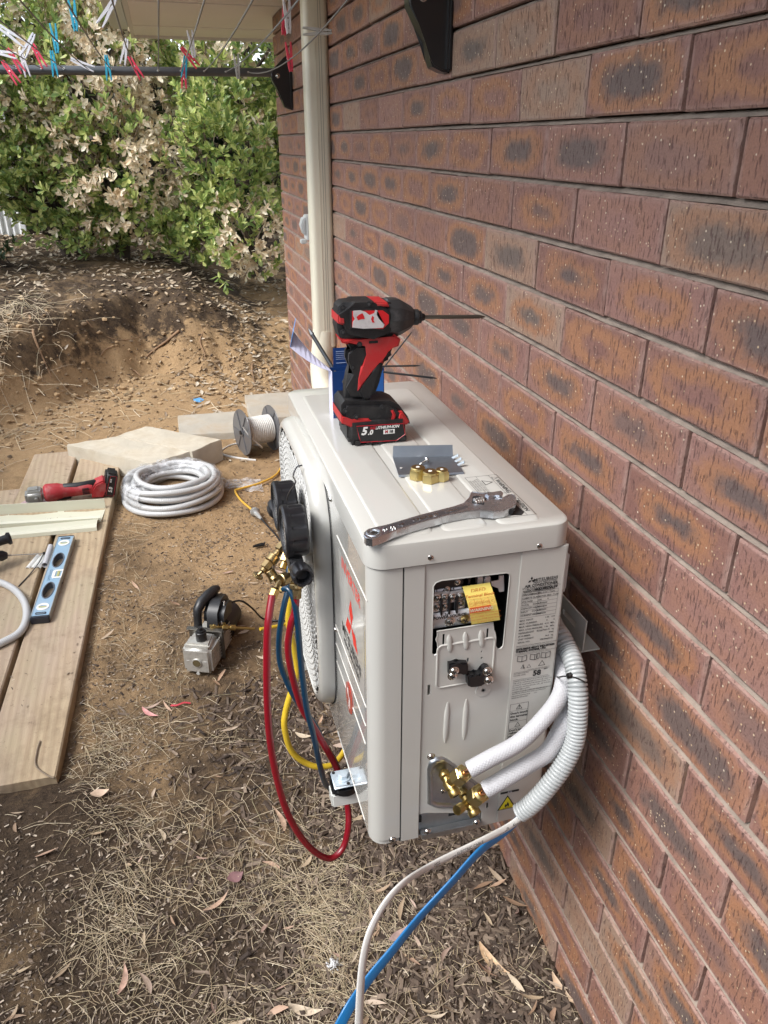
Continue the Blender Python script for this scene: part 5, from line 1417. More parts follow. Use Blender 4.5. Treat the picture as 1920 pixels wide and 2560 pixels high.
mb = MB(); mb.tube(smooth_path([MP(560, 960, .313), MP(500, 1040, .308), MP(470, 1120, .303)], 6), .0042, 10); obj('hose_end', mb, BR2, mg)
rA = MP(380, 1340, .295)
mb = MB(); mb.hexnut(MP(460, 1130, .302), rA, .0074); obj('hose_end', mb, BRASS, mg, smooth=30)
rB = MP(935, 1345, .335)
fitting([MP(930, 900, .345), MP(930, 1000, .342), MP(935, 1120, .339), rB], [(.0095, False), (.0112, False), (.0080, True)])
mb = MB(); mb.tube(smooth_path([onX(755, 1163, -.444), onX(742, 1168, -.452), onX(733, 1190, -.462), onX(738, 1208, -.468), V((MX + .002, .405, 1.035)), V((MX, .40, .965))], 8), .0013, 8); obj('hook', mb, mat('hook_wire', (.12, .12, .13), .3, .8), mg)
# hoses
def hose(pts, r, name, label, m):
    mb = MB(); p = smooth_path(pts, 8); mb.tube(p, r, 14)
    return tag(obj(name, mb, m, loc=p[0], smooth=60), label, 'hose', 'refrigerant hoses hanging from the gauges')
HR = mat('hose_red', (.22, .004, .012), .34, coat=.4); HB = mat('hose_blue', (.003, .030, .065), .34, coat=.4); HY = mat('hose_yellow', (.62, .42, .03), .35, coat=.3)
hose([rA + V((0, 0, .006)), onY(670, 1560, .275), onY(667, 1650, .265), onY(668, 1750, .26), onY(675, 1850, .26), onY(693, 1950, .26), onY(722, 2040, .26), onY(768, 2112, .26), onY(820, 2146, .265), onY(856, 2122, .275), onY(871, 2065, .29), onY(867, 2005, .31), onY(845, 1928, .325), onY(803, 1850, .33), onY(778, 1808, .33), onY(753, 1766, .33), onY(731, 1690, .33), onY(720, 1622, .33), onY(727, 1562, .33), onY(737, 1530, .333), rB + V((0, 0, .006))], .0058, 'red_hose', 'red hose looping low beneath the gauges and mount', HR)
hose([MP(620, 1125, .355), onY(722, 1474, .345), onY(735, 1500, .335), onY(744, 1560, .325), onY(750, 1630, .32), onY(757, 1700, .315), onY(768, 1778, .31), onY(784, 1840, .31), onY(800, 1915, .32), onY(815, 1962, .345), onY(838, 1972, .355), onY(852, 1945, .365), onY(836, 1900, .36), onY(815, 1866, .355), onY(785, 1808, .36), onY(759, 1778, .36), onY(734, 1739, .36), onY(714, 1697, .365), onY(699, 1650, .37), onY(698, 1590, .37), onY(709, 1520, .375), onY(722, 1455, .39), V((MX, .425, .94))], .0050, 'blue_hose', 'dark blue hose hanging in a long loop beside the red one', HB)
hose([V((MX, .37, .94)), onY(729, 1468, .40), onY(724, 1515, .40), onY(722, 1560, .40), onY(734, 1615, .40), onY(742, 1664, .40), onY(738, 1700, .395), onY(725, 1739, .39), onY(714, 1780, .385), onY(711, 1818, .38), onY(727, 1875, .38), onY(760, 1905, .38), onY(803, 1917, .38), onY(850, 1894, .40), V((-.34, .5, .50)), V((-.27, .8, .36)), V((-.25, 1.15, .14)), V((-.33, 1.40, .085)), onY(720, 1562, 1.42), onY(690, 1566, 1.40), onY(650, 1573, 1.38)], .0056, 'yellow_hose', 'yellow hose curving from the gauges round to the pump', HY)
# ================================================================== THINGS ON TOP OF THE UNIT
ZR = ZT + .0021
def A4(a, b): return 640 + a / 2.676, 700 + b / 2.676
DYC = .477
def DP(pts, off=0.):
    out = []
    for a, b in pts:
        p = onY(*A4(a, b), DYC - off); out.append((p.x, p.z))
    return out
RB = mat('tool_rubber', (.008, .008, .009), .5, dirt=(35, (.06, .055, .05), .30), bump=(250, .25))
RP = mat('tool_red', (.42, .018, .020), .45, dirt=(30, (.22, .10, .09), .35))
GM = mat('gearcase_grey', (.045, .045, .047), .42, .4, dirt=(40, (.2, .2, .2), .4))
dr = thing('impact_driver', 'red and black cordless impact driver with a long bit standing on the unit', 'driver', (-.32, DYC, ZR))
def PY(poly, off, th, bev=.003, seg=3, tr=None):
    """polygon traced at depth off in front of the tool centre, body reaching th towards the back"""
    q = MB(); q.prism(DP(poly, (off - th / 2 if th > .012 else off) if tr is None else tr), th, frame((0, DYC - off + th, 0), (1, 0, 0), (0, 0, 1)), bev, seg); return q
obj('motor_housing', PY([(530, 210), (534, 165), (565, 138), (640, 130), (760, 128), (880, 134), (910, 180), (915, 330), (880, 368), (760, 372), (600, 385), (545, 368), (526, 300)], .027, .054, .010, 4), RB, dr, smooth=45)
mb = MB()
c0 = onY(*A4(850, 248), DYC); c1 = onY(*A4(1040, 248), DYC); ax = (c1 - c0).normalized(); M = frame(c0, V((0, 0, 1)), ax.cross(V((0, 0, 1)))); M = Matrix.Translation(c0) @ ax.to_track_quat('Z', 'Y').to_matrix().to_4x4()
Lg = (c1 - c0).length
mb.lathe([(.026, 0), (.0305, .004), (.0305, Lg * .45), (.027, Lg * .62), (.019, Lg * .93), (.016, Lg)], M, 10)
gc = obj('gearcase', mb, GM, dr, smooth=25)
mb = MB(); mb.lathe([(.0095, Lg - .002), (.0125, Lg + .002), (.0125, Lg + .010), (.010, Lg + .012), (.010, Lg + .015), (.0065, Lg + .016), (.0055, Lg + .021)], M, 24); obj('collet', mb, RB, dr)
mb = MB(); b0 = M @ V((0, 0, Lg + .016)); b1 = onY(*A4(1490, 245), DYC); b2 = onY(*A4(1530, 246), DYC)
mb.cyl(b0, b1, .0033, n=6); mb.cyl(b1, b2, .0036, .0012, n=6); obj('driver_bit', mb, mat('bit_steel', (.16, .15, .13), .4, .9), dr, smooth=30)
obj('window_frame', PY([(628, 195), (860, 190), (905, 225), (905, 300), (860, 345), (628, 330)], .0302, .006, .002), RB, dr)
wn = obj('red_window', PY([(640, 205), (850, 200), (893, 232), (893, 290), (850, 332), (640, 320)], .0310, .004, .001), mat('window_red', (.55, .015, .02), .3), dr)
torn = [(650, 207), (700, 203), (735, 215), (760, 235), (790, 222), (800, 200), (812, 205), (808, 235), (825, 262), (860, 300), (850, 320), (720, 326), (645, 318), (648, 280), (662, 262), (650, 240)]
stk2 = obj('torn_sticker', PY(torn, .0316, .0010, 0), mat('torn_silver', (.62, .60, .60), .35, .2, dirt=(60, (.25, .22, .22), .5)), wn, smooth=None)
objs('sticker_tear', PY([(672, 248), (690, 232), (712, 222), (722, 240), (728, 262), (705, 262), (682, 270)], .0319, .0003, 0), MATS['window_red'], stk2, smooth=None)
objs('sticker_tear', PY([(770, 262), (778, 240), (790, 248), (786, 270), (795, 285), (778, 285)], .0319, .0003, 0), MATS['window_red'], stk2, smooth=None)
obj('end_band', PY([(526, 215), (575, 222), (578, 285), (526, 268)], .0282, .0564, .003), RP, dr)
obj('top_band', PY([(765, 127), (850, 130), (862, 158), (778, 158)], .0282, .0564, .002), RP, dr)
obj('grip', PY([(598, 405), (640, 470), (636, 530), (606, 610), (590, 700), (588, 790), (745, 790), (745, 740), (778, 650), (830, 570), (852, 530), (840, 480), (848, 430), (840, 400)], .018, .036, .009, 4), RB, dr, smooth=45)
obj('red_body', PY([(545, 378), (880, 372), (903, 345), (946, 378), (932, 425), (885, 438), (850, 452), (836, 480), (830, 540), (795, 520), (745, 600), (690, 690), (662, 722), (668, 640), (685, 555), (732, 480), (720, 410), (600, 412), (560, 404)], .0215, .043, .003), RP, dr)
obj('grip_inset', PY([(668, 722), (700, 690), (752, 600), (800, 522), (828, 545), (780, 640), (745, 735), (742, 780), (700, 780)], .0222, .0444, .003), RB, dr)
obj('trigger', PY([(838, 455), (885, 440), (906, 452), (882, 488), (880, 528), (858, 540), (838, 520)], .009, .018, .004), RB, dr)
obj('foot', PY([(545, 800), (570, 772), (870, 776), (925, 800), (985, 880), (1000, 925), (548, 932)], .034, .072, .008, 4), RB, dr, smooth=45)
obj('foot_band', PY([(541, 855), (562, 878), (610, 895), (628, 880), (718, 880), (738, 906), (868, 910), (880, 860), (862, 830), (880, 826), (898, 858), (884, 932), (600, 938), (542, 912)], .0362, .074, .002), RP, dr)
obj('foot_corner', PY([(918, 845), (945, 842), (988, 905), (975, 926), (898, 926)], .0366, .070, .003), RP, dr)
mb = MB()
for a, b, o in ((580, 185, .0275), (582, 352, .0275), (755, 162, .0275), (693, 430, .0215), (648, 585, .018), (672, 915, .0362), (845, 852, .034), (600, 875, .034)):
    p = onY(*A4(a, b), DYC - o); mb.cyl((p.x, DYC - o - .0008, p.z), (p.x, DYC - o + .001, p.z), .0042, n=14); mb.cyl((p.x, DYC - o - .0012, p.z), (p.x, DYC - o + .001, p.z), .0022, n=6, mi=1)
objs('case_screw', mb, [DARK, GM], dr, smooth=None)
mb = MB()
for a0, b0_, a1, b1_ in ((675, 382, 715, 388), (755, 405, 815, 425)): 
    p, q = onY(*A4(a0, b1_), DYC - .0218), onY(*A4(a1, b0_), DYC - .0218); mb.bx((p.x, p.y - .0004, p.z), (q.x, p.y + .001, q.z))
objs('selector', mb, DARK, dr, smooth=None)
# battery
mb = MB(); zb_ = ZR
mb.bx((-.3655, .4385, zb_), (-.2695, .516, zb_ + .046), .006, 3)
bat = obj('battery', mb, RB, dr, smooth=45)
mb = MB()
for i in range(5): mb.bx((-.357 + i * .019, .4372, zb_ + .0015), (-.345 + i * .019, .4392, zb_ + .011), .002)
mb.bx((-.3672, .445, zb_ + .012), (-.3640, .510, zb_ + .034), .002)
objs('battery_ridge', mb, RB, bat)
mb = MB(); lp = DP([(672, 978), (985, 960), (998, 1030), (940, 1072), (700, 1085), (690, 1050)], .0387)
mb.prism(lp, .0008, frame((0, .4384, 0), (1, 0, 0), (0, 0, 1))); bl_ = obj('battery_label', mb, mat('label_black', (.012, .012, .013), .35), bat, smooth=None)
mb = MB(); mb.tube([V((x, .4374, z)) for x, z in lp], .0007, 4, closed=True); obj('label_outline', mb, mat('label_red', (.35, .01, .02), .4), bl_, smooth=None)
WI = MATS['white_ink']
def BT(mbx, s_, a, b, size, bold=0., shear=.25, y=.4373):
    p = onY(*A4(a, b), y); mbx.text(s_, size, frame((p.x, y, p.z), (1, 0, 0), (0, 0, 1)), bold, shear)
mb = MB(); BT(mb, '5', 722, 1014, .018, .0008); BT(mb, '.0', 764, 1021, .011, .0005); BT(mb, 'LITHIUM-ION', 878, 984, .0066, .00028); obj('lettering', mb, WI, bl_, smooth=None)
mb = MB(); BT(mb, 'RED', 785, 991, .0062, .0003); obj('lettering', mb, mat('label_red'), bl_, smooth=None)
mb = MB(); p = onY(*A4(890, 1014), .4374); mb.bx((p.x - .0095, .4371, p.z - .0037), (p.x + .0095, .4376, p.z + .0037)); mbx_ = obj('emblem_box', mb, WI, bl_, smooth=None)
mb = MB(); BT(mb, 'M', 872, 1016, .0064, .0004, .1, .4367); obj('lettering', mb, mat('label_red'), mbx_, smooth=None)
mb = MB(); BT(mb, '18', 903, 1014, .0064, .0004, .1, .4367); obj('lettering', mb, INK, mbx_, smooth=None)
# ---------------- blue box of drill bits
BLU = mat('box_navy', (.008, .040, .16), .4, coat=.2); BLU2 = mat('box_blue', (.012, .13, .48), .35, coat=.3); LIL = mat('box_inside', (.62, .62, .78), .55)
bb = thing('bit_box', 'open blue cardboard box with a long pale flap standing behind the driver', 'box', (-.31, .60, ZR))
bx0, bx1, by0, by1, bz = -.3615, -.2680, .585, .615, 1.188
mb = MB()
mb.bx((bx0, by0, ZR), (bx1, by0 + .001, bz)); mb.bx((bx0 + .001, by1 - .001, ZR), (bx1 - .001, by1, bz)); mb.bx((bx1 - .001, by0 + .001, ZR), (bx1, by1, bz)); mb.bx((bx0 + .001, by0 + .001, ZR + .0005), (bx1 - .001, by1 - .001, ZR + .0015))
obj('carton', mb, BLU, bb, smooth=None)
mb = MB(); mb.bx((bx0 - .0012, by0, ZR), (bx0 - .0002, by1, bz)); obj('side_wall', mb, LIL, bb, smooth=None)
mb = MB(); mb.bx((bx1 - .026, by0 - .0008, ZR + .008), (bx1 - .0015, by0 - .0001, bz - .004)); obj('bright_panel', mb, BLU2, bb, smooth=None)
mb = MB(); mb.bx((bx0 + .008, by1 - .0005, bz - .001), (bx1 - .006, by1 + .0005, bz + .034)); fl = obj('back_flap', mb, BLU, bb, smooth=None)
mb = MB()
for i in range(7):
    zz = bz + .027 - i * .0034
    if i == 5: continue
    mb.bx((bx0 + .013, by1 - .0009, zz), (bx0 + .013 + (.042 if i % 3 else .034), by1 - .0006, zz + (.0011 if i in (0, 6) else .0007)))
obj('small_print', mb, mat('print_pale', (.35, .42, .6), .5), fl, smooth=None)
# long side flap folded out to the left
p0_ = V((bx0, by0 + .003, bz)); p1_ = V((bx0, by1 - .003, bz)); q0_ = onY(726, 868, .62); q1_ = q0_ + V((.010, .026, .010)); 
vs = []
for t in [i / 8 for i in range(9)]:
    sag = -.006 * math.sin(PI * t); vs += [p0_.lerp(q0_, t) + V((0, 0, sag)), p1_.lerp(q1_, t) + V((0, 0, sag + .012 * t))]
mb = MB(); mb.add(vs + [v + V((0, 0, -.0008)) for v in vs], [(2 * i, 2 * i + 1, 2 * i + 3, 2 * i + 2) for i in range(8)] + [(2 * i + 18, 2 * i + 20, 2 * i + 21, 2 * i + 19) for i in range(8)]); obj('long_flap', mb, LIL, bb, smooth=None)
e0, e1 = vs[-2], vs[-1]; u0 = e0 + V((.006, .0, .024)); u1 = e1 + V((.006, 0, .022))
mb = MB(); mb.add([e0, e1, u1, u0] + [p + V((-.0009, 0, 0)) for p in (e0, e1, u1, u0)], [(0, 1, 2, 3), (4, 7, 6, 5), (0, 4, 5, 1), (1, 5, 6, 2), (2, 6, 7, 3), (3, 7, 4, 0)]); obj('tuck_flap', mb, mat('box_pale_blue', (.10, .32, .70), .35), bb, smooth=None)
# ---------------- drill bits sticking out of the box
BIT = mat('drill_black', (.03, .03, .032), .4, .6)
def rod(a, b, r, label, tip=True, m=BIT):
    mb = MB(); d = (b - a).normalized(); mb.cyl(a, b - d * .012, r, n=10); mb.cyl(b - d * .012, b, r * (1.25 if tip else 1), r * .3, n=6)
    tag(obj('drill_bit', mb, m, loc=a), label, 'drill bit', 'drill bits standing in the blue box')
rod(V((-.335, .600, 1.150)), onY(*A4(352, 326), .655), .0036, 'thickest grey drill bit leaning left out of the blue box', m=mat('drill_grey', (.10, .105, .11), .45, .7))
rod(V((-.295, .600, 1.150)), onY(*A4(1045, 345), .60), .0013, 'thin drill bit pointing up to the right past the trigger')
rod(V((-.300, .598, 1.190)), onY(*A4(1100, 573), .56), .0016, 'upper of two black drill bits lying level towards the bricks')
rod(V((-.300, .602, 1.183)), onY(*A4(1210, 658), .54), .0019, 'lower longer black drill bit sloping down towards the bricks')
# ---------------- zinc cover plate and its screw
def Z5(a, b, z): return onZ(880 + a / 2.9625, 1080 + b / 2.9625, z)
ZPL = mat('zinc_sheet', (.34, .37, .41), .36, .9, var=(15, .08), dirt=(25, (.2, .21, .23), .3))
zp = thing('cover_plate', 'loose grey zinc cover plate with upturned edge lying on the unit top', 'metal plate', (-.26, .35, ZR))
a_, b_, c_, d_ = Z5(302, 188, ZR + .004), Z5(748, 178, ZR + .004), Z5(828, 296, ZR + .003), Z5(345, 318, ZR + .003)
mb = MB(); 
def slab4(mb, q, th):
    up = V((0, 0, th)); lo = [p - up for p in q]; mb.add(list(q) + lo, [(3, 2, 1, 0), (4, 5, 6, 7), (0, 1, 5, 4), (1, 2, 6, 5), (2, 3, 7, 6), (3, 0, 4, 7)])
slab4(mb, [a_, b_, c_, d_], .0012)
f0, f1 = Z5(284, 135, ZR + .004), Z5(738, 112, ZR + .004)
back = V((0, .004, .017))
mb.add([a_, b_, b_ + back, a_ + back + V((.002, 0, 0)), a_ + V((0, .0012, 0)), b_ + V((0, .0012, 0)), b_ + back + V((-.002, .0012, 0)), a_ + back + V((.002, .0012, 0))], [(0, 1, 2, 3), (7, 6, 5, 4), (3, 2, 6, 7), (1, 5, 6, 2), (0, 3, 7, 4)])
mb.add([d_, c_, c_ - V((0, .0012, .003)), d_ - V((0, .0012, .003))], [(0, 1, 2, 3)])
obj('sheet', mb, ZPL, zp, smooth=None)
mb = MB()
for (u, v) in ((752, 190), (775, 215), (795, 240)): p = Z5(u, v, ZR + .004); mb.box(p + V((.002, 0, .001)), (.009, .006, .001), Euler((0, R(-18), R(15))).to_matrix().to_4x4()); mb.box(p + V((.0065, 0, .003)), (.001, .005, .004))
objs('edge_tab', mb, MATS['blue_zinc'], zp, smooth=None)
mb = MB(); p = Z5(364, 267, ZR + .0046); mb.cyl(p, p + V((0, 0, .0006)), .0022, n=12); obj('punched_hole', mb, PAINT, zp, smooth=None)
mb = MB(); p = Z5(540, 238, ZR + .004); 
h_ = p + V((.004, 0, .0035)); ax = V((.85, .1, .45)).normalized()
Mx = Matrix.Translation(p + V((-.004, 0, .0028))) @ ax.to_track_quat('Z', 'Y').to_matrix().to_4x4()
mb.lathe([(.0002, -.006), (.0017, -.003), (.0014, -.0015), (.0018, 0), (.0014, .0012), (.0018, .0024), (.0014, .0036), (.0018, .0048), (.0016, .006), (.0052, .0072), (.0054, .0082), (.0035, .0100), (.0002, .0106)], Mx, 14)
tag(obj('loose_screw', mb, CHROME), 'small silver screw lying on the zinc cover plate', 'screw')
# ---------------- brass caps
def cap(u, v, r, h, rot, label, top=True):
    p = Z5(u, v, ZR); t = thing('brass_cap', label, 'brass cap', p, 'brass caps on the unit top'); M = Matrix.Translation(p) @ Matrix.Rotation(R(rot), 4, 'Z')
    mb = MB(); mb.lathe([(r * .93, 0), (r, .0008), (r, h * .72), (r * .96, h * .80)] , M, 6); mb.lathe([(r * .86, h * .72), (r * .84, h * .95), (r * .75, h)], M, 24); obj('cap_body', mb, BRASSN, t, smooth=30)
    mb = MB(); mb.lathe([(r * .22, h), (r * .22, h + .0003)], M, 12); obj('cap_mark', mb, mat('white_ink'), t, smooth=None)
cap(486, 345, .0125, .0185, 5, 'left brass cap of three at the edge of the zinc plate')
cap(577, 366, .0132, .0165, 20, 'middle brass cap of three standing closest to the wrench')
cap(662, 355, .0110, .0170, 33, 'right brass cap of three with a tapered top')
# ---------------- adjustable wrench
WR = mat('wrench_chrome', (.60, .62, .65), .22, .95, dirt=(30, (.20, .19, .19), .5), bump=(120, .12)); WRD = mat('wrench_panel', (.26, .26, .28), .34, .9, dirt=(50, (.12, .11, .11), .5))
wr = thing('adjustable_wrench', 'chrome adjustable wrench lying across the front of the unit top', 'wrench', (-.3, .15, ZR))
def WPz(pts, z): return [(lambda p: (p.x, p.y))(Z5(a, b, z)) for a, b in pts]
zt_ = ZR + .0115
top = [(95, 745), (120, 722), (200, 702), (260, 690), (500, 618), (760, 552), (830, 528), (868, 490), (885, 450), (893, 443), (960, 452), (1040, 448), (1105, 442), (1113, 452), (1110, 478), (1060, 476), (1075, 486), (1110, 492), (1150, 470), (1188, 462), (1208, 480), (1212, 530), (1175, 560), (1128, 580), (1050, 588), (950, 580), (850, 590), (700, 618), (500, 672), (330, 722), (205, 775), (150, 792), (105, 785), (90, 768)]
eye = [(108 + 52 + 50 * math.cos(a), 744 + 24 * math.sin(a)) for a in [2 * PI * i / 20 for i in range(20)]]
mb = MB(); o_ = WPz(top, zt_); h_ = WPz(eye, zt_); mb.plate(o_, [h_], .0105, Matrix.Translation((0, 0, ZR + .001))); obj('handle', mb, WR, wr, smooth=None)
inset = [(230, 705), (300, 682), (500, 630), (770, 560), (845, 545), (860, 556), (800, 578), (500, 660), (320, 712), (245, 735)]
mb = MB(); mb.prism(WPz(inset, zt_), .0004, Matrix.Translation((0, 0, ZR + .0114))); obj('sunk_panel', mb, WRD, wr, smooth=None)
mb = MB(); mb.tube([V((x, y, ZR + .0112)) for x, y in o_], .0011, 6, closed=True); obj('rolled_edge', mb, WR, wr)
mb = MB(); mb.tube([V((x, y, ZR + .0108)) for x, y in h_], .0022, 8, closed=True); obj('eye_ring', mb, WR, wr)
mb = MB(); 
xd = (V((*WPz([(760, 585)], zt_)[0], 0)) - V((*WPz([(450, 660)], zt_)[0], 0))).normalized(); yd = V((-xd.y, xd.x, 0))
def wt_(s_, u, v, size, bold): x, y = WPz([(u, v)], zt_)[0]; mb.text(s_, size, frame((x, y, ZR + .0121), xd, yd), bold, .15, ext=.0002)
wt_('CRESCENT', 545, 635, .0078, .0005); wt_('250mm', 735, 584, .0058, .0003); wt_('10"', 365, 690, .0070, .0004)
obj('raised_lettering', mb, mat('bright_screw'), wr, smooth=None)
mb = MB(); x, y = WPz([(275, 718)], zt_)[0]
for i in range(9): mb.sph((x + random.uniform(-.008, .010), y + random.uniform(-.003, .003), ZR + .0118), random.uniform(.0009, .0016), n=5)
objs('cast_mark', mb, CHROME, wr)
mb = MB(); x0, y0 = WPz([(905, 520)], zt_)[0]; x1, y1 = WPz([(978, 508)], zt_)[0]; a = V((x0, y0, ZR + .0105)); b = V((x1, y1, ZR + .0105))
wpth = [a.lerp(b, i / 32) for i in range(33)]; mb.tube(wpth, [.0062 if (i // 2) % 4 in (1, 2) else .0046 for i in range(33)], 20); obj('worm_screw', mb, mat('worm_white', (.62, .60, .58), .25, .9), wr)
mb = MB(); rc = WPz([(893, 478), (925, 472), (1000, 490), (975, 540), (885, 528)], zt_); mb.prism(rc, .0004, Matrix.Translation((0, 0, ZR + .0113))); obj('worm_slot', mb, DARK, wr, smooth=None)
jaw = [(985, 470), (1040, 462), (1100, 446), (1114, 452), (1110, 480), (1092, 488), (1060, 478), (1010, 492)]
mb = MB(); mb.prism(WPz(jaw, zt_), .013, Matrix.Translation((0, 0, ZR + .0015)), .0012); obj('sliding_jaw', mb, WR, wr, smooth=30)
mb = MB(); p = Z5(1155, 572, ZR + .006); mb.cyl(p + V((0, -.0065, 0)), p + V((0, -.0085, 0)), .0045, n=14); obj('slide_hole', mb, DARK, wr, smooth=None)
# ================================================================== TIMBER PLANKS AND WHAT LIES ON THEM
def ptop(y): return zslope(y) + .05
wood = bpy.data.materials.new('sawn_pine'); wood.use_nodes = True
n_, l_ = wood.node_tree.nodes, wood.node_tree.links; bs = n_['Principled BSDF']; bs.inputs['Roughness'].default_value = .75; bs.inputs['Specular IOR Level'].default_value = .25
tc = nd('ShaderNodeTexCoord'); mp_ = nd('ShaderNodeMapping'); mp_.inputs['Scale'].default_value = (1, .06, 1); l_.new(tc.outputs['Object'], mp_.inputs[0])
mp2 = nd('ShaderNodeMapping'); mp2.inputs['Scale'].default_value = (1, .35, 1); l_.new(tc.outputs['Object'], mp2.inputs[0])
wv = nd('ShaderNodeTexWave', wave_type='BANDS', bands_direction='X'); wv.inputs['Scale'].default_value = 14; wv.inputs['Distortion'].default_value = 6; wv.inputs['Detail'].default_value = 3; wv.inputs['Detail Scale'].default_value = 1.2; l_.new(mp_.outputs[0], wv.inputs['Vector'])
g1 = tnoise(60, 6, .7, mp_.outputs[0])
c = mixc(mrange(wv.outputs['Fac'], .25, .9, 0, .6), (.44, .345, .225), (.33, .25, .16))
c = mixc(mrange(g1, .4, .65, 0, .35), c, (.33, .225, .14))
c = mixc(mrange(tnoise(3.2, 4, .5, mp2.outputs[0]), .45, .62, 0, .55), c, (.40, .31, .25))
c = mixc(mrange(tnoise(5.5, 4, .5, mp2.outputs[0]), .52, .66, 0, .35), c, (.36, .33, .19))
c = mixc(mrange(tnoise(9, 6, .7), .50, .70, 0, .6), c, (.22, .16, .105))
c = mixc(mrange(tnoise(40, 5, .8), .60, .68, 0, .8), c, (.13, .09, .055))
l_.new(c, bs.inputs['Base Color']); bp = nd('ShaderNodeBump'); bp.inputs['Strength'].default_value = .8; bp.inputs['Distance'].default_value = .002
l_.new(mth('ADD', g1, mth('MULTIPLY', wv.outputs['Fac'], .4)), bp.inputs['Height']); l_.new(bp.outputs[0], bs.inputs['Normal'])
def plank(x0f, x1f, yf, x0n, x1n, yn, label):
    b = bmesh.new(); rows_ = []; n = 24
    for i in range(n + 1):
        t = i / n; y = yf + (yn - yf) * t; xl = x0f + (x0n - x0f) * t; xr = x1f + (x1n - x1f) * t; zt0 = ptop(y); j = random.uniform(-.0006, .0006)
        sk = -.012
        rows_.append([b.verts.new(p) for p in ((xl + j, y, zt0 - .052), (xl + j, y, zt0 - .004), (xl + .004 + j, y, zt0), ((xl + xr) / 2, y, zt0 + .0008), (xr - .004 + j, y, zt0), (xr + j, y, zt0 - .004), (xr + j, y, zt0 - .052))])
    for r0, r1 in zip(rows_, rows_[1:]):
        for i in range(6): b.faces.new((r0[i], r0[i + 1], r1[i + 1], r1[i]))
    b.faces.new(rows_[0][::-1]); b.faces.new(rows_[-1]); bmesh.ops.recalc_face_normals(b, faces=b.faces[:])
    mb = MB().bm(b); tag(obj('timber_plank', mb, wood, loc=((x0f + x1f) / 2, (yf + yn) / 2, ptop((yf + yn) / 2)), smooth=30), label, 'plank', 'pine planks laid on the soil')
plank(-1.124, -.936, 2.90, -1.238, -1.047, .95, 'right hand pine plank with the spirit level on it')
plank(-1.335, -1.140, 2.965, -1.457, -1.2575, .84, 'left hand pine plank under the hammer drill and hose end')
plank(-1.545, -1.347, 2.62, -1.667, -1.470, .80, 'third pine plank almost out of the picture at far left')
# a vein of resin in the plank is part of its surface
mb = MB()
def on_pl(px, py, h=.0012): 
    d = ray(px, py); a, b_ = .2, 12
    for _ in range(50):
        m = (a + b_) / 2; p = CAM + d * m
        if p.z > ptop(p.y) + h: a = m
        else: b_ = m
    return CAM + d * a
def twig(pts, r, label, m=TWIG):
    mb = MB(); mb.tube(smooth_path([on_pl(*p, .004) for p in pts], 5), r, 5); tag(obj('twig', mb, m, smooth=60), label, 'twig')
twig([(100, 1852), (92, 1880), (90, 1915), (118, 1938), (135, 1945)], .0022, 'thin curled dry twig lying on the near end of the plank')
# ---------------- angle grinder
def L2W(o, ang): 
    c_, s_ = math.cos(ang), math.sin(ang); sl = .075
    X = V((c_, s_, sl * s_)).normalized(); Zt = V((0, -sl, 1)).normalized(); Y = Zt.cross(X).normalized(); Z_ = X.cross(Y)
    M = Matrix((X, Y, Z_)).transposed().to_4x4(); M.translation = o; return M
go = on_pl(98, 1268); M = L2W(V((-1.287, 2.455, ptop(2.455))), R(6))
gr = thing('angle_grinder', 'dusty red cordless angle grinder lying on the planks', 'grinder', M.translation, )
def Lq(mb): mb.v = [M @ v for v in mb.v]; return mb
GRED = mat('grinder_red', (.36, .022, .028), .5, dirt=(22, (.40, .28, .25), .45)); GGR = mat('grinder_alloy', (.38, .38, .36), .45, .7, dirt=(35, (.3, .27, .23), .5))
mb = MB(); mb.bx((-.012, -.035, .020), (.062, .035, .072), .012, 3); mb.cyl((.015, 0, .002), (.015, 0, .028), .028, n=24, bev=.003); mb.bx((.0, -.02, .066), (.045, .02, .079), .005); mb.cyl((.03, -.036, .045), (.03, -.046, .045), .008, n=14); obj('gear_head', Lq(mb), GGR, gr, smooth=40)
mb = MB(); mb.cyl((.015, 0, -.001), (.015, 0, .0025), .0625, n=40); obj('cutting_disc', Lq(mb), mat('disc_pink', (.42, .30, .30), .7, var=(50, .2)), gr)
mb = MB(); mb.tube([V((.060, 0, .047)), V((.068, 0, .047)), V((.075, 0, .047)), V((.115, 0, .047)), V((.140, 0, .045)), V((.19, 0, .043)), V((.235, 0, .044)), V((.25, 0, .044))], [.030, .037, .039, .036, .029, .026, .028, .026], 20); obj('motor_body', Lq(mb), GRED, gr, smooth=50)
mb = MB(); mb.tube([V((.125, 0, .059)), V((.14, 0, .060)), V((.20, 0, .058)), V((.262, 0, .060)), V((.27, 0, .059))], [.008, .018, .0165, .018, .010], 16); mb.bx((.10, -.030, .018), (.165, .0, .028), .005); obj('rubber_grip', Lq(mb), RB, gr, smooth=50)
mb = MB()
for i in range(5): mb.bx((.208, -.0285, .030 + i * .006), (.236, -.0245, .033 + i * .006), .0008)
objs('air_slot', Lq(mb), DARK, gr)
mb = MB(); mb.prism([(.240, .010), (.285, .004), (.305, .030), (.312, .070), (.295, .082), (.262, .070), (.245, .045)], .066, frame((0, .033, 0), (1, 0, 0), (0, 0, 1)), .006); obj('tail', Lq(mb), GRED, gr, smooth=40)
mb = MB(); q = MB(); q.box((0, 0, 0), (.048, .074, .108), None, bev=.009, seg=3); T_ = Matrix.Translation((.322, 0, .056)) @ Matrix.Rotation(R(16), 4, 'Y'); mb.v = [T_ @ v for v in q.v]; mb.f = q.f; mb.m = q.m; gb = obj('battery', Lq(mb), RB, gr, smooth=40)
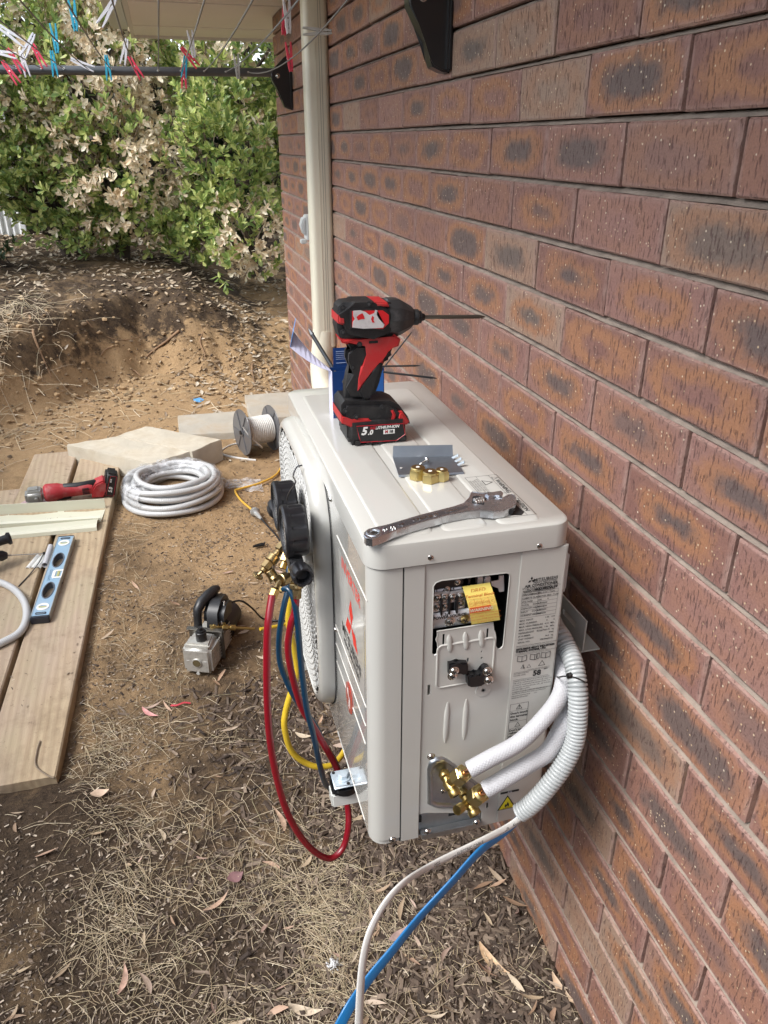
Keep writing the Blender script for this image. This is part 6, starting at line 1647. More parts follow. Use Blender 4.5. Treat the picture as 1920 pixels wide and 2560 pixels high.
mb = MB(); Mt = M @ T_ @ frame((.002, -.0375, -.018), (0, 0, 1), (-1, 0, 0)); mb.text('5.0', .020, Mt, .0007, .2); mb.text('M18', .009, Mt @ Matrix.Translation((.042, .004, 0)), .0004, .1); obj('lettering', mb, WI, gb, smooth=None)
mb = MB(); Mt2 = M @ T_; q = MB(); q.tube([V(p) for p in ((-.014, -.0376, -.046), (.018, -.0376, -.046), (.018, -.0376, .045), (-.006, -.0376, .045))], .0009, 5, closed=True); mb.v = [Mt2 @ v for v in q.v]; mb.f = q.f; mb.m = q.m; obj('label_outline', mb, mat('label_red'), gb)
# ---------------- duct trunking and its cover
IV2 = mat('ivory_trunking', (.62, .61, .48), .32, var=(4, .03), coat=.2)
def strip_between(pr_, pf, name, label, prof, L=1.9):
    """profile (across, up) swept to the left from the right-hand end"""
    d = (pf - pr_); d.normalize(); acr = V((0, 0, 1)).cross(d).normalized(); up_ = d.cross(acr).normalized()
    if up_.z < 0: up_ = -up_
    if acr.y < 0: acr = -acr
    mb = MB(); n = len(prof); vs = []
    for s_ in (0, .6, 1.2, L): vs += [pr_ + d * s_ + acr * a + up_ * b for a, b in prof]
    fs = [(i * n + k, i * n + (k + 1) % n, (i + 1) * n + (k + 1) % n, (i + 1) * n + k) for i in range(3) for k in range(n)] + [tuple(range(n))[::-1], tuple(3 * n + k for k in range(n))]
    mb.add(vs, fs)
    b = bmesh.new(); vv = [b.verts.new(v) for v in mb.v]; [b.faces.new([vv[i] for i in f]) for f in mb.f]
    bmesh.ops.recalc_face_normals(b, faces=b.faces[:]); bmesh.ops.triangulate(b, faces=[f for f in b.faces if len(f.verts) > 4])
    m2 = MB().bm(b); tag(obj(name, m2, IV2, loc=pr_, smooth=35), label, 'trunking', 'ivory duct trunking pieces')
a = on_pl(253, 1306); b_ = on_pl(-60, 1326)
prof = [(0, 0), (.115, 0), (.120, .004), (.122, .050), (.119, .050), (.117, .007), (.006, .006), (.005, .018), (.012, .022), (.010, .025), (.0, .020)]
strip_between(a, b_, 'duct_trunking', 'open ivory duct channel lying across the planks beside the grinder', prof)
a = on_pl(243, 1327); b_ = on_pl(-60, 1356)
prof = [(0, 0), (.003, .014), (.012, .022), (.040, .025), (.060, .022), (.068, .014), (.071, 0), (.068, 0), (.065, .012), (.058, .019), (.040, .022), (.013, .019), (.006, .012), (.003, 0)]
strip_between(a, b_, 'duct_cover', 'narrower rounded ivory duct cover in front of the open channel', prof)
# ---------------- spirit level
pn = [on_pl(75.4, 1544.6, .025), on_pl(121, 1542, .025), on_pl(186, 1339.5, .025), on_pl(145.6, 1339, .025)]
cn = (pn[0] + pn[1]) / 2; cf = (pn[2] + pn[3]) / 2; Yv = (cf - cn); LL = Yv.length; Xv = (pn[1] - pn[0]); WW = .056
ML_ = frame(cn - V((0, 0, .025)), Xv - Yv.normalized() * Xv.dot(Yv.normalized()), Yv)
lv = thing('spirit_level', 'pale blue box spirit level with two hand holes lying on the right plank', 'spirit level', ML_.translation)
LBL = mat('level_blue', (.30, .45, .58), .38, .3, dirt=(18, (.5, .5, .5), .35)); LBK = mat('level_end', (.02, .022, .03), .45); ALU = mat('level_alu', (.48, .50, .50), .4, .7, dirt=(20, (.3, .27, .22), .4))
def oval(cy, w, h, n=20): return [(w / 2 * math.cos(2 * PI * k / n), cy + h / 2 * math.sin(2 * PI * k / n) * (1.0)) for k in range(n)]
h1, h2 = oval(LL * .30, .036, LL * .185), oval(LL * .67, .036, LL * .185)
Pf = [(-WW / 2, .012), (WW / 2, .012), (WW / 2, LL - .004), (-WW / 2, LL - .004)]
def LM(mb): mb.v = [ML_ @ v for v in mb.v]; return mb
mb = MB(); mb.plate(Pf, [h1, h2], .0015, Matrix.Translation((0, 0, .0235))); mb.plate(Pf, [h1, h2], .0015); obj('web', LM(mb), LBL, lv, smooth=None)
mb = MB()
for s_ in (-1, 1): mb.bx((s_ * WW / 2 - .0015, .012, 0), (s_ * WW / 2 + .0015, LL - .004, .0265), .0006)
obj('rail', LM(mb), ALU, lv)
mb = MB(); mb.bx((-WW / 2 - .0015, -.002, -.0005), (WW / 2 + .0015, .012, .0262), .003); obj('end_cap', LM(mb), LBK, lv)
mb = MB(); mb.bx((-WW / 2 - .0015, LL - .004, -.0005), (WW / 2 + .0015, LL + .002, .0262), .002); obj('end_cap', LM(mb), LBK, lv)
for hh in (h1, h2):
    mb = MB(); mb.tube([V((x, y, .0255)) for x, y in hh], .0022, 8, closed=True, flat=.8); n = len(hh)
    mb.add([V((x * .98, y, z)) for z in (.001, .025) for x, y in hh], [(k, (k + 1) % n, n + (k + 1) % n, n + k) for k in range(n)]); obj('hand_hole', LM(mb), mat('hole_grey', (.10, .11, .13), .5), lv)
WTP = mat('vial_white', (.74, .74, .70), .35); VG = mat('vial_green', (.42, .40, .16), .12, coat=1.)
for cy in (LL * .115, LL * .90):
    mb = MB(); mb.plate(oval(cy, .040, .040), [oval(cy, .028, .018)], .0015, Matrix.Translation((0, 0, .0252))); v0 = obj('vial_holder', LM(mb), WTP, lv, smooth=None)
    mb = MB(); mb.cyl((-.013, cy, .020), (.013, cy, .020), .0065, n=14); obj('vial', LM(mb), VG, v0)
mb = MB(); cy = LL * .49; mb.plate([(.002, cy - .026), (WW / 2 + .002, cy - .026), (WW / 2 + .002, cy + .026), (.002, cy + .026), (-.004, cy + .018), (-.004, cy - .018)], [[(.006, cy - .018), (WW / 2 - .001, cy - .018), (WW / 2 - .001, cy + .018), (.006, cy + .018)]], .0018, Matrix.Translation((0, 0, .0252))); v0 = obj('vial_holder', LM(mb), WTP, lv, smooth=None)
mb = MB(); mb.cyl((.016, cy - .017, .020), (.016, cy + .017, .020), .0075, n=14); obj('vial', LM(mb), VG, v0)
mb = MB(); mb.tube([V((x, y, .0258)) for x, y in rrect(.032, .008, .004, 4, 0, LL * .045)], .0018, 6, closed=True); mb.tube([V((x, y, .0258)) for x, y in rrect(.032, .008, .004, 4, 0, LL * .965)], .0018, 6, closed=True); objs('hang_slot', LM(mb), LBK, lv)
mb = MB(); Mq = ML_ @ frame((-.012, LL * .485, .0254), (0, -1, 0), (1, 0, 0)); mb.text('CRAFTRIGHT', .012, Mq, .0004); mb.text('600mm', .006, Mq @ Matrix.Translation((0, .012, 0))); obj('lettering', mb, mat('level_ink', (.16, .26, .36), .5), lv, smooth=None)
# ---------------- offcuts and small pipe pieces
def offcut(px, py, ang, label, w=.018, L=.085):
    p = on_pl(px, py, .001); Mo = L2W(p, ang); mb = MB(); n = 8
    vs = []; 
    for s_ in (-.5, .5):
        for k in range(n + 1): a_ = k / n - .5; vs.append(Mo @ V((s_ * L, a_ * w, .006 * (1 - (2 * a_) ** 2))))
        for k in range(n, -1, -1): a_ = k / n - .5; vs.append(Mo @ V((s_ * L, a_ * w, .006 * (1 - (2 * a_) ** 2) - .0018)))
    m_ = 2 * (n + 1); fs = [(k, (k + 1) % m_, m_ + (k + 1) % m_, m_ + k) for k in range(m_)] + [tuple(range(m_))[::-1], tuple(m_ + k for k in range(m_))]
    mb.add(vs, fs); tag(obj('duct_offcut', mb, mat('offcut_white', (.72, .72, .68), .35), loc=p), label, 'offcut', 'cream duct offcuts on the plank')
offcut(82, 1405, 1.25, 'leftmost of three cream duct offcuts near the drill tip'); offcut(95, 1405, 1.25, 'middle one of three cream duct offcuts'); offcut(108, 1404, 1.25, 'rightmost of three cream duct offcuts touching the pipe piece')
a = on_pl(112, 1413, .010); b_ = on_pl(127, 1366, .010); mb = MB(); d = (b_ - a).normalized()
n = 20; Mc = Matrix.Translation(a) @ d.to_track_quat('Z', 'Y').to_matrix().to_4x4(); LP = (b_ - a).length
mb.lathe([(.0085, .001), (.0105, 0), (.0105, LP), (.0085, LP - .001), (.0085, .001)], Mc, n, caps=False)
pt_ = thing('pipe_offcut', 'short white pipe offcut lying along the spirit level', 'pipe offcut', a); obj('pipe_wall', mb, WFOAM, pt_); mb = MB(); mb.cyl(a + d * .012, a + d * .013, .0084, n=16); obj('pipe_bore', mb, mat('bore_grey'), pt_, smooth=None)
mb = MB(); mb.tube(smooth_path([on_pl(46, 1466, .003), on_pl(75, 1435, .004), on_pl(95, 1410, .012), on_pl(105, 1392, .014), on_pl(109, 1386, .008)], 6), .0022, 8, flat=.6); mb.box(on_pl(110, 1383, .008), (.009, .007, .008), bev=.001)
tag(obj('loose_cable_tie', mb, BLK), 'open black cable tie lying over the plank and offcuts', 'cable tie')
# ---------------- rotary hammer drill, mostly outside the picture
hd = thing('hammer_drill', 'black hammer drill with side handle and thin masonry bit at the left edge', 'hammer drill', (-1.36, 1.97, ptop(1.97)))
h0 = on_pl(-62, 1396, .060); t0 = on_pl(14, 1389, .047); t1_ = on_pl(108, 1384, .012)
ax = (t1_ - t0).normalized(); bx_ = t0 - ax * .04
mb = MB(); mb.tube([bx_ - ax * .10, bx_ - ax * .06, bx_ - ax * .055, bx_ - ax * .02, bx_, bx_ + ax * .03, bx_ + ax * .045], [.026, .028, .025, .025, .021, .019, .012], 20); obj('chuck', mb, RUB, hd, smooth=40)
sc_ = bx_ - ax * .075
mb = MB(); mb.tube([sc_ - ax * .012, sc_, sc_ + ax * .012], [.031, .033, .031], 22); ha = on_pl(-2, 1392, .085); hb = on_pl(28, 1344, .150)
ha = sc_ + V((.01, .02, .02)); hb = onP(26, 1345, V((-1.30, 2.03, 0)), V((0, 1, 0)))
dd = (hb - ha).normalized(); Lh = (hb - ha).length
mb.tube([ha, ha + dd * .02, ha + dd * .024, ha + dd * .034, ha + dd * .038, ha + dd * (Lh * .7), ha + dd * (Lh - .014), ha + dd * (Lh - .008), hb], [.012, .014, .024, .024, .0155, .0165, .017, .024, .022], 22); obj('side_handle', mb, RUB, hd, smooth=35)
mb = MB(); 
n = 130; pth = [t0 + (t1_ - t0) * (i / n) for i in range(n + 1)]
mb.tube(pth[:18], .0034, 12)
mb.tube(pth[17:], .0024, 8, flat=.55, twist=[i * .42 for i in range(len(pth[17:]))]); obj('masonry_bit', mb, mat('bit_bright', (.5, .48, .45), .3, .9), hd, smooth=60)
bc = bx_ - ax * .20
mb = MB(); mb.box(bc, (.19, .075, .09), ax.to_track_quat('X', 'Z').to_matrix().to_4x4(), bev=.022, seg=3); obj('drill_body', mb, GRED, hd, smooth=50)
mb = MB(); hb0 = bc - ax * .08; mb.tube(smooth_path([hb0 + V((0, .02, .03)), hb0 - ax * .07 + V((0, .0, .02)), hb0 - ax * .09 + V((0, -.07, 0)), hb0 - ax * .06 + V((0, -.13, -.02)), hb0 + V((0, -.12, -.02)), hb0 + V((.03, -.05, -.01))], 6), .017, 14); obj('rear_handle', mb, RB, hd, smooth=50)
# ---------------- end of a grey flexible conduit
pts = [on_pl(-90, 1470, .013), on_pl(-40, 1452, .013), on_pl(0, 1456, .013), on_pl(38, 1476, .013), on_pl(62, 1508, .013), on_pl(66, 1545, .013), on_pl(50, 1580, .013), on_pl(10, 1604, .013), on_pl(-40, 1625, .013), on_pl(-110, 1640, .013)]
p = resample(smooth_path(pts, 12), .0016); m = len(p); mb = MB()
mb.tube(p, [.0120 * (1 + .05 * (1 if i > m * .52 else .25) * math.sin(2 * PI * i / 3.6)) for i in range(m)], 20)
tag(obj('flexible_conduit', mb, mat('conduit_pale', (.50, .505, .50), .35, coat=.2), loc=p[0], smooth=75), 'loop of pale grey flexible conduit resting on the planks at left', 'conduit')

# ================================================================== STONES AND PAVERS
LIME = mat('limestone', (.50, .455, .365), .9, var=(6, .16), dirt=(7, (.36, .29, .19), .6), bump=(45, .9, 8)); CONC = mat('paver_concrete', (.40, .37, .31), .9, var=(8, .12), dirt=(5, (.36, .27, .17), .7), bump=(70, .5, 8))
def slabq(name, corners, th, m, label, group, cat='stone', rough=.004):
    b = bmesh.new(); top_ = [V(c) for c in corners]; n = 14
    def bil(s_, t): return top_[0].lerp(top_[1], s_).lerp(top_[3].lerp(top_[2], s_), t)
    g_ = [[b.verts.new(bil(i / n, j / n)) for i in range(n + 1)] for j in range(n + 1)]
    ring_ = [g_[0][i] for i in range(n)] + [g_[j][n] for j in range(n)] + [g_[n][i] for i in range(n, 0, -1)] + [g_[j][0] for j in range(n, 0, -1)]
    for j in range(n):
        for i in range(n): b.faces.new((g_[j][i], g_[j][i + 1], g_[j + 1][i + 1], g_[j + 1][i]))
    cc = (top_[0] + top_[1] + top_[2] + top_[3]) / 4
    mid = [b.verts.new(v.co + (v.co - cc).normalized() * .004 + V((0, 0, -.008))) for v in ring_]; lo = [b.verts.new(v.co + V((0, 0, -th))) for v in mid]
    k = len(ring_)
    for i in range(k):
        b.faces.new((ring_[i], mid[i], mid[(i + 1) % k], ring_[(i + 1) % k])); b.faces.new((mid[i], lo[i], lo[(i + 1) % k], mid[(i + 1) % k]))
    for v in b.verts: v.co += V((noise.noise(v.co * 21), noise.noise(v.co * 19 + V((5, 5, 5))), noise.noise(v.co * 17 + V((9, 1, 1))))) * rough
    bmesh.ops.recalc_face_normals(b, faces=b.faces[:])
    tag(obj(name, MB().bm(b), m, loc=cc, smooth=50), label, cat, group)
G = gnd
slabq('limestone_block', [G(168, 1112, .105), G(290, 1091, .105), G(476, 1128, .105), G(380, 1158, .105)], .14, LIME, 'near limestone block with its long edge facing the coil', 'limestone blocks')
slabq('limestone_block', [G(292, 1090, .108), G(365, 1066, .108), G(552, 1098, .108), G(480, 1128, .108)], .14, LIME, 'far limestone block beside the first concrete paver', 'limestone blocks')
slabq('concrete_paver', [G(450, 1088, .04), G(445, 1039, .04), G(606, 1027, .04), G(632, 1078, .04)], .06, CONC, 'sandy concrete paver behind the limestone blocks and cable reel', 'concrete pavers', 'paver', .0015)
slabq('concrete_paver', [G(628, 1047, .045), G(612, 988, .045), G(740, 978, .045), G(775, 1038, .045)], .06, CONC, 'pale concrete paver half hidden behind the air conditioner', 'concrete pavers', 'paver', .0015)

# ================================================================== CABLE REEL
cl = V((-.372, 2.86, .285)); cr = V((-.228, 2.905, .288)); ax = (cr - cl).normalized()
cl.z = height(cl.x, cl.y) + .108; cr.z = height(cr.x, cr.y) + .108; ax = (cr - cl).normalized()
rl_ = thing('cable_reel', 'black plastic reel wound with white cable standing on the sand', 'cable reel', (cl + cr) / 2 - V((0, 0, .108)))
FLG = mat('reel_grey', (.10, .10, .105), .3, coat=.3, alpha=1)
Mr = Matrix.Translation(cl) @ ax.to_track_quat('Z', 'Y').to_matrix().to_4x4(); W_ = (cr - cl).length
for z_ in (0, W_):
    mb = MB(); mb.lathe([(.112, z_ - .0015), (.112, z_ + .0015)], Mr, 48); mb.lathe([(.111, z_ - .002), (.1125, z_), (.111, z_ + .002), (.108, z_)], Mr, 48, caps=False)
    for k in range(6): a_ = PI / 3 * k; mb.tube([Mr @ V((.02 * math.cos(a_), .02 * math.sin(a_), z_ - .003)), Mr @ V((.105 * math.cos(a_), .105 * math.sin(a_), z_ - .003))], .002, 4)
    mb.lathe([(.02, z_ - .006), (.02, z_ + .006)], Mr, 20); obj('flange', mb, FLG, rl_, smooth=35)
mb = MB(); nt_ = 15; mb.tube([Mr @ V((0, 0, .004)).lerp(V((0, 0, W_ - .004)), i / (nt_ * 8)) for i in range(nt_ * 8 + 1)], [.064 + .0042 * abs(math.sin(PI * i / 8)) for i in range(nt_ * 8 + 1)], 40); obj('wound_cable', mb, mat('cable_white'), rl_, smooth=25)
mb = MB(); s0 = Mr @ V((-.02, -.066, .02)); 
tl = [onY(608, 1068, 2.80), onY(628, 1095, 2.79), onY(655, 1118, 2.80), G(640, 1112, .010), G(615, 1108, .008), G(580, 1112, .006), G(553, 1128, .006), G(562, 1138, .006), G(600, 1146, .006), G(640, 1151, .005)]
mb.tube(smooth_path(tl, 7), .0058, 10, flat=.55); obj('loose_end', mb, mat('cable_white'), rl_, smooth=60)
mb = MB(); mb.cyl(Mr @ V((0, 0, -.012)), Mr @ V((0, 0, W_ + .012)), .010); obj('hub', mb, BLK, rl_)

# ================================================================== COIL OF CONDUIT IN PLASTIC
cc = V((-.715, 2.50, 0)); cc.z = height(cc.x, cc.y)
co = thing('conduit_coil', 'coil of grey corrugated conduit in clear plastic wrap on the sand', 'conduit coil', cc)
def ringpath(R_, z, ph, off=(0, 0)): return [cc + V((off[0] + R_ * math.cos(a_ + ph), off[1] + R_ * math.sin(a_ + ph), z + .004 * math.sin(3 * a_ + ph) + .006 * math.sin(a_ * 1 + ph * 2))) for a_ in [2 * PI * i / 420 for i in range(420)]]
for R_, z, ph, off in ((.205, .012, 0, (0, 0)), (.200, .037, 1, (.004, 0)), (.196, .062, 2, (0, .004)), (.188, .085, 3, (-.004, 0)), (.176, .018, 1.5, (0, .0)), (.170, .044, 2.5, (.006, 0)), (.160, .070, .5, (0, 0)), (.150, .094, 4, (.006, .01)), (.140, .030, 5, (0, 0)), (.128, .052, .2, (.01, .01))):
    p = ringpath(R_, z, ph, off); mb = MB(); mb.tube(p, [.0128 * (1 + .06 * math.sin(2 * PI * i / 3)) for i in range(420)], 12, closed=True); obj('conduit_turn', mb, mat('conduit_pale'), co, smooth=75)
PLS = bpy.data.materials.new('clear_film'); PLS.use_nodes = True
n_, l_ = PLS.node_tree.nodes, PLS.node_tree.links; b = n_['Principled BSDF']; b.inputs['Base Color'].default_value = (.82, .83, .85, 1); b.inputs['Roughness'].default_value = .18; b.inputs['Coat Weight'].default_value = 1
tc = nd('ShaderNodeTexCoord'); mpx = nd('ShaderNodeMapping'); mpx.inputs['Scale'].default_value = (1, 2.2, 1); l_.new(tc.outputs['Object'], mpx.inputs[0])
l_.new(mrange(tnoise(16, 6, .6, mpx.outputs[0]), .42, .66, .10, .60), b.inputs['Alpha']); bp = nd('ShaderNodeBump'); bp.inputs['Strength'].default_value = 1; bp.inputs['Distance'].default_value = .01; l_.new(tnoise(12, 6, .6), bp.inputs['Height']); l_.new(bp.outputs[0], b.inputs['Normal'])
mb = MB(); n1_, n2_ = 64, 14; vs = []
for i in range(n1_):
    a_ = 2 * PI * i / n1_
    for j in range(n2_):
        t = j / (n2_ - 1); th = R(-35 + 205 * t); rc = .168; rr = .050
        r_ = rc + rr * math.cos(th) * 1.0 + .006 * noise.noise(V((a_ * 4, t * 5, 0))); z_ = .052 + .058 * math.sin(th) + .012 * noise.noise(V((a_ * 5, t * 6, 3)))
        vs.append(cc + V((r_ * math.cos(a_), r_ * math.sin(a_), z_)))
keep = [i for i in range(n1_) if not (1.25 * PI < 2 * PI * i / n1_ < 1.8 * PI)]
fs = [(i * n2_ + j, ((i + 1) % n1_) * n2_ + j, ((i + 1) % n1_) * n2_ + j + 1, i * n2_ + j + 1) for i in keep for j in range(n2_ - 1)]
mb.add(vs, fs); obj('plastic_wrap', mb, PLS, co, smooth=180)
# loose tail of the film on the ground
mb = MB(); nA, nB = 26, 8; A0, A1 = G(545, 1200, .02), G(655, 1212, .01); vs = []
for i in range(nA):
    t = i / (nA - 1)
    for j in range(nB):
        s_ = j / (nB - 1) - .5; p = A0.lerp(A1, t) + V((0, s_ * (.10 - .03 * math.sin(t * 6)), 0)); p.z = height(p.x, p.y) + .006 + .028 * abs(noise.noise(V((t * 7, s_ * 7, 2)))) * (1 - abs(s_)); vs.append(p)
mb.add(vs, [(i * nB + j, (i + 1) * nB + j, (i + 1) * nB + j + 1, i * nB + j + 1) for i in range(nA - 1) for j in range(nB - 1)]); obj('film_tail', mb, PLS, co, smooth=180)

# ================================================================== EXTENSION CORD
YC = mat('cord_orange', (.62, .36, .05), .45); ec = thing('extension_cord', 'orange extension cord with clear plug on the soil behind the unit', 'cord', G(640, 1285))
mb = MB(); mb.tube(smooth_path([G(760, 1040, .01), G(708, 1120, .008), G(706, 1155, .008), G(692, 1185, .01), G(654, 1206, .012), G(600, 1222, .01), G(588, 1228, .01), G(602, 1250, .01), G(622, 1268, .014), G(634, 1278, .016)], 8), .0048, 10); obj('orange_lead', mb, YC, ec, smooth=60)
a, b_ = G(634, 1276, .018), G(654, 1298, .018); d = (b_ - a).normalized(); L_ = (b_ - a).length
mb = MB(); Mp = Matrix.Translation(a) @ d.to_track_quat('Z', 'Y').to_matrix().to_4x4(); mb.lathe([(.006, 0), (.018, .004), (.021, .012), (.021, .020), (.014, .024), (.010, .032), (.012, .034), (.006, L_)], Mp, 22); obj('plug', mb, mat('plug_clear', (.42, .42, .40), .2, trans=.35, coat=1.), ec)
mb = MB(); mb.tube(smooth_path([b_, G(672, 1318, .01), G(695, 1345, .008), G(712, 1380, .008), G(720, 1420, .008), G(735, 1480, .008), G(770, 1540, .008)], 8), .0036, 10); obj('black_lead', mb, BLK, ec, smooth=60)

# ================================================================== VACUUM PUMP
po = V((-.672, 1.296, 0)); fx = (V((-.632, 1.279, 0)) - V((-.712, 1.314, 0))).normalized(); fy = V((-fx.y, fx.x, 0)); 
PM = Matrix((fx, fy, V((0, 0, 1)))).transposed().to_4x4(); PM.translation = V((-.672, 1.296, height(-.66, 1.36) - .002))
vp = thing('vacuum_pump', 'small vacuum pump with grey metal oil tank and black handle on the soil', 'pump', PM.translation)
def PQ(mb): mb.v = [PM @ v for v in mb.v]; return mb
ALP = mat('pump_alloy', (.55, .54, .50), .42, .55, dirt=(28, (.20, .17, .13), .6), bump=(90, .3)); PBK = mat('pump_black', (.016, .016, .017), .4)
mb = MB(); mb.bx((-.046, 0, .004), (.046, .085, .098), .010, 3); mb.prism([(-.040, .012), (.040, .012), (.032, .078), (-.032, .078)], .012, Matrix.Translation((0, 0, .094)), .005); tank = obj('oil_tank', PQ(mb), ALP, vp, smooth=45)
mb = MB(); mb.cyl((0, .001, .047), (0, -.0035, .047), .0155, n=28, bev=.001); rg_ = obj('sight_ring', PQ(mb), ALP, tank); mb = MB(); mb.cyl((0, -.0032, .047), (0, -.0042, .047), .0125, n=24); obj('sight_glass', PQ(mb), mat('oil_glass', (.10, .08, .04), .05, coat=1.), rg_, smooth=None)
mb = MB(); 
for x_ in (-.028, .026): mb.bx((x_ - .005, -.0012, .052), (x_ + .005, .0005, .0532))
mb.cyl((0, .0, .008), (0, -.002, .008), .006, n=6); objs('level_mark', PQ(mb), mat('grille_white'), tank, smooth=None)
mb = MB(); mb.cyl((.006, .040, .104), (.006, .040, .136), .0165, n=24, bev=.0015); mb.cyl((.006, .040, .136), (.006, .040, .141), .012, n=20); mb.cyl((.006, .040, .141), (.006, .040, .151), .0070, n=16); obj('filler_cap', PQ(mb), PBK, vp)
mb = MB(); mb.bx((-.055, .085, .004), (.058, .092, .108), .003); mb.bx((-.060, .078, .108), (.058, .096, .113), .002); obj('mounting_plate', PQ(mb), mat('pump_steel', (.24, .23, .21), .35, .9, dirt=(30, (.12, .1, .08), .5)), vp)
mb = MB(); mb.bx((-.045, .092, .004), (.047, .175, .088), .012, 3)
for i in range(7): mb.bx((.044, .020 + 0, .020 + i * .011), (.0485, .084, .0235 + i * .011), .001)
for i in range(7): mb.bx((.046, .096, .020 + i * .011), (.0505, .172, .0235 + i * .011), .001)
obj('finned_block', PQ(mb), ALP, vp, smooth=40)
mb = MB(); mb.cyl((0, .175, .052), (0, .290, .052), .050, n=32, bev=.010); mb.bx((-.04, .18, -.004), (.04, .285, .012), .003); obj('motor', PQ(mb), PBK, vp)
mb = MB(); mb.tube([V((-.028, .100, .10)), V((-.028, .105, .15)), V((-.028, .110, .165)), V((-.022, .130, .180)), V((-.010, .160, .190)), V((.002, .190, .194)), V((.006, .205, .190))], [.013, .013, .015, .017, .017, .015, .011], 14); obj('handle', PQ(mb), PBK, vp, smooth=60)
mb = MB(); mb.prism([(.098, .108), (.200, .100), (.215, .150), (.195, .178), (.150, .184), (.108, .160)], .066, frame((-.014, 0, 0), (0, 1, 0), (0, 0, 1)), .016, 4); obj('switch_housing', PQ(mb), PBK, vp, smooth=50)
mb = MB(); mb.tube([V((.044, .135, .125)), V((.044, .150, .168))], .0018, 6); mb.lathe([(.0035, 0), (.0065, 0), (.0065, .001), (.0035, .001)], frame((.0455, .151, .172), (0, 1, 0), (0, 0, 1)), 14, caps=False); mb.cyl((.043, .122, .120), (.0445, .122, .120), .008, n=14); obj('warning_sticker', PQ(mb), mat('white_ink'), vp)
mb = MB(); a = PM @ V((.020, .100, .115)); e = onY(637, 1572, 1.385); q = a.lerp(e, .25); d = (e - a).normalized()
mb.cyl(a - V((0, 0, .02)), a + V((0, 0, .006)), .009, n=12)
mb.cyl(a, a + d * .018, .0095, n=18, bev=.001); mb.cyl(a + d * .018, a + d * .030, .005); mb.hexnut(a + d * .030, a + d * .048, .009); mb.cyl(a + d * .048, a + d * .055, .0055); mb.cyl(a + d * .055, a + d * .072, .0090, n=20, bev=.001); mb.cyl(a + d * .072, e, .0045); mb.cyl(a + d * .038, a + d * .038 + V((0, 0, .016)), .004); obj('inlet_fitting', mb, BRASS, vp, smooth=30)
mb = MB(); mb.tube(smooth_path([PM @ V((.03, .19, .14)), onY(600, 1502, 1.48), onY(630, 1520, 1.50), G(655, 1545, .01), G(690, 1552, .008), G(730, 1548, .008), G(780, 1530, .008)], 8), .0032, 8); obj('power_lead', mb, BLK, vp, smooth=60)
# small black clip and scrap of copper on the soil
mb = MB(); p = onsurf(648, 1364, .012); mb.prism([(-.028, -.006), (.02, -.010), (.026, .004), (.012, .010), (-.022, .006)], .006, frame(p, (1, .2, 0), (0, 1, .2)), .002); tag(obj('plastic_clip', mb, BLK), 'small black plastic clip lying near the hanging gauges', 'clip')
# ================================================================== CLOTHESLINE
cln = thing('clothesline', 'dark grey fold down wall clothesline with thin grey lines overhead', 'clothesline', (0, 3.23, 1.84))
YB, ZBAR = 3.215, 1.826
CLP = mat('line_grey_paint', (.085, .09, .095), .35, .3); BRK = mat('bracket_black', (.012, .012, .014), .32, coat=.3, bump=(300, .1))
bprof = [(0, 1.898), (-.018, 1.893), (-.034, 1.882), (-.066, 1.853), (-.086, 1.835), (-.093, 1.820), (-.090, 1.796), (-.070, 1.765), (-.052, 1.735), (-.044, 1.705), (-.038, 1.690), (-.016, 1.681), (0, 1.679)]
for yb_ in (YB, 1.075):
    mb = MB(); mb.prism(bprof, .040, frame((0, yb_ + .020, 0), (1, 0, 0), (0, 0, 1)), .004, 3); mb.bx((-.010, yb_ - .034, 1.682), (0, yb_ + .034, 1.90), .004); bo = obj('bracket', mb, BRK, cln, smooth=45)
    mb = MB(); screw(mb, (-.062, yb_ - .020, 1.812), (0, -1, 0), .0075); obj('pivot_bolt', mb, [CHROME, DARK], bo)
    mb = MB(); L_ = -1.46; mb.tube([V((-.050, yb_, ZBAR)), V((L_, yb_, ZBAR - .012))], .0175, 20, flat=1.); obj('arm', mb, CLP, cln, smooth=60)
mb = MB(); mb.tube([V((-1.46, YB + .02, ZBAR - .012)), V((-1.46, 1.055, ZBAR - .012))], .0165, 16); obj('front_rail', mb, CLP, cln, smooth=60)
xs_ = [onY(x_, 175, YB - .018).x for x_ in (42, 104, 160, 221, 278, 337, 395, 452, 510, 564, 620)]
LINES = []
LN = mat('line_cord', (.22, .22, .21), .6)
for i, x_ in enumerate(xs_):
    sag = random.uniform(.004, .018) if i < 9 else .02 + (i - 9) * .03
    a, b_ = V((x_, YB - .015, ZBAR - .002)), V((x_ + .0, 1.09, ZBAR - .002)); pts = []
    for k in range(21):
        t = k / 20; p = a.lerp(b_, t); p.z -= sag * 4 * t * (1 - t); pts.append(p)
    mb = MB(); mb.tube(pts, .0021, 6); obj('line', mb, LN, cln, smooth=60); LINES.append(pts)
mb = MB()
for x_ in xs_: mb.cyl((x_, YB - .0165, ZBAR - .002), (x_, YB - .0195, ZBAR - .002), .0045, n=10)
objs('eyelet', mb, CHROME, cln, smooth=None)
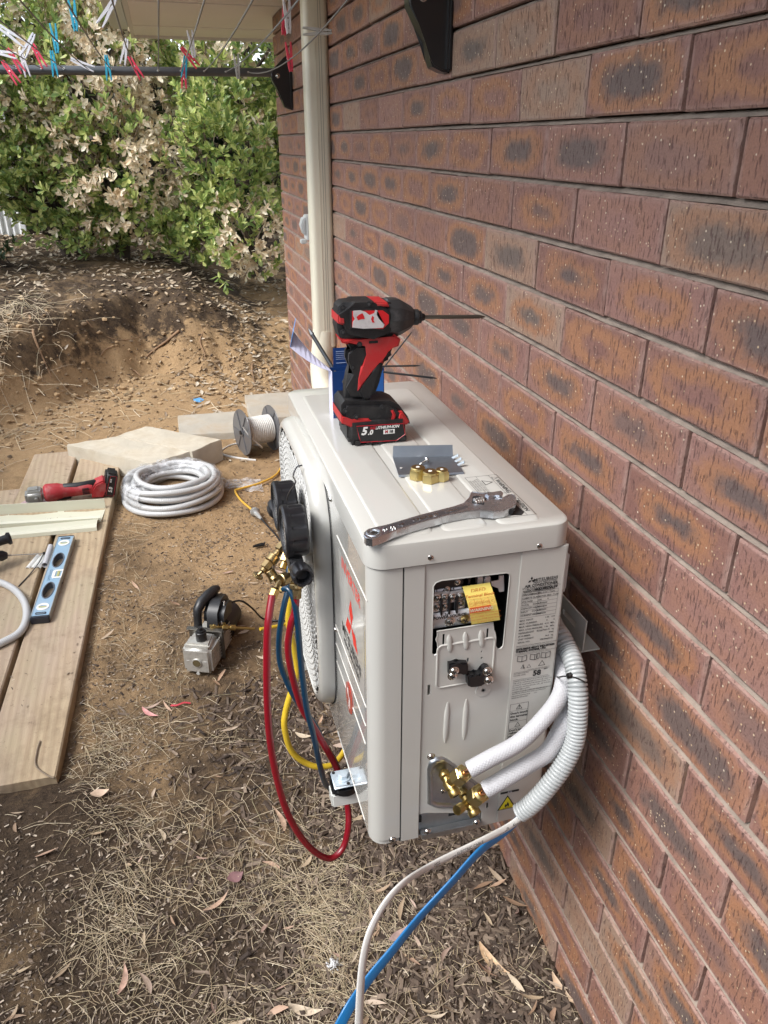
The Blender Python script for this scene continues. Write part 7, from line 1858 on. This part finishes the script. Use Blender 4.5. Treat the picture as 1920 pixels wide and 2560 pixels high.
# ---------------- pegs
PC = {'pink': mat('peg_pink', (.72, .045, .10), .38, coat=.2), 'blue': mat('peg_blue', (.01, .34, .50), .38, coat=.2), 'white': mat('peg_white', (.70, .70, .74), .38, coat=.2), 'grey': mat('peg_grey', (.52, .52, .50), .4)}
pegs = {}
def make_peg(c):
    t = thing('clothes_peg', 'x', 'peg', (0, 0, 0), 'clothes pegs on the lines')
    for s_ in (-1, 1):
        # jaw at the top (+z) where the line passes, handles splay apart at the bottom
        pr_ = [(s_ * .0005, .033), (s_ * .0045, .035), (s_ * .0066, .022), (s_ * .0070, .004), (s_ * .0088, -.018), (s_ * .0092, -.037), (s_ * .0055, -.038), (s_ * .0034, -.022), (s_ * .0006, -.002), (s_ * .0004, .008), (s_ * .0014, .015), (s_ * .0018, .020), (s_ * .0005, .025)]
        mb = MB(); mb.prism(pr_, .0110, frame((0, .0055, 0), (1, 0, 0), (0, 0, 1)), .0012, 2); o = obj('jaw', mb, PC[c], t, local=True, smooth=40)
    mb = MB(); mb.tube([V((.0072 * math.cos(a), .0054, .003 + .0052 * math.sin(a))) for a in [2 * PI * k / 14 for k in range(14)]], .0008, 5, closed=True); mb.tube([V((-.0072, .0052, .003)), V((-.0072, -.0052, .003))], .0008, 5); mb.tube([V((.0072, .0052, .003)), V((.0072, -.0052, .003))], .0008, 5); mb.cyl((0, -.0056, .003), (0, .0056, .003), .0022, n=8)
    obj('spring', mb, CHROME, t, local=True, smooth=60); return t
used = {}
def peg(c, px, py, line, rot, label, tip=0., yaw=0., y=None, scale=1.3):
    if c not in pegs: pegs[c] = make_peg(c); t = pegs[c]
    else:
        t = pegs[c].copy(); COL.objects.link(t)
        for ch in [o for o in list(scene.objects) if o.parent == pegs[c]]: q = ch.copy(); COL.objects.link(q); q.parent = t
    t['label'] = label
    # position: where the photo ray passes closest to that line, or at depth y
    if y is None:
        best = None
        d = ray(px, py).normalized()
        for a, b_ in zip(LINES[line], LINES[line][1:]):
            for k in range(10):
                p = a.lerp(b_, k / 10); dist = ((p - CAM) - d * (p - CAM).dot(d)).length
                if best is None or dist < best[0]: best = (dist, p)
        p = best[1]; y = p.y
    q = onY(px, py, y); t.location = q; t.rotation_euler = (R(tip), R(rot), R(yaw)); t.scale = (scale, scale, scale)
H0, L0_ = 'hanging', ''
peg('blue', 184, 38, 4, 180, 'blue peg at the top edge furthest left of the eave, handles upward', y=2.35)
peg('blue', 138, 98, 3, 180, 'blue peg pointing up above another blue peg', y=2.75)
peg('blue', 134, 158, 2, 0, 'blue peg hanging across the bar directly below another blue peg', y=3.12)
peg('blue', 269, 168, 4, 0, 'single blue peg hanging alone on the bar', y=3.15)
peg('blue', 462, 163, 7, 12, 'blue peg half covering a pink one on the bar', y=3.13)
peg('white', 270, 28, 5, 38, 'large white peg at the top left corner of the eave', y=2.2)
peg('white', 312, 128, 5, 18, 'white peg hanging just left of the eave end', y=2.95)
peg('white', 25, 85, 1, -55, 'white peg lying across the line at the left edge', y=2.3)
peg('white', 72, 112, 2, 35, 'white peg crossing the upper pink peg at left', y=2.85)
peg('white', 60, 158, 1, -8, 'white peg hanging over the bar between two pink pegs', y=3.12)
peg('white', 205, 160, 3, -68, 'white peg lying almost flat along the bar', y=3.12)
peg('white', 8, 133, 0, -80, 'white peg cut off by the left edge just above the bar', y=3.0)
peg('pink', 26, 180, 0, -30, 'lowest pink peg crossing the bar at the left edge', y=3.12)
peg('pink', 38, 150, 0, -28, 'pink peg above the lowest pink one at left', y=3.05)
peg('pink', 94, 135, 2, -22, 'pink peg hanging beside a white peg above the bar at left', y=2.95)
peg('pink', 338, 168, 5, -28, 'single pink peg tilted on the middle of the bar', y=3.13)
peg('pink', 473, 142, 7, -42, 'tilted pink peg crossing the white peg in the middle', y=3.05)
peg('pink', 459, 190, 7, 4, 'pink peg hanging below the blue peg under the bar', y=3.16)
peg('white', 480, 112, 8, 175, 'white peg pointing up on the line below the eave', y=2.9)
peg('grey', 593, 168, 9, 178, 'pale grey peg hanging on the bar left of the bracket', y=3.12)
peg('white', 719, 42, 9, 178, 'white peg with a pink one behind it beside the cream duct', y=2.1, scale=1.3)
peg('pink', 713, 48, 9, 190, 'upper pink peg behind the white peg beside the duct', y=2.18)
peg('pink', 724, 144, 10, 176, 'pink peg hanging on the line close to the black bracket', y=2.5)
peg('grey', 795, 79, 10, 90, 'pale peg lying level across the cream vertical duct', y=2.0, scale=1.25)
